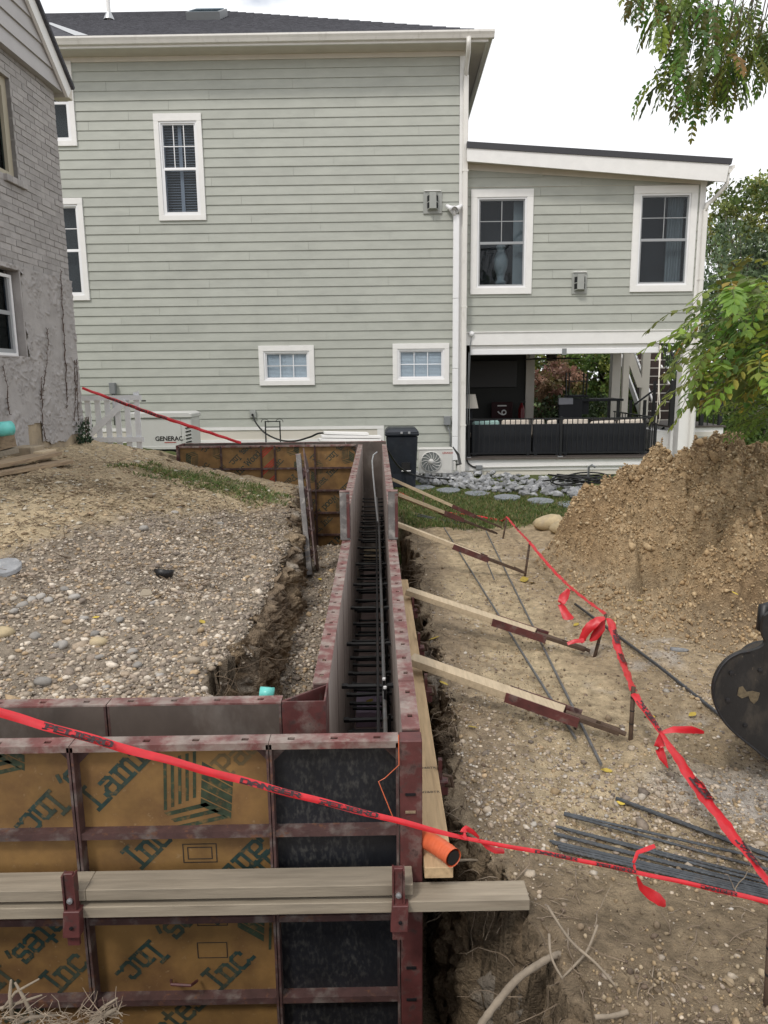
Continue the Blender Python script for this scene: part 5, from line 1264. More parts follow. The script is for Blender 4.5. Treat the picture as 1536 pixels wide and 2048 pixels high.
# brick sill and the upper window
for k in range(4): bb('sill_brick', 'brick_paint', u_s - .1 + k * .1, u_s - .004 + k * .1, -.1, .035, u_zb - .07, u_zb - .004, bevel=.004)
for k in range(5): bb('reveal_brick', 'brick_paint', u_s - .004, u_s + .0, -.1, -.008, u_zb + k * .2, u_zb + k * .2 + .19)
wu = MB().box(u_s + .001, u_s + .09, -.105, -.05, u_zb, u_zt).box(u_s + .0905, u_s + 1, -.105, -.05, u_zt - .1, u_zt).box(u_s + .0905, u_s + 1, -.105, -.05, u_zb, u_zb + .06).build('window', 'beige_frame', brick_house, local=True)
bb('pane', 'glass_dark', u_s + .091, u_s + 1, -.09, -.085, u_zb + .06, u_zt - .1, parent=wu); bb('dark_room', 'room_dark', u_s, u_s + 1, -.128, -.12, u_zb, u_zt, parent=wu)
# stucco: troweled relief as geometry
def stucco(s0, s1, z0, z1, holes):
    st = .0115; xs = np.arange(s0, s1 + st, st); zs = np.arange(z0, z1 + st, st); S, Zz = np.meshgrid(xs, zs)
    w1 = fbm(S, Zz, 3.0, 3, .5, 6.0); w2 = fbm(S, Zz, 3.0, 3, .5, 16.0)
    n = vnoise((S + .10 * w1) * 21 + Zz * 7, (Zz + .10 * w2) * 14 - S * 5); n2 = vnoise(S * 37 + 3 + 1.5 * w1 + Zz * 9, Zz * 24 - S * 8)
    ridge = np.clip(1 - np.abs(n - .5) * 9, 0, 1) * (vnoise(S * 6 + 9, Zz * 5) > .42) + .6 * np.clip(1 - np.abs(n2 - .55) * 8, 0, 1) * (vnoise(S * 7, Zz * 7 + 4) > .5)
    yv = .008 + .017 * ridge + .004 * fbm(S, Zz, 9, 3, .5, 1.0) + .010 * fbm(S, Zz, 1.3, 2, .5, 2.0)
    V = np.stack([S, yv, Zz], -1).reshape(-1, 3); nx, nz = len(xs), len(zs)
    i = (np.arange(nz - 1)[:, None] * nx + np.arange(nx - 1)[None]).ravel()
    cs = V[i] + np.array([st / 2, 0, st / 2]); keep = np.ones(len(i), bool)
    for h in holes: keep &= ~((cs[:, 0] > h[0]) & (cs[:, 0] < h[1]) & (cs[:, 2] > h[2]) & (cs[:, 2] < h[3]))
    low = z0 + .16 + .07 * fbm(cs[:, 0], cs[:, 0] * 0, 4.0, 3, .5, 3.0) + .22 * (np.abs(cs[:, 0] - 1.15) < .14)
    keep &= cs[:, 2] > low
    i = i[keep]
    return np_mesh('stucco', V, np.stack([i, i + 1, i + nx + 1, i + nx], -1), 'stucco', brick_house, True)
lh = (l_s - .07, l_s + 1.2, l_zb, l_zt)
zf0 = bp_(150, 884)[1] - .1
stucco(-.012, SMAX + 1.6, zf0, z_sb + .004, [lh])
for r_ in rects_minus(0, SMAX + 3, zf0 - .4, z_sb - .001, [lh]): bb('foundation_wall', 'foundation', r_[0], r_[1], -.129, -.001, r_[2], r_[3])
bb('stucco_reveal', 'stucco', lh[0] - .003, lh[0] + .02, -.125, .014, l_zb, l_zt, bevel=.004); bb('stucco_reveal', 'stucco', lh[0], lh[1], -.125, .02, l_zb - .02, l_zb - .001, bevel=.004)
bb('stucco_reveal', 'stucco', lh[0], lh[1], -.125, .01, l_zt - .002, l_zt + .02)
wl = MB().box(l_s, l_s + .03, -.11, -.05, l_zb, l_zt - .05).box(l_s + .0305, l_s + 1.1, -.11, -.05, l_zb, l_zb + .03).box(l_s + .0305, l_s + 1.1, -.11, -.05, l_zt - .08, l_zt - .05).build('window', 'vinyl', brick_house, local=True)
zm_ = (l_zb + l_zt) / 2
bb('sash', 'sash_grey', l_s + .031, l_s + .07, -.1, -.06, l_zb + .031, l_zt - .081, parent=wl); bb('sash', 'sash_grey', l_s + .0705, l_s + 1.1, -.1, -.06, zm_ - .02, zm_ + .02, parent=wl); bb('sash', 'sash_grey', l_s + .0705, l_s + 1.1, -.1, -.06, l_zb + .031, l_zb + .07, parent=wl)
bb('pane', 'glass_dark', l_s + .0705, l_s + 1.1, -.088, -.084, l_zb + .07, l_zt - .081, parent=wl); bb('dark_room', 'room_dark', l_s, l_s + 1.15, -.128, -.12, l_zb, l_zt, parent=wl)
# gable: lap boards under a white rake
g_a = bp_(122, 186); g_t = bp_(44, 0)
sl = (g_t[1] - g_a[1]) / max(.05, g_t[0] - g_a[0])
gz = z_gb - .02; k = 0
while k < 9:
    z0_, z1_ = gz + k * .17, gz + (k + 1) * .17
    a0, a1 = max(0, (z0_ - gz) / sl) - .10, max(0, (z1_ - gz) / sl) - .10
    MB().add([(a0, .075, z0_), (SMAX + 2, .075, z0_), (SMAX + 2, .055, z1_), (a1, .055, z1_), (a0, .03, z0_), (SMAX + 2, .03, z0_), (SMAX + 2, .03, z1_), (a1, .03, z1_)],
             [(0, 1, 2, 3), (4, 7, 6, 5), (0, 4, 5, 1), (2, 6, 7, 3), (0, 3, 7, 4), (1, 5, 6, 2)]).build('gable_board', 'gable_siding', brick_house, local=True)
    k += 1
def rake(off0, off1, y0, y1, name, m, up=.0):
    L = 2.2; p0 = Vector((-.12, 0, gz - .02 + up)); d_ = Vector((1, 0, sl)).normalized(); nn = Vector((-d_.z, 0, d_.x))
    q = [p0 + nn * off0, p0 + d_ * L + nn * off0, p0 + d_ * L + nn * off1, p0 + nn * off1]
    return MB().poly_extrude([(v.x, y0, v.z) for v in q], (0, y1 - y0, 0)).build(name, m, brick_house, local=True)
rake(-.02, .13, .08, .115, 'rake_board', 'trim_white'); rake(.131, .17, -5, .15, 'roof', 'shingle')
rake(-.01, .129, -5.0, .0795, 'roof_deck', 'gable_siding')
bb('eave_return', 'trim_cream', -.26, -.13, -.1, .10, gz - .02, gz + .13, bevel=.006); bb('gutter_end', 'trim_white', -.34, -.261, -.1, .02, gz + .0, gz + .11, bevel=.01)
bb('gable_backing', 'gable_siding', -.10, SMAX + 2, -.12, .029, gz, gz + .3)
# dead vines on the stucco and ivy at the corner
def vine(pts, label, r_=.006, seed=0):
    rr = random.Random(seed); mb = MB(); P = [bp_(a, b, .02) for a, b in pts]; path = []
    for (p, q) in zip(P[:-1], P[1:]):
        n = max(2, int(math.hypot(p[0] - q[0], p[1] - q[1]) / .05))
        for i in range(n): f = i / n; path.append(Vector((p[0] + (q[0] - p[0]) * f + rr.uniform(-.016, .016), .03, p[1] + (q[1] - p[1]) * f)))
    mb.tube(path, [r_ * rr.uniform(.25, .75) for _ in path], 5)
    for p in path:
        for s in (-1, 1):
            if rr.random() < .8: mb.tube([p, p + Vector((s * rr.uniform(.01, .035), .002, rr.uniform(-.01, .03)))], .003, 4)
    t = thing('dead_vine', label, 'vine', BC, BROT); mb.build('stem', 'vine', t, local=True)
vine([(120, 542), (124, 640), (128, 700), (131, 770), (132, 825)], 'longest dead vine running up from stucco onto brick', .010, 1)
vine([(94, 660), (93, 720), (84, 780), (80, 810)], 'dead vine in the middle of the stucco above the bare patch', .007, 2)
vine([(80, 755), (83, 840), (92, 890)], 'dark red vine reaching down to the concrete base', .009, 3)
vine([(3, 732), (12, 775), (18, 840)], 'dead vine below the basement window', .008, 4)
vine([(148, 720), (150, 790), (146, 850)], 'dead vine climbing from the ivy at the corner', .009, 5)
vine([(152, 722), (153, 790), (156, 850)], 'thin dead vine nearest the house corner above the ivy', .008, 6)
rsv = np.random.RandomState(31)
n = 190; sA = rsv.uniform(-.02, .26, n); zA = bp_(155, 885)[1] + rsv.rand(n) ** 1.6 * .26; yA = .03 + rsv.rand(n) * .09
Pw = np.array([[*(BC + BU * a + BN * b)][:2] + [c] for a, b, c in zip(sA, yA, zA)])
iv = thing('ivy_plant', 'small dark green ivy clump at the base of the stuccoed corner', 'ivy', (Pw[:, 0].mean(), Pw[:, 1].mean(), Pw[:, 2].min()))
LEAF_V = np.array([[-.5, 0, 0], [0, -.32, .04], [.5, 0, 0], [0, .32, .04], [0, 0, -.05]]); LEAF_F = np.array([[0, 1, 4], [1, 2, 4], [2, 3, 4], [3, 0, 4]])
def leaves(name, P, size, rsx, cols, parent, m='leaf', flat=1.0, tv=None, tf=None):
    S = np.repeat(size[:, None], 3, 1)
    return scatter_mesh(name, P, S, m, rsx, cols, LEAF_V if tv is None else tv, LEAF_F if tf is None else tf, flat, .0, parent, False)
o = leaves('foliage', Pw - np.array(iv.location), rsv.uniform(.03, .06, n), rsv, np.array([.03, .06, .03]) * rsv.uniform(.6, 1.6, (n, 1)), iv)
for f in range(3): MB().tube([(Pw[:, 0].mean(), Pw[:, 1].mean() + .05 * f, Pw[:, 2].min() - .03), (Pw[:, 0].mean() + .02, Pw[:, 1].mean() + .05 * f, Pw[:, 2].min() + .3)], .006, 5).build('stem', 'vine', iv)
# ---------------------------------------------------------------- things along the house wall
def on_ground(px, py, z0=-1.6, it=40):
    p = at_z(px, py, z0)
    for _ in range(it): p = at_z(px, py, .5 * p.z + .5 * GZ(p.x, p.y))
    p.z = GZ(p.x, p.y); return p
# picket gate
yg = 10.4; ga = at_y(172, 880, yg); gb = at_y(289, 880, yg); zt_ = at_y(230, 798, yg).z; zb_ = at_y(230, 887, yg).z
gt = thing('picket_gate', 'white picket gate with a diagonal brace beside the brick house', 'gate', (ga.x, yg, zb_))
W = gb.x - ga.x; n = 6
for k in range(n):
    x = ga.x + W * (k + .02) / n * 1.0 + .02; tp = at_y(200 + 15 * k, (797, 797, 800, 796, 791, 783)[k], yg).z
    w = .075
    MB().poly_extrude([(x, yg, zb_ - .06 - .02 * k), (x + w, yg, zb_ - .06 - .02 * k), (x + w, yg, tp + .01), (x + w * .5, yg, tp - (.0 if k < 3 else .01)), (x, yg, tp - .01)], (0, .02, 0)).build('picket', 'picket', gt)
MB().box(ga.x - .02, gb.x, yg - .026, yg - .001, zt_ - .02, zt_ + .05).build('rail', 'picket', gt); MB().box(ga.x + .02, gb.x, yg - .026, yg - .001, zb_ + .02, zb_ + .09).build('rail', 'picket', gt)
MB().bar((ga.x + .04, yg - .038, zb_ + .1), (ga.x + W * .74, yg - .038, zt_ - .03), .02, .085, up=(0, 0, 1)).build('diagonal_brace', 'picket', gt)
MB().box(gb.x + .001, gb.x + .06, yg - .02, yg - .005, zt_ - .04, zt_ - .02).build('latch', 'steel_dark', gt)
# standby generator
yn = 13.6; a = at_y(262, 905, yn); b = at_y(386, 905, yn); zt_g = at_y(330, 826, yn).z; zb_g = at_y(330, 903, yn).z
gn = thing('standby_generator', 'pale standby generator cabinet behind the picket gate', 'generator', (a.x, yn, zb_g - .1))
L = b.x - a.x; Hh = zt_g - zb_g
def gbx(nm, m, *q, bevel=0.0, p=gn): return MB().box(*q).build(nm, m, p, local=True, bevel=bevel)
gbx('concrete_pad', 'concrete', -.1, L + .12, -.08, .75, -.15, .06); gbx('base_frame', 'plastic_black', .02, L - .02, .02, .64, .061, .14)
gbx('cabinet', 'gen_white', 0, L, 0, .66, .141, .1 + Hh - .09, bevel=.012)
lid = MB().poly_extrude([(-.02, -.03, .1 + Hh - .089), (L + .02, -.03, .1 + Hh - .089), (L + .02, -.03, .1 + Hh - .02), (L - .06, -.03, .1 + Hh + .01), (.0, -.03, .1 + Hh + .01), (-.02, -.03, .1 + Hh - .02)], (0, .72, 0)).build('lid', 'gen_white', gn, local=True, bevel=.01)
gbx('seam', 'box_grey', L * .83, L * .833, -.004, .0, .16, Hh); gbx('plinth_strip', 'gen_white', .0, L, -.012, -.001, .141, .2, bevel=.004)
for k in range(6): MB().bar((L * .90, -.008, .2 + k * .065), (L - .01, -.008, .225 + k * .065), .012, .02, up=(0, 0, 1)).build('louvre', 'plastic_black', gn, local=True)
for k in range(2): gbx('side_panel', 'gen_white', L * .84, L * .875, -.006, -.001, .22 + k * .1, .3 + k * .1)
wall_text('GENERAC', .115, gn, L * .63, -.004, .34, 'print_black', 0, 'lettering', .0035)
gbx('red_underline', 'print_red', L * .55, L * .74, -.005, -.0005, .262, .274)
# meter box with conduit, outlet, cable, hose reel stand
x, z = hp(227, 778, -.04); mb_ = thing('meter_box', 'small grey electrical box on the siding above the gate', 'electrical box', h2w(x, -.04, z), HROT)
MB().box(-.06, .06, -.09, .02, -.1, .13).build('box_body', 'box_grey', mb_, local=True, bevel=.006); MB().tube([(0, -.03, -.1), (0, -.03, -.75)], .035, 10).build('conduit', 'box_grey', mb_, local=True, smooth=True)
x, z = hp(506, 828, -.03); ol = thing('outlet_box', 'grey weatherproof outlet on the siding over the cord', 'outlet', h2w(x, -.03, z), HROT)
MB().box(-.065, .065, -.04, .01, -.075, .075).build('box_body', 'box_vent', ol, local=True, bevel=.006); MB().tube([(0, -.075, -.02), (0, -.041, -.01)], .022, 10).build('plug', 'plastic_black', ol, local=True)
path = []
for px, py, Y in ((506, 832, 15.35), (512, 846, 15.2), (530, 866, 14.8), (560, 880, 14.0), (590, 882, 13.2), (620, 874, 12.8), (645, 866, 12.6), (700, 876, 12.4), (745, 876, 12.3), (763, 882, 12.2), (775, 900, 12.3), (800, 935, 12.8), (838, 953, 13.4), (880, 957, 14.0), (930, 960, 14.4), (1000, 962, 14.6), (1040, 967, 14.7)):
    path.append(at_y(px, py, Y))
sm = []
for i in range(len(path) - 1):
    p0, p1, p2, p3 = path[max(i - 1, 0)], path[i], path[i + 1], path[min(i + 2, len(path) - 1)]
    for k in range(6):
        t = k / 6.0; sm.append(.5 * ((2 * p1) + (-p0 + p2) * t + (2 * p0 - 5 * p1 + 4 * p2 - p3) * t * t + (-p0 + 3 * p1 - 3 * p2 + p3) * t ** 3))
tag(MB().tube(sm, .017, 6).build('power_cord', 'plastic_black', None, smooth=True), 'black power cord drooping from the outlet past the bin to the rocks', 'cord')
yr = 14.6; a = at_y(532, 885, yr); b = at_y(561, 885, yr); zt_ = at_y(545, 842, yr).z; zc = at_y(545, 855, yr).z
hr = thing('hose_stand', 'thin black metal hose stand against the pale foundation', 'hose stand', (a.x, yr, -2.05))
for x in (a.x, b.x): MB().box(x - .012, x + .012, yr, yr + .02, -2.05, zt_).build('upright', 'rail_black', hr)
for z in (zt_ - .02, zc): MB().box(a.x + .0125, b.x - .0125, yr + .001, yr + .018, z, z + .018).build('crossbar', 'rail_black', hr)
for s in (a.x, b.x): MB().tube([Vector((s, yr - .02, zc + .12)) + Vector((.07 * math.cos(t), -.02, .05 * math.sin(t))) for t in np.linspace(-.3, 3.4, 9)], .007, 5).build('hook', 'rail_black', hr)
# pile of white trim boards
yt = 11.3
for k, (pa, pb, py, lab) in enumerate(((640, 765, 886, 'lowest white board stacked behind the far forms'), (636, 760, 880, 'wide white board in the middle of the stack behind the far forms'), (640, 762, 874, 'topmost white board stacked behind the far forms'), (645, 735, 868, 'short white board tilted on the stack behind the far forms'))):
    p, q = at_y(pa, py, yt), at_y(pb, py + 3, yt)
    tag(MB().bar(p + Vector((0, .1 * k, 0)), q + Vector((0, .25 + .05 * k, 0)), .2 + .02 * k, .035).build('trim_board', 'trim_white', None, bevel=.003), lab, 'board')
sup = thing('board_trestle', 'low timber block carrying the stack of white boards', 'block', (at_y(700, 900, yt + .2).x, yt + .2, -1.9)); xx = sup.location.x
zz_ = at_y(700, 890, yt).z
MB().box(xx - .5, xx + .5, yt + .1, yt + .35, -2.05, zz_ - .0).build('block_body', 'lumber_dirty', sup)
# wheeled bin
yb_ = 13.7; a = at_y(773, 955, yb_); b = at_y(834, 955, yb_); zt_ = at_y(802, 862, yb_).z; zb_ = GZ((a.x + b.x) / 2, yb_)
W = at_y(834, 870, yb_).x - at_y(770, 870, yb_).x; Hb = zt_ - zb_
bn = thing('wheeled_bin', 'tall black wheeled refuse bin beside the outdoor unit', 'bin', ((a.x + b.x) / 2, yb_, zb_))
def frus(w0, w1, d0, d1, z0, z1, dy=0): 
    return MB().add([(-w0 / 2, -d0 / 2 + dy, z0), (w0 / 2, -d0 / 2 + dy, z0), (w0 / 2, d0 / 2 + dy, z0), (-w0 / 2, d0 / 2 + dy, z0), (-w1 / 2, -d1 / 2 + dy, z1), (w1 / 2, -d1 / 2 + dy, z1), (w1 / 2, d1 / 2 + dy, z1), (-w1 / 2, d1 / 2 + dy, z1)],
                    [(0, 3, 2, 1), (4, 5, 6, 7), (0, 1, 5, 4), (1, 2, 6, 5), (2, 3, 7, 6), (3, 0, 4, 7)])
frus(W * .82, W * .97, W * .8, W * 1.05, .03, Hb - .07).build('body', 'bin_black', bn, local=True, bevel=.025)
frus(W * 1.03, W * 1.05, W * 1.12, W * 1.14, Hb - .069, Hb - .02).build('rim', 'bin_black', bn, local=True, bevel=.012)
frus(W * 1.08, W * .86, W * 1.16, W * .9, Hb - .019, Hb + .07).build('lid', 'bin_black', bn, local=True, bevel=.02)
for s in (-.05, .18): MB().box(s * W, (s + .07) * W, -W * .62, -W * .575, Hb - .03, Hb + .01).build('clip', 'galv', bn, local=True, bevel=.004)
MB().box(-.02 * W, .26 * W, -W * .535, -W * .50, Hb * .33, Hb * .345).build('grab_bar', 'vinyl', bn, local=True); MB().box(-.02 * W, .24 * W, -W * .515, -W * .43, Hb * .36, Hb * .48).build('pocket', 'plastic_black', bn, local=True)
for s in (-.3, .1): MB().box(s * W, (s + .28) * W, -W * .435, -W * .405, .05, Hb * .28).build('ribbed_panel', 'bin_black', bn, local=True, bevel=.01)
for s in (-.44, .38): MB().lathe([(.001, -.03), (.11, -.03), (.11, .03), (.001, .03)], (s * W, W * .4, .11), 14, 'X').build('wheel', 'plastic_black', bn, local=True)
# outdoor unit
ya = 14.5; a = at_y(838, 948, ya); b = at_y(905, 948, ya); zt_ = at_y(870, 897, ya).z; zb_ = at_y(870, 947, ya).z
L = b.x - a.x; Hh = zt_ - zb_
ac = thing('outdoor_unit', 'white outdoor heat pump unit with a round fan grille', 'outdoor unit', (a.x, ya, zb_))
MB().box(0, L, 0, .32, 0, Hh - .03).build('casing', 'ac_white', ac, local=True, bevel=.012); MB().box(-.01, L + .01, -.01, .33, Hh - .029, Hh).build('top_cover', 'ac_white', ac, local=True, bevel=.008)
cxx, czz, rr_ = L * .36, Hh * .48, Hh * .40
MB().lathe([(.001, -.006), (rr_ * .97, -.006), (rr_ * .97, -.001), (.001, -.001)], (cxx, 0, czz), 32, 'Y').build('fan_recess', 'ac_grey', ac, local=True)
MB().lathe([(rr_ * .96, -.02), (rr_ * 1.05, -.02), (rr_ * 1.05, -.0015), (rr_ * .96, -.0065)], (cxx, 0, czz), 32, 'Y').build('grille_ring', 'ac_white', ac, local=True, smooth=True)
MB().lathe([(.001, -.03), (.05, -.028), (.055, -.0065)], (cxx, 0, czz), 16, 'Y').build('grille_hub', 'ac_white', ac, local=True, smooth=True)
for k in range(14):
    a0 = 2 * math.pi * k / 14; mbx = MB().tube([(cxx + math.cos(a0 + .5 * t) * (.05 + (rr_ - .05) * t), -.019, czz + math.sin(a0 + .5 * t) * (.05 + (rr_ - .05) * t)) for t in np.linspace(0, 1, 6)], .0055, 4); mbx.build('grille_spoke', 'ac_white', ac, local=True)
MB().box(L * .74, L * .98, -.005, -.0005, Hh * .1, Hh * .9).build('service_panel', 'ac_white', ac, local=True, bevel=.002)
wall_text('LENNOX', .052, ac, L * .86, -.0075, Hh * .82, 'print_red', 0, 'lettering', .001)
for x in (.12, L - .2): MB().box(x, x + .08, -.02, .34, -.1, -.002).build('foot', 'galv', ac, local=True)
zgr = GZ(a.x + .3, ya + .1) - zb_
MB().box(-.02, L + .02, -.04, .38, zgr - .05, -.102).build('stand', 'box_grey', ac, local=True)
MB().box(L + .001, L + .07, .05, .25, Hh * .1, Hh * .45).build('valve_cover', 'ac_white', ac, local=True, bevel=.006)
for k in range(3): MB().tube([(L + .03 + .02 * k, .1, Hh * .3), (L + .14 + .02 * k, .06, Hh * .35), (L + .12 + .015 * k, .2, Hh * .7), (L + .06, .5, Hh * .95)], .014, 6).build('refrigerant_line', 'plastic_black', ac, local=True, smooth=True)
x, z = hp(894, 841, -.04); db = thing('disconnect_box', 'grey disconnect box on the siding above the outdoor unit', 'electrical box', h2w(x, -.04, z), HROT)
MB().box(-.07, .07, -.08, .02, -.09, .09).build('box_body', 'box_grey', db, local=True, bevel=.005); MB().tube([(0, -.03, -.09), (.05, -.03, -.22), (.07, -.03, -.35), (.07, -.03, -.75)], .016, 6).build('whip', 'box_grey', db, local=True, smooth=True)
# ---------------------------------------------------------------- rocks along the wall, flagstones, lawn, hose
rs2 = np.random.RandomState(5); rk0 = []
for k in range(4):
    v = ICO_V * (1 + .55 * (rs2.rand(len(ICO_V), 1) - .5)) * np.array([1, .8, .62]); rk0.append(MB().add(v, ICO_F).build('landscape_rock', 'stone_grey', None, local=True))
used = [False] * 4; cnt = 0
for k in range(270):
    px = rs2.uniform(836, 1165); u = rs2.rand(); lo = 945 + (px - 836) * .045; hi = 972 + (px - 836) * .10
    py = lo + (hi - lo) * u
    p = on_ground(px, py, -2.03, 12)
    if p.y > 15.35: p.y = 15.3
    r_ = rs2.uniform(.055, .115)
    j = rs2.randint(0, 4)
    if not used[j]: o = rk0[j]; used[j] = True
    else: o = share(rk0[j], 'landscape_rock')
    o.location = (p.x, p.y, GZ(p.x, p.y) + r_ * .35 + .05 * rs2.rand()); o.scale = (r_, r_ * rs2.uniform(.7, 1.1), r_ * rs2.uniform(.7, 1.1)); o.rotation_euler = tuple(rs2.uniform(-.5, .5, 2)) + (rs2.uniform(0, 6),)
    tag(o, 'pale grey angular rock in the rock bed along the house', 'rock', 'rocks in the bed along the house')
for o, u_ in zip(rk0, used):
    if not u_: bpy.data.objects.remove(o)
for k, (px, py) in enumerate(((845, 978), (898, 984), (954, 990.5), (1016, 998), (1082, 1005.5), (1143, 1013))):
    p = on_ground(px, py, -2.02, 12); rr = random.Random(k); n = 11
    pts = [(p.x + (.20 + .04 * rr.random()) * math.cos(2 * math.pi * i / n), p.y + (.24 + .05 * rr.random()) * math.sin(2 * math.pi * i / n), p.z - .01) for i in range(n)]
    o = MB().poly_extrude(pts, (0, 0, .055)).build('flagstone', 'flagstone', None, bevel=.006); tag(o, 'blue grey stepping stone set in the lawn', 'stepping stone', 'stepping stones across the lawn')
# coiled hose on the rocks
p = on_ground(1165, 985, -2.04, 12); pts = []
for k in range(420):
    t = k / 420 * 2 * math.pi * 7; r_ = .34 + .10 * math.sin(k * .13) + .05 * math.sin(t * .37); pts.append((p.x + r_ * 1.35 * math.cos(t), p.y + .25 + r_ * .8 * math.sin(t), p.z + .17 + .06 * math.sin(t * 1.31 + k * .01) + k * .0002))
pts += [(pts[-1][0] + .1 * k, pts[-1][1] + .05 * k, p.z + .12) for k in range(1, 7)]
tag(MB().tube(pts, .014, 6).build('garden_hose', 'plastic_black', None, smooth=True), 'coil of dark garden hose lying on the rock bed', 'hose')
tp_ = thing('hose_tap', 'grey hand tap standing in the hose coil', 'tap', (p.x + .18, p.y + .3, p.z))
MB().tube([(p.x + .18, p.y + .3, p.z - .02), (p.x + .18, p.y + .3, p.z + .42), (p.x + .22, p.y + .25, p.z + .46), (p.x + .28, p.y + .22, p.z + .42)], .02, 8).build('pipe', 'box_grey', tp_, smooth=True)
# grass: lawn and the patch on the bank
def grass(name, n, xr, yr, keep, h0, label, seed, cols, up=1.0):
    r_ = np.random.RandomState(seed); x = r_.uniform(*xr, n * 3); y = r_.uniform(*yr, n * 3); k = keep(x, y) > r_.rand(n * 3); x, y = x[k][:n], y[k][:n]; n = len(x)
    z = ground_z(x, y) - .005; a = r_.rand(n) * 2 * np.pi; h = h0 * r_.uniform(.5, 1.3, n); w = .0035 + h * .05; lean = r_.uniform(.1, .9, n) * h * (2.2 - up * 1.2); b = r_.rand(n) * 2 * np.pi
    B = np.stack([x, y, z], -1); dv = np.stack([np.cos(a) * w, np.sin(a) * w, 0 * w], -1)
    M_ = B + np.stack([np.cos(b) * lean * .35, np.sin(b) * lean * .35, h * .6 * up], -1); T_ = B + np.stack([np.cos(b) * lean, np.sin(b) * lean, h * .95 * up], -1)
    V = np.stack([B - dv, B + dv, M_ + dv * .8, M_ - dv * .8, T_], 1).reshape(-1, 3); i = (np.arange(n) * 5)[:, None]
    Fq = np.concatenate([i + np.array([[0, 1, 2]]), i + np.array([[0, 2, 3]]), i + np.array([[3, 2, 4]])])
    c = cols[r_.randint(0, len(cols), n)] * r_.uniform(.7, 1.3, (n, 1))
    o = np_mesh(name, V, Fq, 'leaf', None, False, np.repeat(c, 5, 0)); return tag(o, label, 'grass', kind='stuff')
GC = np.array([[.10, .15, .04], [.12, .17, .045], [.08, .125, .035], [.17, .18, .065], [.26, .21, .10]])
def lawn_k(x, y):
    n1 = fbm(x, y, 1.1, 3, .5, 2.0); n2 = fbm(x, y, 5.0, 4, .6, 14.0); return sstep(9.35, 9.8, y + .25 * n1 + .15 * n2) * (x > .25) * (y < 13.6 - .25 * x) + 0
grass('lawn_grass', 36000, (.25, 4.6), (9.2, 14.6), lawn_k, .055, 'short green lawn grass between the forms and the rock bed', 1, GC)
def patch_k(x, y):
    n2 = fbm(x, y, 5.0, 4, .6, 14.0); return sstep(1.0, .45, np.hypot((x + 1.75) / 1.0, (y - 7.6) / .75) + .5 * n2) * (x < bank_l(y) + .03) * (.25 + .75 * (vnoise(x * 4, y * 4) > .42))
grass('bank_grass', 5000, (-2.9, -.8), (6.6, 8.8), patch_k, .06, 'ragged patch of grass at the top of the trench bank', 2, GC * 1.15, up=.7)
def straw_k(x, y): return sstep(1.25, .6, np.hypot((x + 1.6) / 1.5, (y - 6.4) / 1.4)) * (x < bank_l(y) + .04) * (vnoise(x * 2.5, y * 2.5) > .42)
grass('dry_straw', 3600, (-3.2, -.7), (4.8, 8.8), straw_k, .075, 'dry brown stalks straggling over the mound', 3, np.array([[.22, .17, .10], [.3, .24, .15], [.16, .12, .08], [.34, .28, .18]]), up=.22)
# ---------------------------------------------------------------- timber walers and clamps
w1 = MB().box(-2.3, at_y(170, 1760, 2.0).x, Y_F - .093, Y_F - .004, -1.563, -1.525).build('timber_waler', 'lumber_grey', None, bevel=.002); tag(w1, 'grey timber board end-to-end under the rear clamp on the near forms', 'timber')
w1b = MB().box(at_y(170.6, 1760, 2.0).x, at_y(826, 1760, 2.0).x, Y_F - .093, Y_F - .004, -1.563, -1.525).build('timber_waler', 'lumber_grey', None, bevel=.002); tag(w1b, 'upper grey timber board along the near forms ending at the corner clamp', 'timber')
w2 = MB().box(-2.3, at_y(1058, 1795, 2.0).x, Y_F - .098, Y_F - .009, -1.618, -1.580).build('timber_waler', 'lumber_grey', None, bevel=.002); tag(w2, 'lower grey timber board jutting past the corner over the trench', 'timber')
def clamp(px, py, label):
    p = at_y(px, py, Y_F - .10); t = thing('waler_clamp', label, 'clamp', p)
    x, y, z = p
    MB().box(x - .014, x + .014, y - .012, y + .003, -1.615, -1.455).build('tongue', 'form_red', t, bevel=.002)
    for s in (-1, 1): MB().box(x + s * .0165 - .0025, x + s * .0165 + .0025, y - .018, y + .012, -1.615, -1.46).build('flange', 'form_red', t)
    MB().poly_extrude([(x - .026, y - .03, -1.66), (x + .026, y - .03, -1.66), (x + .03, y - .024, -1.575), (x - .02, y - .024, -1.575)], (0, .035, 0)).build('wedge_shoe', 'form_red', t, bevel=.002)
    MB().box(x - .02, x + .016, y - .012, y + .0, -1.70, -1.661).build('tail', 'form_red', t)
    MB().lathe([(.001, -.008), (.009, -.006), (.009, .0)], (x, y - .012, -1.545), 10, 'Y').build('rivet', 'galv', t); MB().lathe([(.001, -.004), (.006, -.003), (.006, .0)], (x + .004, y - .0305, -1.625), 8, 'Y').build('bolt_hole', 'steel_black', t)
    MB().bar((x, y + .003, -1.572), (x, Y_F + .03, -1.572), .012, .006).build('tie_bar', 'steel_dark', t)
clamp(143, 1790, 'dusty red clamp near the picture edge gripping both timber boards')
clamp(797, 1790, 'clean dark red clamp at the corner gripping both timber boards')
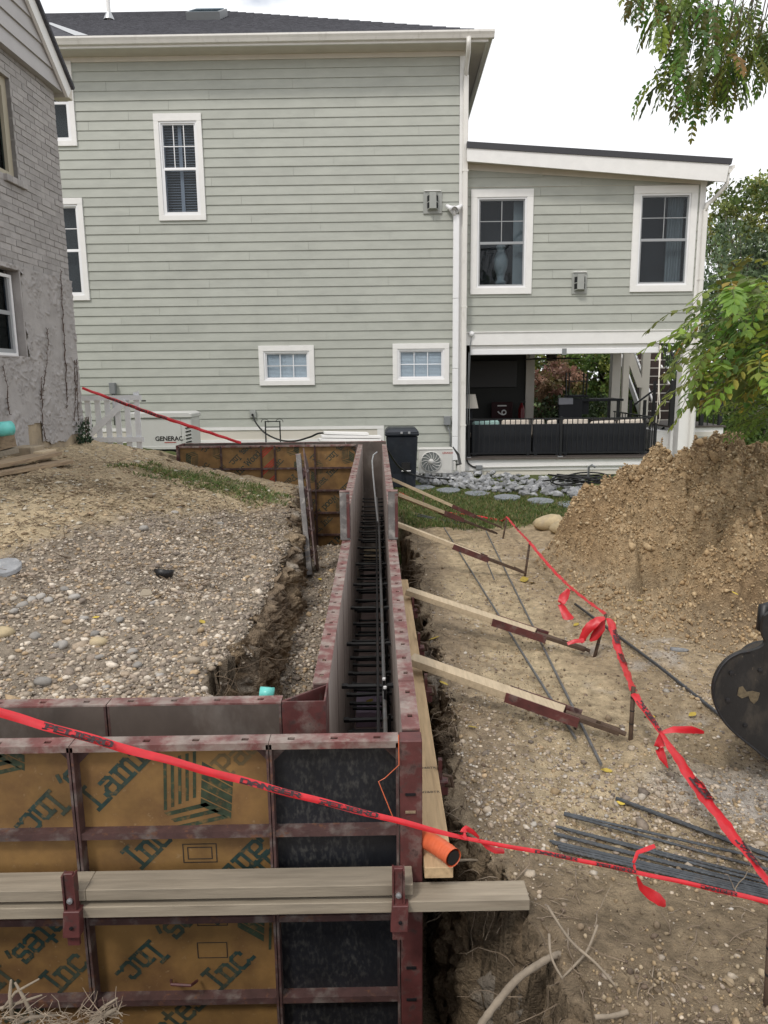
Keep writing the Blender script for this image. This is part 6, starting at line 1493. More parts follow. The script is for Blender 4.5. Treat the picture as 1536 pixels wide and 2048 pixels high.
# long waler on the brace side
w3 = MB().box(XR + TH + .006, XR + TH + .095, 2.035, 5.35, -1.538, -1.500).build('timber_waler', 'lumber_new', None, bevel=.002); tag(w3, 'long fresh yellow timber board along the brace-side forms', 'timber')
V_, F_ = text_mesh('#2&BTR', .02); 
for yy in (2.45, 2.62):
    mb = MB().add([(XR + TH + .02 + p[0], yy + p[1], -1.4995) for p in V_], F_)
    o = mb.build('grade_stamp', 'print_black', w3); 
for k, y in enumerate((2.62, 3.45, 4.05, 4.75)):
    t = thing('side_clamp', 'dark red clamp holding the long board, %s from the corner post' % words_n[k], 'clamp', (XR + TH + .1, y, -1.52))
    MB().box(XR + TH + .097, XR + TH + .112, y - .012, y + .012, -1.62, -1.46).build('tongue', 'form_red', t); MB().box(XR + TH + .098, XR + TH + .135, y - .028, y + .028, -1.60, -1.54).build('wedge_shoe', 'form_red', t, bevel=.004)
    MB().tube([(XR + TH + .12, y - .02, -1.56), (XR + TH + .15, y - .05, -1.545), (XR + TH + .14, y - .06, -1.50), (XR + TH + .11, y - .055, -1.495)], .007, 6).build('loop', 'stake_rust', t)
# orange corrugated sleeve at the corner
pts = [at_y(px, py, Y) for px, py, Y in ((830, 1672, 2.17), (850, 1678, 2.12), (872, 1690, 2.07), (892, 1704, 2.03), (907, 1716, 2.0))]
pth = []
for a_, b_ in zip(pts[:-1], pts[1:]):
    for k in range(8): pth.append(a_.lerp(b_, k / 8))
pth.append(pts[-1]); op = thing('corrugated_sleeve', 'orange corrugated plastic sleeve resting on the long board', 'pipe', pts[2])
MB().tube(pth, [.028 + .0014 * math.sin(i * 2.6) for i in range(len(pth))], 18, cap=False).build('sleeve', 'pipe_orange', op, smooth=True)
MB().tube([pth[-2].lerp(pth[-1], .5), pth[-1]], .023, 14).build('dark_bore', 'plastic_black', op)
# tie wire
tag(MB().tube([at_y(797, 1470, 2.07), at_y(798, 1530, 2.07), at_y(770, 1556, 2.09), at_y(757, 1563, 2.09), at_y(772, 1600, 2.075), at_y(790, 1645, 2.07)], .0016, 4).build('tie_wire', 'wire_orange', None), 'thin orange tie wire hanging by the corner post', 'wire')

# ---------------------------------------------------------------- stakes and braces
def stake(px, py, tx, ty, label, r_=.011):
    b = on_ground(px, py, -1.75); t = at_y(tx, ty, b.y + .02)
    o = thing('steel_stake', label, 'stake', b); d = (t - b).normalized()
    MB().tube([b - d * .12, t], r_, 8).build('shaft', 'stake_rust', o, smooth=True)
    for k in range(3): q = b.lerp(t, .3 + .25 * k); MB().tube([q - d * .003, q + d * .003], r_ * 1.08, 8).build('nail_hole_band', 'steel_dark', o)
    return b, t
S1 = stake(1261, 1478, 1267, 1374, 'tall steel stake where the red tape turns, second from the rebar bundle'); S2 = stake(1189, 1314, 1212, 1228, 'leaning steel stake wrapped in bunched red tape')
S3 = stake(1050, 1152, 1059, 1088, 'thin steel stake at the foot of the middle brace'); S4 = stake(1006, 1077, 1014, 1034, 'thin steel stake by the lawn edge at the tape bend')
S5 = stake(1534, 2010, 1546, 1800, 'dark steel stake holding both red tapes beside the rebar bundle', .010); S6 = stake(846, 1020, 847, 985, 'small rusty stake under the farthest brace')
def brace(x0, y0, z0, e, label, frac=.62, w=.085, h=.038):
    a = Vector((x0, y0, z0)); b = Vector(e)
    t = thing('form_brace', label, 'brace', b); m = a.lerp(b, frac)
    d = (b - a).normalized()
    MB().bar(a, m + d * .12, w, h).build('lumber', 'lumber_pale', t, bevel=.002)
    sd = d.cross(Vector((0, 0, 1))).normalized(); up = sd.cross(d)
    for s in (-1, 1): MB().bar(m + sd * s * (w / 2 + .004) - d * .16 - up * .004, m + sd * s * (w / 2 + .004) + d * .2 - up * .004, .006, h + .012).build('shoe_plate', 'form_red', t)
    MB().bar(m - d * .16 + up * (-h / 2 - .004), m + d * .2 + up * (-h / 2 - .004), w + .01, .006).build('shoe_base', 'form_red', t)
    MB().tube([m + d * .13, m + d * .35 * (b - m).length + d * .13], .017, 8).build('turnbuckle', 'stake_rust', t)
    for s in (-1, 1): MB().bar(m + d * .2 + sd * s * .018, b - d * .03 + sd * s * .018, .007, .022).build('strap', 'stake_rust', t)
    MB().tube([b - d * .12 + up * .01, b], .012, 8).build('end_pin', 'stake_rust', t)
g = lambda S, dx, dy, dz: (S[0].x + dx, S[0].y + dy, S[0].z + dz)
a = at_y(822, 1318, 3.58); brace(a.x, a.y, a.z, g(S1, -.03, -.02, .035), 'nearest timber brace running to the tall tape stake')
a = at_y(815, 1182, 4.85); brace(a.x, a.y, a.z, g(S2, -.03, .0, .04), 'timber brace running to the stake with bunched tape')
a = at_y(794, 1048, 6.5); brace(a.x, a.y, a.z, g(S3, .0, .0, .03), 'timber brace from the step posts to the thin middle stake', .55)
a = at_y(792, 988, 7.7); e_ = on_ground(994, 1072, -1.9); brace(a.x, a.y, a.z, (e_.x, e_.y, e_.z + .03), 'timber brace second from the refuse bin', .5)
a = at_y(783, 958, 9.0); e_ = on_ground(1003, 1060, -1.9); brace(a.x, a.y, a.z, (e_.x, e_.y, e_.z + .03), 'timber brace closest to the refuse bin', .62)
# ---------------------------------------------------------------- bars on the ground
def ground_bar(pts, r_, m, label, name='reinforcing_bar', ribs=0, lift=.0, group=None):
    G = [on_ground(px, py, -1.75) for px, py in pts]
    line = [Vector((p.x, p.y, p.z)) for p in G]; need = 0.0
    for a_, b_ in zip(line[:-1], line[1:]):
        for k in range(12): q = a_.lerp(b_, k / 12); need = max(need, GZ(q.x, q.y) - q.z)
    line = [p + Vector((0, 0, need * .9 + r_ + lift)) for p in line]
    return bar_thing(name, label, line, r_, m, group, ribs)
ground_bar([(888, 1062), (1150, 1494)], .0075, 'rebar_grey', 'long bar lying under the braces, closer to the forms', ribs=.03)
ground_bar([(972, 1070), (1201, 1550)], .0075, 'rebar_grey', 'long bar lying under the braces, closer to the soil pile', ribs=.03)
ground_bar([(1150, 1218), (1320, 1348), (1560, 1545)], .0095, 'rebar', 'thick dark bar running along the foot of the soil pile to the bucket', ribs=.03)
ground_bar([(1232, 1606), (1560, 1730)], .0085, 'rebar', 'single bar lying behind the bundle of bars', ribs=.03)
ground_bar([(972, 1128), (988, 1168)], .006, 'rebar_grey', 'short thin bar beside the middle brace')
for k, (a_, b_) in enumerate((((822, 1031), (905, 1046)), ((826, 1028), (922, 1052)), ((845, 1036), (930, 1050)))):
    ground_bar([a_, b_], .008, 'rebar', 'short dark bar lying on the earth under the far braces', group='short bars by the far braces')
for k in range(10):
    x0, y0 = [(1128, 1632), (1128, 1635), (1112, 1659), (1124, 1664), (1108, 1676), (1114, 1681), (1099, 1688), (1104, 1692), (1116, 1700), (1118, 1706)][k]
    e = [(1540, 1733), (1540, 1752), (1540, 1768), (1540, 1775), (1540, 1783), (1540, 1787), (1540, 1792), (1540, 1796), (1540, 1800), (1540, 1806)][k]
    a_, b_ = on_ground(x0, y0, -1.7), on_ground(e[0], e[1], -1.7)
    zz = max(GZ(a_.x + (b_.x - a_.x) * f, a_.y + (b_.y - a_.y) * f) for f in np.linspace(0, 1, 7)) 
    bb_ = b_ + (b_ - a_) * .5
    bar_thing('reinforcing_bar', 'ribbed dark bar in the bundle by the red tape', [(a_.x, a_.y, max(GZ(a_.x, a_.y), zz - .012) + .013), (b_.x, b_.y, zz + .014), (bb_.x, bb_.y, zz + .014)],   .0052, 'rebar', 'bars of the rebar bundle', .022)
# ---------------------------------------------------------------- red tape
def ribbon(name, label, pts, widths, facing=(0, -.75, .65), text=None, text_at=(), twist=None, curl=.35, sag=0.0):
    pts = [Vector(p) for p in pts]; P = []; Wd = []
    for i in range(len(pts) - 1):
        n = max(4, int((pts[i + 1] - pts[i]).length / .02))
        for k in range(n):
            t = k / n; q = pts[i].lerp(pts[i + 1], t); q.z -= sag * 4 * t * (1 - t); P.append(q); Wd.append(widths[i] + (widths[i + 1] - widths[i]) * t)
    P.append(pts[-1]); Wd.append(widths[-1])
    s = [0.0]
    for a, b in zip(P[:-1], P[1:]): s.append(s[-1] + (b - a).length)
    f0 = Vector(facing).normalized(); C = []; N = []; 
    for i, p in enumerate(P):
        tg = (P[min(i + 1, len(P) - 1)] - P[max(i - 1, 0)]).normalized(); c = f0.cross(tg).normalized(); n_ = tg.cross(c).normalized()
        if n_.dot(f0) < 0: n_ = -n_
        if c.z < 0: c = -c
        if twist:
            th = twist(s[i]); c, n_ = c * math.cos(th) + n_ * math.sin(th), n_ * math.cos(th) - c * math.sin(th)
        C.append(c); N.append(n_)
    rz_ = random.Random(len(P)); ph = rz_.random() * 9
    prof = [-1, -.55, 0, .55, 1]
    V = []; Fs = []
    for i, p in enumerate(P):
        for u in prof: V.append(p + C[i] * (u * Wd[i] / 2) + N[i] * (curl * Wd[i] * (1 - u * u) * .6 + Wd[i] * (.05 * math.sin(s[i] * 70 + u * 4 + ph) + .07 * math.sin(s[i] * 23 + ph * 2 - u * 2))) + C[i] * (.06 * Wd[i] * math.sin(s[i] * 31 + ph)))
    m = len(prof)
    for i in range(len(P) - 1):
        for j in range(m - 1): Fs.append((i * m + j, i * m + j + 1, (i + 1) * m + j + 1, (i + 1) * m + j))
    t = thing(name, label, 'tape', P[0])
    MB().add(V, Fs).build('band', 'tape_red', t, smooth=True)
    sa = np.array(s)
    for body, at, size in text_at:
        sm_ = MB(); stroke_text(sm_, body, (0, 0), 0.0, size * .8, 0.0, .25); Vt = np.array([(q[0], q[2], -q[1]) for q in sm_.v]); Ft = sm_.f; Vt[:, 1] -= (Vt[:, 1].max() + Vt[:, 1].min()) / 2; Vt[:, 0] -= Vt[:, 0].min()
        out = []
        hh = abs(Vt[:, 1]).max()
        for v in Vt:
            x = min(max(at + v[0] * 1.9, 0.0), s[-1] - 1e-4); i = min(int(np.searchsorted(sa, x)), len(P) - 1); i0 = max(i - 1, 0); f = 0 if i == i0 else (x - s[i0]) / max(1e-9, s[i] - s[i0])
            p = P[i0].lerp(P[i], f); c = C[i0].lerp(C[i], f); n_ = N[i0].lerp(N[i], f); w = Wd[i0]; u = v[1] / hh * .80 - .12
            out.append(p + c * (u * w / 2) + n_ * (curl * w * (1 - u * u) * .6 + .0016 + v[2] * 6))
        MB().add(out, Ft).build('printed_word', 'tape_black', t)
    return P, s, t
TY = 1.72
tp = [at_y(px, py, Y) for px, py, Y in ((-700, 1215, 1.6), (0, 1426, 1.67), (240, 1494, 1.69), (480, 1560, 1.71), (700, 1618, 1.72), (835, 1652, 1.73), (930, 1677, 1.75), (1100, 1708, 1.76), (1280, 1746, 1.77), (1400, 1772, 1.78), (1536, 1804, 1.80), (1560, 1808, 1.8))]
P, s, t = ribbon('barrier_tape', 'red danger tape stretched across in front of the near forms', tp, [.0215, .0215, .0205, .0185, .0155, .0145, .010, .011, .011, .012, .014, .014], text_at=())
def s_at(px):
    return min(range(len(P)), key=lambda i: abs(proj(P[i])[0] - px))
for _c in list(t.children): bpy.data.objects.remove(_c)
bpy.data.objects.remove(t)
sx = lambda px: s[s_at(px)]
tx = [('PELIGRO', sx(95), .021), ('DANGER', sx(478), .0205), ('PELIGRO', sx(634), .019), ('DANGER', sx(1065), .0150), ('PELIGRO', sx(1195), .0135), ('DANGER', sx(1395), .014)]
ribbon('barrier_tape', 'red danger tape stretched across in front of the near forms', tp, [.0215, .0215, .0205, .0185, .0155, .0145, .010, .011, .011, .012, .014, .014], text_at=tx)
def tail(label, pxs, Y, wd, facing=(0, -.8, .6)):
    ribbon('tape_tail', label, [at_y(px, py, Y + .01 * k) for k, (px, py) in enumerate(pxs)], wd, facing, curl=.22)
tail('loose red tape end knotted beside the orange sleeve', [(933, 1678), (925, 1664), (932, 1656), (945, 1664), (958, 1676)], 1.74, [.006, .016, .014, .012, .006])
tail('short red tape end hanging past the knot by the trench', [(958, 1680), (975, 1694), (990, 1700), (1008, 1702)], 1.75, [.005, .012, .016, .012])
tail('red tape loop rising over the rebar bundle', [(1272, 1746), (1267, 1725), (1275, 1705), (1295, 1698), (1310, 1692)], 1.76, [.005, .008, .010, .012, .010])
tail('wide red tape end hanging below the bundle knot', [(1274, 1752), (1283, 1775), (1300, 1790), (1318, 1800), (1330, 1808)], 1.75, [.006, .018, .03, .032, .018])
up = Vector((0, 0, 0))
tp2 = [S4[1], S3[1] + Vector((0, 0, .02)), at_y(1125, 1160, 5.6), S2[1] + Vector((.0, -.01, .0))]
ribbon('barrier_tape', 'red tape strung past the thin middle stake to the bunched tape', tp2, [.03, .03, .03, .03], text_at=[('DANGER PELIGRO', .9, .02)], sag=.01)
ribbon('barrier_tape', 'red tape running from the bunched stake down to the tall stake', [S2[1] + Vector((.02, -.02, -.03)), at_y(1240, 1310, 3.9), S1[1] + Vector((0, -.01, -.02))], [.05, .045, .035], text_at=[('DANGER', .15, .03), ('PELIGRO', .5, .03)])
kn = at_y(1322, 1466, 2.9)
ribbon('barrier_tape', 'red tape running from the tall stake to the knot above the crushed stone', [S1[1] + Vector((0, -.015, -.03)), kn], [.04, .02], text_at=[('DANGER PELIGRO', .06, .025)])
ribbon('barrier_tape', 'wide red tape running from the knot to the dark stake by the bundle', [kn, at_y(1385, 1560, 2.55), at_y(1450, 1650, 2.25), at_y(1505, 1722, 2.05), at_y(1545, 1775, 1.9)], [.02, .055, .045, .03, .025], text_at=[('PELIGRO', .35, .02), ('DANGER', .75, .02)])
def tail3(label, pts, wd): ribbon('tape_tail', label, pts, wd, (0, -.7, .7), curl=.14)
tail3('red tape end pointing to the soil pile from the knot', [kn, at_y(1350, 1458, 2.9), at_y(1385, 1460, 2.92), at_y(1408, 1465, 2.93)], [.012, .03, .034, .012])
tail3('red tape end hanging straight down from the knot', [kn, at_y(1318, 1492, 2.88), at_y(1326, 1515, 2.86), at_y(1336, 1536, 2.85)], [.012, .045, .035, .006])
for k, (pp, wd) in enumerate(((((1207, 1236), (1185, 1245), (1172, 1262), (1168, 1282)), [.02, .05, .05, .02]), (((1207, 1238), (1200, 1255), (1188, 1275), (1180, 1282)), [.02, .06, .05, .015]), (((1210, 1236), (1195, 1240), (1180, 1252), (1160, 1285)), [.02, .05, .06, .03]), (((1168, 1280), (1150, 1282), (1135, 1288)), [.03, .025, .02]))):
    tail3(('bunched red tape, left fold of the leaning stake', 'bunched red tape, middle fold under the leaning stake top', 'bunched red tape, outer fold of the leaning stake', 'twisted red tape end trailing onto the brace')[k], [at_y(a, b, S2[0].y - .03 - .02 * k) for a, b in pp], wd)
tail3('red tape streamer hanging halfway along the far tape', [at_y(1137, 1178, 5.3), at_y(1128, 1195, 5.28), at_y(1122, 1210, 5.25), at_y(1133, 1228, 5.2), at_y(1142, 1247, 5.15)], [.03, .07, .05, .07, .08])
ribbon('barrier_tape', 'red tape slack on the earth under the far braces', [on_ground(px, py, -1.9) + Vector((0, 0, .03)) for px, py in ((800, 988), (850, 1015), (900, 1030), (960, 1037), (1005, 1046))] + [S4[1]], [.03] * 6, sag=.0)
ribbon('barrier_tape', 'red tape slanting from the brick house corner to the far forms', [BC + BU * (-.02) + BN * .03 + Vector((0, 0, at_y(166, 776, 9.0).z)), at_y(300, 826, 9.35), at_y(482, 886, Y_FAR + .02)], [.03, .045, .035], text_at=[('DANGER PELIGRO DANGER', .3, .03)], facing=(0, -1, .2))
# ---------------------------------------------------------------- excavator bucket
yb0 = 2.80; BD = Vector((.29, .42, -.12))
out = [(1536, 1228), (1527, 1238), (1525, 1268), (1531, 1284), (1520, 1296), (1500, 1302), (1478, 1306), (1455, 1319), (1436, 1343), (1426, 1374), (1430, 1408), (1446, 1440), (1470, 1466), (1502, 1492), (1545, 1524), (1600, 1545), (1665, 1520), (1705, 1440), (1680, 1330), (1620, 1245), (1570, 1215)]
op_ = [at_y(a, b, yb0) for a, b in out]
op_s = []
for i_ in range(len(op_)):
    p0, p1, p2, p3 = op_[i_ - 1], op_[i_], op_[(i_ + 1) % len(op_)], op_[(i_ + 2) % len(op_)]
    for k_ in range(4): t_ = k_ / 4.0; op_s.append(.5 * ((2 * p1) + (-p0 + p2) * t_ + (2 * p0 - 5 * p1 + 4 * p2 - p3) * t_ * t_ + (-p0 + 3 * p1 - 3 * p2 + p3) * t_ ** 3))
bk_ = thing('excavator_bucket', 'black rounded steel excavator bucket at the foot of the soil pile', 'bucket', (op_[13].x, yb0, op_[15].z))
MB().poly_extrude(op_s, (0, .018, 0)).build('side_plate', 'bucket', bk_); MB().poly_extrude([p + BD for p in op_s], (0, .018, 0)).build('side_plate', 'bucket', bk_)
sh = MB()
for a_, b_ in zip(op_s[16:68], op_s[17:69]):
    sh.add([a_ + Vector((0, .0185, 0)), b_ + Vector((0, .0185, 0)), b_ + BD, a_ + BD], [(0, 1, 2, 3)])
    ca = sum(op_, Vector()) / len(op_); ai, bi = a_.lerp(ca, .06), b_.lerp(ca, .06); sh.add([ai + Vector((0, .0185, 0)), bi + Vector((0, .0185, 0)), bi + BD, ai + BD], [(0, 3, 2, 1)])
sh.build('curved_shell', 'bucket', bk_)
MB().tube([op_[1] + Vector((.09, .1, .02)), op_[1] + Vector((.05, .09, .02)), op_[2] + Vector((.04, .08, 0)), op_[3] + Vector((.09, .1, 0))], .025, 10).build('hose', 'plastic_black', bk_, smooth=True)
rim = MB()
rim.tube([a_ + Vector((0, -.003, 0)) for a_ in op_s[20:65]], .005, 6)
rim.build('wear_rim', 'steel_dark', bk_, smooth=True)
for a_, b_ in ((1462, 1345), (1455, 1400), (1490, 1450), (1520, 1340)):
    q_ = at_y(a_, b_, yb0); MB().lathe([(.001, -.008), (.009, -.007), (.010, 0)], q_, 8, 'Y').build('bolt', 'steel_dark', bk_)
mp = [at_y(a, b, yb0 - .004) for a, b in ((1478, 1375), (1486, 1373), (1494, 1384), (1506, 1382), (1520, 1386), (1516, 1400), (1508, 1408), (1501, 1402), (1497, 1392), (1484, 1397), (1475, 1391))]
MB().poly_extrude(mp, (0, .003, 0)).build('mud_splash', 'mud_patch', bk_)
for k in range(4):
    q = op_[18] + Vector((.0, .04 + .12 * k, 0)); MB().bar(q, q + Vector((.09, 0, .05)), .05, .025).build('tooth', 'steel_dark', bk_)
# ---------------------------------------------------------------- soil pile
_pz = tps([(1.93, 7, -1.31), (2.16, 7, -1.11), (2.37, 7, -.93), (2.67, 7, -.82), (3.1, 7, -.65), (3.5, 7, -.70), (3.85, 7, -.88), (2.4, 8.2, -1.6), (3.1, 8.4, -1.5), (3.8, 8.5, -1.6), (3.2, 9.3, -2.1), (1.75, 7.6, -1.95), (1.65, 6.6, -1.9),
           (1.55, 5.0, -1.84), (1.7, 4.45, -1.84), (2.0, 4.2, -1.83), (2.4, 3.9, -1.82), (3.2, 3.7, -1.8), (2.3, 6.05, -1.28), (2.3, 5.62, -1.58), (2.0, 5.6, -1.62), (2.75, 5.9, -1.07), (3.3, 5.9, -1.0), (3.3, 5.0, -1.36), (2.7, 5.0, -1.5), (2.1, 5.0, -1.68),
           (3.9, 5.2, -1.4), (4.6, 6, -1.4), (4.8, 7, -1.4), (5.2, 5.5, -1.8), (5.4, 7.5, -1.9), (4.5, 4.2, -1.8), (1.2, 6, -2.1), (1.2, 8, -2.2)])
def pile_z(x, y):
    wx = x + .10 * fbm(x, y, 2.2, 3, .5, 30.0); wy = y + .10 * fbm(x, y, 2.2, 3, .5, 40.0)
    b1 = np.abs(fbm(wx, wy, 2.6, 3, .55, 51.0)); b2 = np.abs(fbm(wx, wy, 7.5, 3, .6, 61.0)); b3 = fbm(x, y, 24, 3, .6, 71.0)
    h = _pz(x, y)
    rdg = 1 - np.abs(fbm(wx, wy, 1.7, 4, .55, 101.0)) * 2.6
    cave = .75 * np.exp(-(((x - 2.33) / .28) ** 2 + ((y - 5.72) / .15) ** 2))
    amp = sstep(-1.85, -1.45, h)
    return h - cave * .8 + amp * (.17 * (rdg - .5) + .30 * (b1 - .22) + .22 * (b2 - .22)) + (.3 + .7 * amp) * .045 * b3
xs = np.arange(1.25, 5.5, .02); ys = np.arange(3.6, 9.4, .022); PX, PY = np.meshgrid(xs, ys); PZ = pile_z(PX, PY); G0 = ground_z(PX, PY)
keep = PZ > G0 - .03; PZc = np.maximum(PZ, G0 - .06)
V = np.stack([PX, PY, PZc], -1).reshape(-1, 3); nx, ny = len(xs), len(ys); i = (np.arange(ny - 1)[:, None] * nx + np.arange(nx - 1)[None]); kq = (keep[:-1, :-1] | keep[1:, :-1] | keep[:-1, 1:] | keep[1:, 1:]); i = i[kq]
n1 = fbm(PX, PY, 1.4, 3, .5, 81.0); n2 = fbm(PX, PY, 6, 3, .6, 91.0)
pc = lerp(np.broadcast_to(np.array([.385, .27, .155]), PX.shape + (3,)), np.array([.48, .355, .215]), np.clip(.5 + n1, 0, 1)); pc = lerp(pc, np.array([.29, .195, .105]), np.clip(n2 * 1.5, 0, 1) * .7)
pc = lerp(pc, np.array([.215, .145, .085]), sstep(.08, .4, fbm(PX, PY, .9, 3, .55, 131.0)) * .75); pc = lerp(pc, np.array([.36, .29, .2]), sstep(-1.55, -1.75, PZc) * .6)
pile = thing('soil_pile', 'large heap of brown excavated soil beside the lawn', 'soil pile', (3.0, 6.0, -1.8)); off = np.array(pile.location)
np_mesh('heap', V - off, np.stack([i, i + 1, i + nx + 1, i + nx], -1), 'soil', pile, True, pc.reshape(-1, 3))
n = 52000; x = rs.uniform(1.4, 4.6, n * 2); y = rs.uniform(3.7, 7.6, n * 2); z = pile_z(x, y); k = (z > ground_z(x, y) + .0) & (rs.rand(len(z)) < .35 + .65 * sstep(-1.65, -1.35, z)); x, y, z = x[k][:n], y[k][:n], z[k][:n]; n = len(x)
sz = .0088 * np.exp(rs.randn(n) * .45); S = np.stack([sz, sz * rs.uniform(.6, 1, n), sz * rs.uniform(.5, .9, n)], -1); c = np.array([[.41, .29, .165], [.36, .25, .14], [.47, .35, .21], [.31, .215, .125], [.49, .385, .25]])[rs.randint(0, 5, n)] * rs.uniform(.85, 1.15, (n, 1))
o = scatter_mesh('clods', np.stack([x, y, z + S[:, 2] * .5], -1) - off, S, 'clod', rs, c, tv=np.vstack([OCT_V]), tf=OCT_F, flat=1.0, jitter=.35, parent=pile, smooth=False); o['kind'] = 'stuff'
n = 420; x = rs.uniform(1.9, 4.3, n * 3); y = rs.uniform(5.0, 7.3, n * 3); z = pile_z(x, y); k = z > -1.45; x, y, z = x[k][:n], y[k][:n], z[k][:n]; n = len(x)
sz = .022 * np.exp(rs.randn(n) * .45); S = np.stack([sz, sz * rs.uniform(.7, 1, n), sz * rs.uniform(.5, .8, n)], -1); c = np.array([[.40, .28, .16], [.36, .25, .14], [.44, .325, .195]])[rs.randint(0, 3, n)] * rs.uniform(.9, 1.1, (n, 1))
o = scatter_mesh('large_clods', np.stack([x, y, z + S[:, 2] * .3], -1) - off, S, 'clod', rs, c, tv=ICO_V, tf=ICO_F, flat=1.0, jitter=.5, parent=pile, smooth=False); o['kind'] = 'stuff'
# ---------------------------------------------------------------- boulders at the lawn edge
for k, (px, py, w, lab) in enumerate(((1100, 1046, 50, 'largest pale boulder at the lawn edge'), (1124, 1054, 42, 'middle tan boulder at the lawn edge'), (1142, 1058, 40, 'brown boulder against the foot of the soil pile'))):
    p = on_ground(px, py + 12, -1.95); r_ = w / 2 / F_PX * p.length; rr = np.random.RandomState(k + 3)
    v = ICO2_V * (1 + .10 * np.sin(ICO2_V[:, [0]] * 4 + k) + .06 * rr.rand(len(ICO2_V), 1)) * np.array([r_ * 1.25, r_, r_ * .72]) + np.array([p.x, p.y, p.z + r_ * .45])
    tag(MB().add(v, ICO2_F).build('boulder', 'boulder', None, smooth=True), lab, 'boulder')
# ---------------------------------------------------------------- lumber and pipe by the brick house
def plank(a, b, w, h, label, m='lumber_dirty'): tag(MB().bar(a, b, w, h).build('plank', m, None, bevel=.003), label, 'plank')
Z0 = -.74
pa, pb = on_ground(-60, 964, -.75), on_ground(128, 932, -.75)
plank(pa + Vector((0, 0, .035)), pb + Vector((0, 0, .03)), .2, .035, 'lower plank lying on the dirt beside the brick house')
qa, qb = at_y(-60, 940, pa.y + .12), at_y(104, 907, pb.y + .05)
plank(qa, qb, .2, .035, 'upper plank propped on the timber block')
a_ = at_y(78, 930, pb.y - .16); zlo = pa.z + (pb.z - pa.z) * .73 + .05
tag(MB().box(a_.x - .045, a_.x + .045, a_.y, a_.y + .3, zlo, zlo + .085).build('plank', 'lumber_pale', None, bevel=.003), 'short timber block between the two planks', 'plank')
plank(at_y(-50, 960, 6.0), at_y(14, 985, 5.8), .09, .04, 'plank offcut leaning down at the picture edge', 'lumber_grey')
plank(at_y(-40, 893, 6.6), at_y(20, 877, 6.9), .14, .14, 'thick old timber under the teal pipe', 'lumber_dirty')
plank(at_y(-40, 915, 6.6), at_y(30, 900, 6.9), .12, .05, 'grey board under the thick old timber', 'lumber_grey')
p0, p1 = at_y(-80, 868, 6.3), at_y(22, 856, 6.7); tpipe = thing('drain_pipe', 'teal plastic drain pipe end on the lumber by the brick house', 'pipe', p1)
MB().tube([p0, p0.lerp(p1, .75), p0.lerp(p1, .76), p1], [.058, .058, .066, .066], 20).build('pipe_body', 'pvc_teal', tpipe, smooth=True)
a_ = at_y(42, 905, 7.35); tag(MB().box(a_.x - .12, a_.x + .13, 7.3, 7.6, a_.z - .12, a_.z + .055).build('concrete_block', 'foundation', None, bevel=.01), 'dark hollow block against the brick house foundation', 'block')
p = on_ground(530, 1386, -1.7); tg = thing('buried_pipe', 'tip of a teal pipe in the hollow of the trench bank', 'pipe', p); q = at_y(520, 1386, 2.95); q2 = at_y(548, 1388, 2.95)
MB().tube([q, q2], .028, 14).build('pipe_body', 'pvc_teal', tg, smooth=True)
# black bowl, slab, shard on the mound
p = on_ground(328, 1148, -1.25); bw = thing('sunken_pot', 'black plastic pot half buried in the gravel', 'pot', p); MB().lathe([(.001, -.02), (.05, -.02), (.062, .03), (.056, .03), (.04, -.012), (.001, -.012)], (p.x, p.y, p.z), 18).build('pot_body', 'plastic_black', bw, smooth=True); bw.rotation_euler = (-.25, .1, 0)
p = on_ground(10, 1140, -1.2); tag(MB().poly_extrude([p + Vector((.1 * math.cos(a), .075 * math.sin(a), .03 + .03 * math.sin(a))) for a in np.linspace(0, 2 * math.pi, 12)[:-1]], (0, 0, -.03)).build('stone_slab', 'stone_grey', None, bevel=.004), 'flat grey slab of stone at the edge of the mound', 'stone slab')
p = on_ground(292, 1192, -1.25); tag(MB().poly_extrude([p + Vector((.035 * math.cos(a), .02 * math.sin(a), .012 + .03 * math.sin(a))) for a in np.linspace(0, 2 * math.pi, 10)[:-1]], (.004, .004, -.008)).build('pottery_shard', 'terracotta', None), 'pale curved shard standing in the gravel', 'shard')
p = on_ground(1362, 1302, -1.7); tag(MB().tube([p + Vector((.06 * math.cos(a), .03 * math.sin(a), .015)) for a in np.linspace(2.6, 5.4, 9)], [.004, .012, .016, .018, .018, .018, .016, .012, .004], 6).build('curved_shard', 'stone_grey', None, smooth=True), 'curved grey shard at the foot of the soil pile', 'shard')
for (px, py, w, lab) in ((5, 1270, 40, 'yellow stone at the edge of the gravel mound'), (430 * .456, 1288, 34, 'yellowish stone in the middle of the gravel')):
    p = on_ground(px, py, -1.25); r_ = w / 2 / F_PX * p.length; v = ICO2_V * np.array([r_, r_ * .8, r_ * .55]) * (1 + .1 * np.sin(ICO2_V[:, [1]] * 5)) + np.array([p.x, p.y, p.z + r_ * .2]); tag(MB().add(v, ICO2_F).build('yellow_stone', 'boulder', None, smooth=True), lab, 'stone')
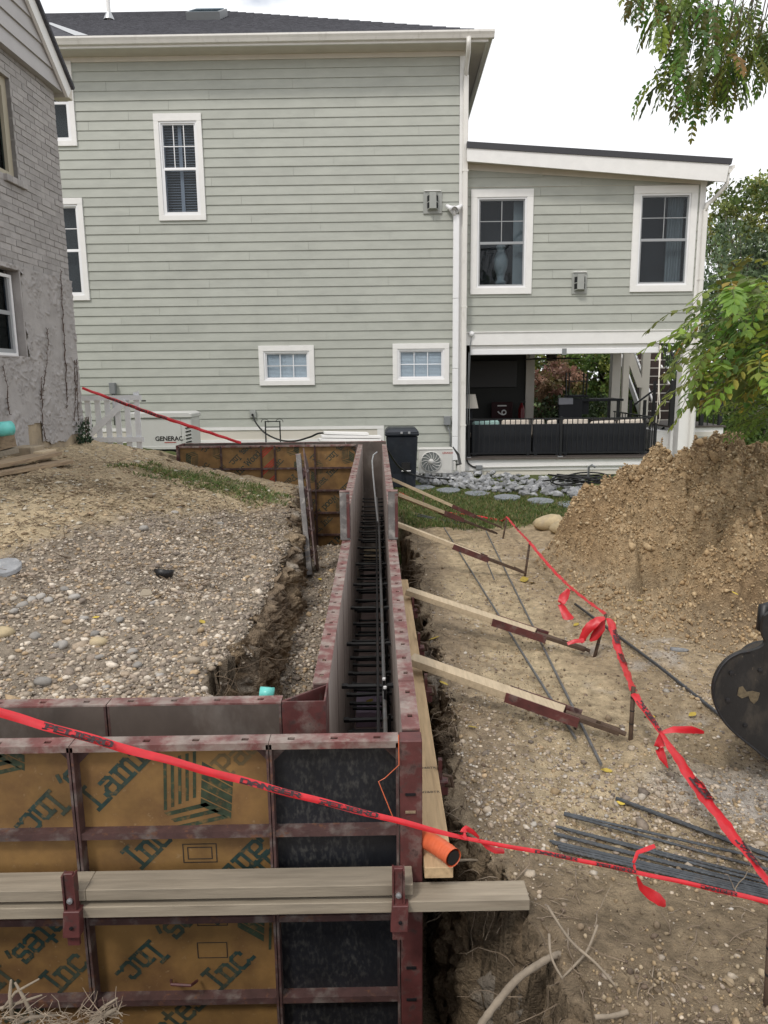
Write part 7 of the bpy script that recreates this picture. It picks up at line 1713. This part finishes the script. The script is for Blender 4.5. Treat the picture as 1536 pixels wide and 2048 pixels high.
# ---------------------------------------------------------------- roots and twigs
rr = random.Random(12)
def squiggle(p, d, L, n, wob, grav=0.0):
    P = [Vector(p)]; d = Vector(d).normalized()
    for k in range(n):
        d = (d + Vector((rr.uniform(-wob, wob), rr.uniform(-wob, wob), rr.uniform(-wob, wob) - grav))).normalized(); P.append(P[-1] + d * (L / n))
    return P
mb = MB()
for k in range(430):                                              # fine roots hanging out of the right-hand cut
    y = 1.45 + rr.random() ** 1.5 * 5.5; x = float(bank_r(y)) + rr.uniform(-.03, .10); z = min(GZ(x + .06, y), -1.6) - rr.random() ** 1.5 * .28 + .02
    mb.tube(squiggle((x, y, z), (rr.uniform(-1, .3), rr.uniform(-1, 1), rr.uniform(-.6, .6)), rr.uniform(.06, .28), 6, .5, .12), [r_ * rr.uniform(.6, 1.5) for r_ in (.0022, .002, .0017, .0014, .001, .0007, .0005)], 4, False)
tag(mb.build('bank_roots', 'root', None, smooth=True), 'tangle of thin roots hanging from the cut bank beside the braces', 'roots', kind='stuff')
mb = MB()
for k in range(260):                                              # roots in the left cut
    y = 2.7 + rr.random() * 6; x = float(bank_l(y)) + rr.uniform(-.06, .06); z = GZ(x - .06, y) - rr.random() * .15
    mb.tube(squiggle((x, y, z), (rr.uniform(-.3, 1), rr.uniform(-1, 1), rr.uniform(-.6, .4)), rr.uniform(.06, .3), 6, .5, .12), [.0022, .002, .0017, .0014, .001, .0007, .0005], 4, False)
for k in range(1100):                                              # twigs on the mound
    y = 3.6 + rr.random() * 4.2; x = -.75 - rr.random() * 2.2
    if vnoise(x * 1.6 + 3, y * 1.6) < .5: continue
    if k % 2: x, y = -1.0 - rr.random() * 1.4, 4.0 + rr.random() * 1.5
    z = GZ(x, y) + .014
    mb.tube(squiggle((x, y, z), (rr.uniform(-1, 1), rr.uniform(-1, 1), rr.uniform(-.05, .25)), rr.uniform(.05, .22), 5, .35, .04), [.0026, .0024, .002, .0016, .0012, .0008], 4, False)
tag(mb.build('mound_twigs', 'twig', None, smooth=True), 'dry twigs and roots strewn over the mound and its cut edge', 'twigs', kind='stuff')
mb = MB()
for k in range(280):                                              # loose rootlets and chips on the near ground
    x = .45 + rr.random() * 1.1; y = 1.35 + rr.random() * .9; z = GZ(x, y) + .006
    mb.tube(squiggle((x, y, z), (rr.uniform(-1, 1), rr.uniform(-1, 1), .05), rr.uniform(.02, .20) * (1 if k % 4 == 0 else .3), 6, .45, .02), [.0022, .002, .0018, .0016, .0013, .001, .0007], 4, False)
tag(mb.build('ground_rootlets', 'root', None, smooth=True), 'pale rootlets and wood chips scattered on the near earth', 'rootlets', kind='stuff')
def rootline(pts, r0, r1, label, m='root_big', name='thick_root'):
    P = [at_y(*q) for q in pts]; sm = []
    for i in range(len(P) - 1):
        p0, p1, p2, p3 = P[max(i - 1, 0)], P[i], P[i + 1], P[min(i + 2, len(P) - 1)]
        for k in range(6): t = k / 6.0; sm.append(.5 * ((2 * p1) + (-p0 + p2) * t + (2 * p0 - 5 * p1 + 4 * p2 - p3) * t * t + (-p0 + 3 * p1 - 3 * p2 + p3) * t ** 3))
    sm.append(P[-1]); n = len(sm)
    tag(MB().tube(sm, [(r0 + (r1 - r0) * i / (n - 1)) * rr.uniform(.9, 1.1) for i in range(n)], 9).build(name, m, None, smooth=True), label, 'root')
rootline([(940, 2090, 1.66), (965, 2045, 1.68), (1000, 1998, 1.72), (1035, 1958, 1.76), (1072, 1932, 1.80), (1105, 1913, 1.84), (1140, 1905, 1.9)], .0105, .0095, 'thick pale root arching out of the trench cut')
rootline([(1095, 1812, 1.95), (1140, 1880, 1.84), (1190, 1925, 1.78), (1225, 1965, 1.74), (1240, 1985, 1.72), (1290, 2025, 1.67), (1340, 2055, 1.63)], .004, .003, 'thin root running down the near earth', name='thin_root')
rootline([(1195, 1850, 1.9), (1175, 1900, 1.84), (1150, 1930, 1.8), (1120, 1960, 1.78)], .004, .003, 'thin root crossing above the thick root', name='thin_root')
rootline([(1098, 1868, 1.82), (1103, 1915, 1.77), (1125, 1958, 1.74)], .004, .003, 'short root bowing over the cut edge', name='thin_root')
rootline([(1190, 2034, 1.62), (1225, 2032, 1.63), (1255, 2024, 1.64)], .006, .007, 'short pale stick lying on the near earth', name='stick')
rootline([(868, 1720, 2.3), (900, 1722, 2.3), (940, 1720, 2.32), (975, 1722, 2.33)], .006, .004, 'pale root stub beyond the orange sleeve', name='root_stub')
# brushwood on the near brink
bw = thing('brushwood', 'bundle of pale broken roots on the brink at the picture corner', 'brushwood', at_y(60, 2060, 1.5)); 
for k, (pts, r_) in enumerate((([(5, 2020, 1.5), (30, 1985, 1.5), (78, 1958, 1.5)], .004), ([(25, 2040, 1.48), (20, 1990, 1.5), (22, 1960, 1.5)], .005), ([(70, 2045, 1.48), (50, 2000, 1.5), (30, 1965, 1.5)], .005), ([(-10, 2020, 1.5), (40, 2005, 1.5), (84, 1990, 1.5)], .004),
                               ([(170, 2060, 1.48), (200, 2035, 1.5), (232, 2018, 1.5)], .008), ([(180, 2040, 1.5), (205, 2015, 1.5), (235, 1996, 1.5)], .004), ([(195, 2030, 1.5), (225, 2028, 1.5), (245, 2026, 1.5)], .003), ([(10, 2060, 1.47), (60, 2035, 1.48), (120, 2030, 1.5)], .005))):
    MB().tube([at_y(*q) for q in pts], [r_, r_ * .9, r_ * .5], 6).build('branch', 'root_big', bw, smooth=True)
mbb = MB()
for k in range(150):
    p = at_y(rr.uniform(-10, 250), rr.uniform(2025, 2070), 1.5 + rr.uniform(-.06, .06)); mbb.tube(squiggle(p, (rr.uniform(-1, 1), rr.uniform(-.4, .4), rr.uniform(-.2, .7)), rr.uniform(.02, .08), 3, .5), [.0014, .0012, .0009, .0006], 4, False)
mbb.build('fine_roots', 'root', bw, smooth=True)['kind'] = 'stuff'
# ---------------------------------------------------------------- fallen yellow leaves
lf0 = None
for k, (px, py, w, wet) in enumerate(((405, 1248, 18, 'a'), (192, 1240, 14, 'a'), (1048, 1163, 26, 'b'), (1062, 1168, 20, 'b'), (868, 1281, 24, 'b'), (888, 1374, 22, 'b'), (1166, 1168, 12, 'b'), (1052, 1160, 18, 'b'), (1458, 1186, 18, 'c'), (1470, 1190, 16, 'c'), (1433, 1133, 16, 'c'), (1280, 1206, 16, 'c'),
                                       (1213, 1546, 22, 'b'), (1241, 1613, 16, 'b'), (1398, 1352, 22, 'c'), (1152, 1252, 14, 'b'), (1302, 1440, 16, 'b'), (1384, 1436, 18, 'b'), (560, 1213, 10, 'a'), (640, 1162, 12, 'd'), (1195, 1195, 14, 'b'), (1415, 1322, 14, 'c'), (945, 1460, 20, 'b'), (720, 1418, 22, 'e'))):
    if wet == 'c':
        p = at_z(px, py, -1.6)
        for _ in range(40): p = at_z(px, py, .5 * p.z + .5 * float(pile_z(np.array([p.x]), np.array([p.y]))[0]))
    elif wet == 'e': p = Vector((-.08, 5.08, ZB + .125))
    else: p = on_ground(px, py, -1.5)
    r_ = w / F_PX * p.length
    if lf0 is None:
        vv = [(0, 0, 0)] ; pts = []
        for i in range(9):
            t = i / 8.0; h = .27 * math.sin(math.pi * t ** .85) ; pts.append((t - .5, h, .10 * h + .12 * (t - .5) ** 2)); 
        top_ = pts; bot = [(a, -b, c) for a, b, c in pts]; mid = [(a, 0, .12 * (a) ** 2 - .03) for a, b, c in pts]
        m2 = MB()
        for i in range(8): m2.add([top_[i], top_[i + 1], mid[i + 1], mid[i]], [(0, 1, 2, 3)]); m2.add([bot[i], bot[i + 1], mid[i + 1], mid[i]], [(3, 2, 1, 0)])
        o = m2.build('fallen_leaf', 'dead_leaf', None, local=True, smooth=True); lf0 = o
    else: o = share(lf0, 'fallen_leaf')
    o.location = (p.x, p.y, p.z + .012 + .004 * (k % 3)); o.scale = (r_, r_ * 1.2, r_); o.rotation_euler = (rr.uniform(-.35, .35), rr.uniform(-.35, .35), rr.uniform(0, 6.28))
    lab = {'a': 'yellow leaf fallen on the gravel mound', 'b': 'yellow leaf fallen on the earth beside the braces', 'c': 'yellow leaf fallen on the soil pile', 'd': 'yellow leaf fallen on the trench floor', 'e': 'brown leaf lying on the foam block inside the wall'}[wet]
    tag(o, lab, 'leaf', {'a': 'leaves on the gravel mound', 'b': 'leaves beside the braces', 'c': 'leaves on the soil pile', 'd': 'leaves in the trench', 'e': 'leaves in the wall'}[wet])
# ---------------------------------------------------------------- trees
def tree(label, base, H, crown, n, cols, seed, lsize=(.08, .16), name='tree', trunk_r=.16, clumps=46, group=None):
    """crown: (cx, cy, cz, rx, ry, rz) relative to base"""
    r_ = np.random.RandomState(seed); rd = random.Random(seed)
    t = thing(name, label, 'tree', base, 0, group); cx, cy, cz, rx, ry, rz = crown
    tk = [(0, 0, -.3), (.05, .02, H * .3), (cx * .4, cy * .4, H * .6), (cx, cy, cz + rz * .5)]
    MB().tube(tk, [trunk_r * 1.2, trunk_r, trunk_r * .7, trunk_r * .2], 9).build('trunk', 'bark', t, local=True, smooth=True)
    C = []
    while len(C) < clumps:
        v = r_.uniform(-1, 1, 3); q = np.linalg.norm(v)
        if .35 < q < 1: C.append(v)
    C = np.array(C); cr = r_.uniform(.16, .34, clumps); ctint = r_.uniform(.6, 1.45, clumps); ccol = cols[r_.randint(0, len(cols), clumps)]
    lm = MB()
    for k in range(0, clumps, 3):
        a = Vector(tk[2]).lerp(Vector(tk[3]), rd.random() * .8); b = Vector((cx + C[k][0] * rx, cy + C[k][1] * ry, cz + C[k][2] * rz)); lm.tube([a, a.lerp(b, .5) + Vector((0, 0, .1 * rz)), b], [trunk_r * .3, trunk_r * .18, trunk_r * .06], 5)
    lm.build('limbs', 'bark', t, local=True, smooth=True)
    w = cr ** 2; w = w / w.sum(); idx = r_.choice(clumps, n, p=w)
    v = r_.randn(n, 3); v /= np.linalg.norm(v, axis=1)[:, None]; v *= r_.rand(n, 1) ** .4 * cr[idx][:, None]
    P = (C[idx] + v) * np.array([rx, ry, rz]) + np.array([cx, cy, cz])
    c = ccol[idx] * ctint[idx][:, None] * r_.uniform(.65, 1.35, (n, 1))
    leaves('crown', P, r_.uniform(lsize[0], lsize[1], n), r_, np.clip(c, 0, 1), t)
    return t
G1 = np.array([[.085, .14, .035], [.11, .17, .04], [.07, .115, .033], [.16, .18, .05]]); G2 = np.array([[.16, .19, .05], [.22, .22, .06], [.11, .16, .045]]); G3 = np.array([[.07, .105, .045], [.09, .13, .06], [.055, .085, .035]])
RED = np.array([[.26, .14, .11], [.3, .18, .13], [.2, .13, .08], [.16, .13, .05]])
def at_h(px, py, dy): x, z = hp(px, py, dy); return h2w(x, dy, z)
def bg(label, px, dy, pz, crown_r, n, cols, seed, **kw):
    p = at_h(px, pz, dy); H = p.z + 2.4; tree(label, Vector((p.x, p.y, -2.4)), max(H, 2.5), (0, 0, H, crown_r[0], crown_r[0], crown_r[1]), n, cols, seed, **kw)
bg('pinkish ornamental shrub tree seen through the porch', 1090, 9.5, 775, (1.3, .9), 4200, RED * 1.15, 1, lsize=(.10, .18), trunk_r=.07)
bg('yellow green tree behind the pinkish shrub seen through the porch', 1120, 13, 725, (2.3, 1.7), 5200, G2 * 1.5, 2, lsize=(.12, .22))
bg('dark green tree seen through the porch beside the back post', 1205, 12, 770, (2.1, 2.3), 7000, G1 * 1.4, 3, lsize=(.12, .22))
bg('low dark shrub beyond the porch sofas', 1120, 8.5, 835, (2.0, .8), 3500, G3, 4, lsize=(.10, .18), trunk_r=.05)
bg('deep green tree closing the view behind the porch', 1150, 20, 735, (6.0, 4.4), 9500, G3 * 1.7, 5, lsize=(.18, .32), trunk_r=.2, clumps=80)
bg('dark tree between the stair posts', 1275, 11, 790, (1.6, 2.4), 4200, G1, 6, lsize=(.12, .22))
bg('blue green tree beyond the landing', 1490, 14, 590, (2.7, 2.6), 8000, np.array([[.15, .21, .11], [.19, .25, .13], [.12, .17, .09]]), 7, lsize=(.12, .22), clumps=70)  # far trees on this side: leaf colours lifted to carry sunlight and haze
bg('tall yellow green tree behind the blue green tree', 1550, 19, 460, (3.0, 2.6), 7500, G2 * 1.3, 8, lsize=(.15, .27), clumps=60)
bg('bushy dark tree low behind the landing', 1480, 9, 800, (1.9, 1.7), 6000, G1 * 1.3, 9, lsize=(.10, .2))
bg('light green leaning tree against the pale sky beside the wing', 1450, 17, 470, (1.2, 1.5), 1500, G2 * 1.2, 10, lsize=(.12, .2), trunk_r=.08, clumps=22)
bg('large tree beyond the picture edge behind the soil pile', 1680, 10, 640, (3.0, 3.4), 6500, G1 * 1.3, 11, lsize=(.14, .26), clumps=60)
bg('dark shrub at the right foot of the landing', 1530, 5.5, 850, (1.5, 1.1), 4500, G1, 12, lsize=(.09, .16), trunk_r=.06)
# ---------------------------------------------------------------- the near tree: drooping feathered leaves
nt = thing('feathered_leaf_tree', 'tree with drooping feathered leaves hanging over the soil pile', 'tree', (5.6, 6.6, -1.8))
ro = Vector(nt.location)
MB().tube([(0, 0, -.2), (-.1, 0, 1.2), (-.3, -.1, 2.6), (-.6, -.2, 4.2), (-.8, -.4, 6.5)], [.2, .17, .15, .12, .06], 10).build('trunk', 'bark', nt, local=True, smooth=True)
rl_ = random.Random(77); LV = []                                     # leaflets: (pos, dir, normal, length, width, tint)
twigs = MB()
def frond(base, d, L, n, size, tint, droop=.5):
    p = Vector(base); d = Vector(d).normalized(); P = [p.copy()]
    for k in range(n):
        d = (d + Vector((0, 0, -droop * .16)) + Vector((rl_.uniform(-.05, .05), rl_.uniform(-.05, .05), 0))).normalized(); p = p + d * (L / n); P.append(p.copy())
        sd = d.cross(Vector((0, 0, 1)))
        if sd.length < .1: sd = d.cross(Vector((1, 0, 0)))
        sd.normalize(); sc = math.sin(math.pi * (k + 1.2) / (n + 1.4)) ** .5
        for s in (-1, 1):
            ld = (sd * s * .85 + d * .55 + Vector((rl_.uniform(-.2, .2), rl_.uniform(-.2, .2), -.25 + rl_.uniform(-.25, .15)))).normalized()
            LV.append((p + ld * size * sc * .5, ld, sd.cross(d) * s + Vector((rl_.uniform(-.4, .4), rl_.uniform(-.4, .4), .6)), size * sc * rl_.uniform(.8, 1.15), .36, tint))
    LV.append((P[-1] + d * size * .4, d, Vector((0, 0, 1)), size * .9, .36, tint))
    twigs.tube([q - ro for q in P[::2] + [P[-1]]], .0025, 3, False)
TC = [(.19, .28, .05), (.14, .22, .045), (.24, .32, .06), (.11, .17, .04), (.30, .34, .07), (.16, .25, .05)]
def limb(P, r0, r1):
    P = [Vector(p) for p in P]; n = len(P); MB().tube([p - ro for p in P], [r0 + (r1 - r0) * i / (n - 1) for i in range(n)], 7).build('limb', 'bark', nt, local=True, smooth=True)
# right-hand mass in front of the landing
jn = ro + Vector((-.2, -.1, 2.0))
anch = []
for k in range(250):
    px = 1404 + rl_.random() ** .66 * 200; lo = 560 + max(0, 1470 - px) * .9; hi = 815 + rl_.uniform(-20, 30) - max(0, px - 1470) * .6
    py = lo + (hi - lo) * rl_.random() * .85; Y = rl_.uniform(5.0, 6.6); anch.append(at_y(px, py, Y))
for q in ((1420, 640, 5.8), (1470, 600, 6.2), (1440, 720, 5.4), (1520, 690, 5.2), (1400, 760, 5.6)): 
    e = at_y(*q); limb([jn, jn.lerp(e, .5) + Vector((0, 0, .35)), e], .035, .006)
for a_ in anch:
    col = TC[rl_.randint(0, 5)] if rl_.random() > .035 else (.42, .33, .05)
    frond(a_, (rl_.uniform(-1, .1), rl_.uniform(-.6, .5), rl_.uniform(-.2, .5)), rl_.uniform(.28, .48), 6, rl_.uniform(.085, .115), tuple(c * rl_.uniform(.75, 1.25) for c in col), 1.5)
for k in range(45):                                                   # lower right sprays
    q = at_y(rl_.uniform(1495, 1590), rl_.uniform(800, 850), rl_.uniform(5.5, 6.5)); frond(q, (rl_.uniform(-1, .1), -.2, rl_.uniform(-.1, .4)), rl_.uniform(.2, .35), 7, .065, TC[rl_.randint(0, 5)], .8)
# branches hanging in from above
top = ro + Vector((-.8, -.4, 6.3))
hang = [(1290, 0, 60), (1330, 0, 150), (1355, 20, 120), (1390, 0, 130), (1420, 0, 110), (1450, 30, 120), (1480, 0, 150), (1510, 0, 200), (1540, 0, 220), (1500, 60, 200), (1365, 120, 235), (1385, 140, 255), (1400, 170, 265), (1430, 150, 250), (1450, 160, 235), (1470, 150, 225), (1480, 120, 215), (1340, 60, 100), (1395, 90, 180), (1330, 170, 240), (1440, 90, 190), (1555, 30, 180), (1310, -20, 40), (1530, 100, 160)]
for px, y0, y1 in hang:
    for k in range(10):
        py = y0 - 40 + (y1 - y0 - 45) * rl_.random(); q = at_y(px + rl_.uniform(-26, 26), py, rl_.uniform(6.4, 7.6))
        frond(q, (rl_.uniform(-.7, .7), rl_.uniform(-.5, .5), rl_.uniform(-.6, .3)), rl_.uniform(.26, .40), 8, rl_.uniform(.065, .09), tuple(c * rl_.uniform(.5, 1.0) for c in TC[rl_.randint(0, 5)]), 1.6)
    e = at_y(px, y0 + (y1 - y0) * .6, 7.0); s0 = at_y(px + 60, -160, 7.2)
    limb([s0, s0.lerp(e, .5) + Vector((.02, 0, .05)), e], .009, .003)
    
s0 = at_y(1600, -170, 7.2); limb([top, top.lerp(s0, .5) + Vector((0, 0, .3)), s0, at_y(1440, -165, 7.2), at_y(1300, -120, 7.2)], .06, .012)
twigs.build('leaf_stalks', 'stalk', nt, local=True)['kind'] = 'stuff'
lv = []
def lmat(p, d, nrm, L, w):
    d = d.normalized(); nrm = Vector(nrm); y = nrm.cross(d)
    if y.length < .05: y = Vector((0, 0, 1)).cross(d)
    y.normalize(); z = d.cross(y); return Matrix(((d.x * L, y.x * L, z.x * L, p.x), (d.y * L, y.y * L, z.y * L, p.y), (d.z * L, y.z * L, z.z * L, p.z), (0, 0, 0, 1)))
LT = np.array([[-.5, 0, 0], [-.15, -.2, .05], [.2, -.17, .05], [.5, 0, -.04], [.2, .17, .05], [-.15, .2, .05], [0, 0, -.01]]); LTF = np.array([[0, 1, 6], [1, 2, 6], [2, 3, 6], [3, 4, 6], [4, 5, 6], [5, 0, 6]])
vis = []
for i, (p, d, nrm, L, w, c) in enumerate(LV):
    x, y = proj(p); inside = 0 <= x <= 1536 and 0 <= y <= 2048; vis.append((L / p.length if inside else 0, i))
big = {i for _, i in sorted(vis, reverse=True)[:300]}
lfm = np_mesh('leaf', LT, LTF, 'leaf_single', None, True); lfd = lfm.data; bpy.data.objects.remove(lfm)
VV = []; CC = []
for i, (p, d, nrm, L, w, c) in enumerate(LV):
    M = lmat(p - ro, d, nrm, L, w)
    if i in big:
        o = bpy.data.objects.new('leaf', lfd); COL.objects.link(o); o.parent = nt; o.matrix_local = M; o.color = (*c, 1)
    else:
        A = np.array(M); VV.append(LT @ A[:3, :3].T + A[:3, 3]); CC.append(np.repeat(np.array([c]), 7, 0))
k = len(VV); o = np_mesh('foliage', np.concatenate(VV), (LTF[None] + (np.arange(k) * 7)[:, None, None]).reshape(-1, 3), 'leaf', nt, True, np.concatenate(CC)); o['kind'] = 'stuff'
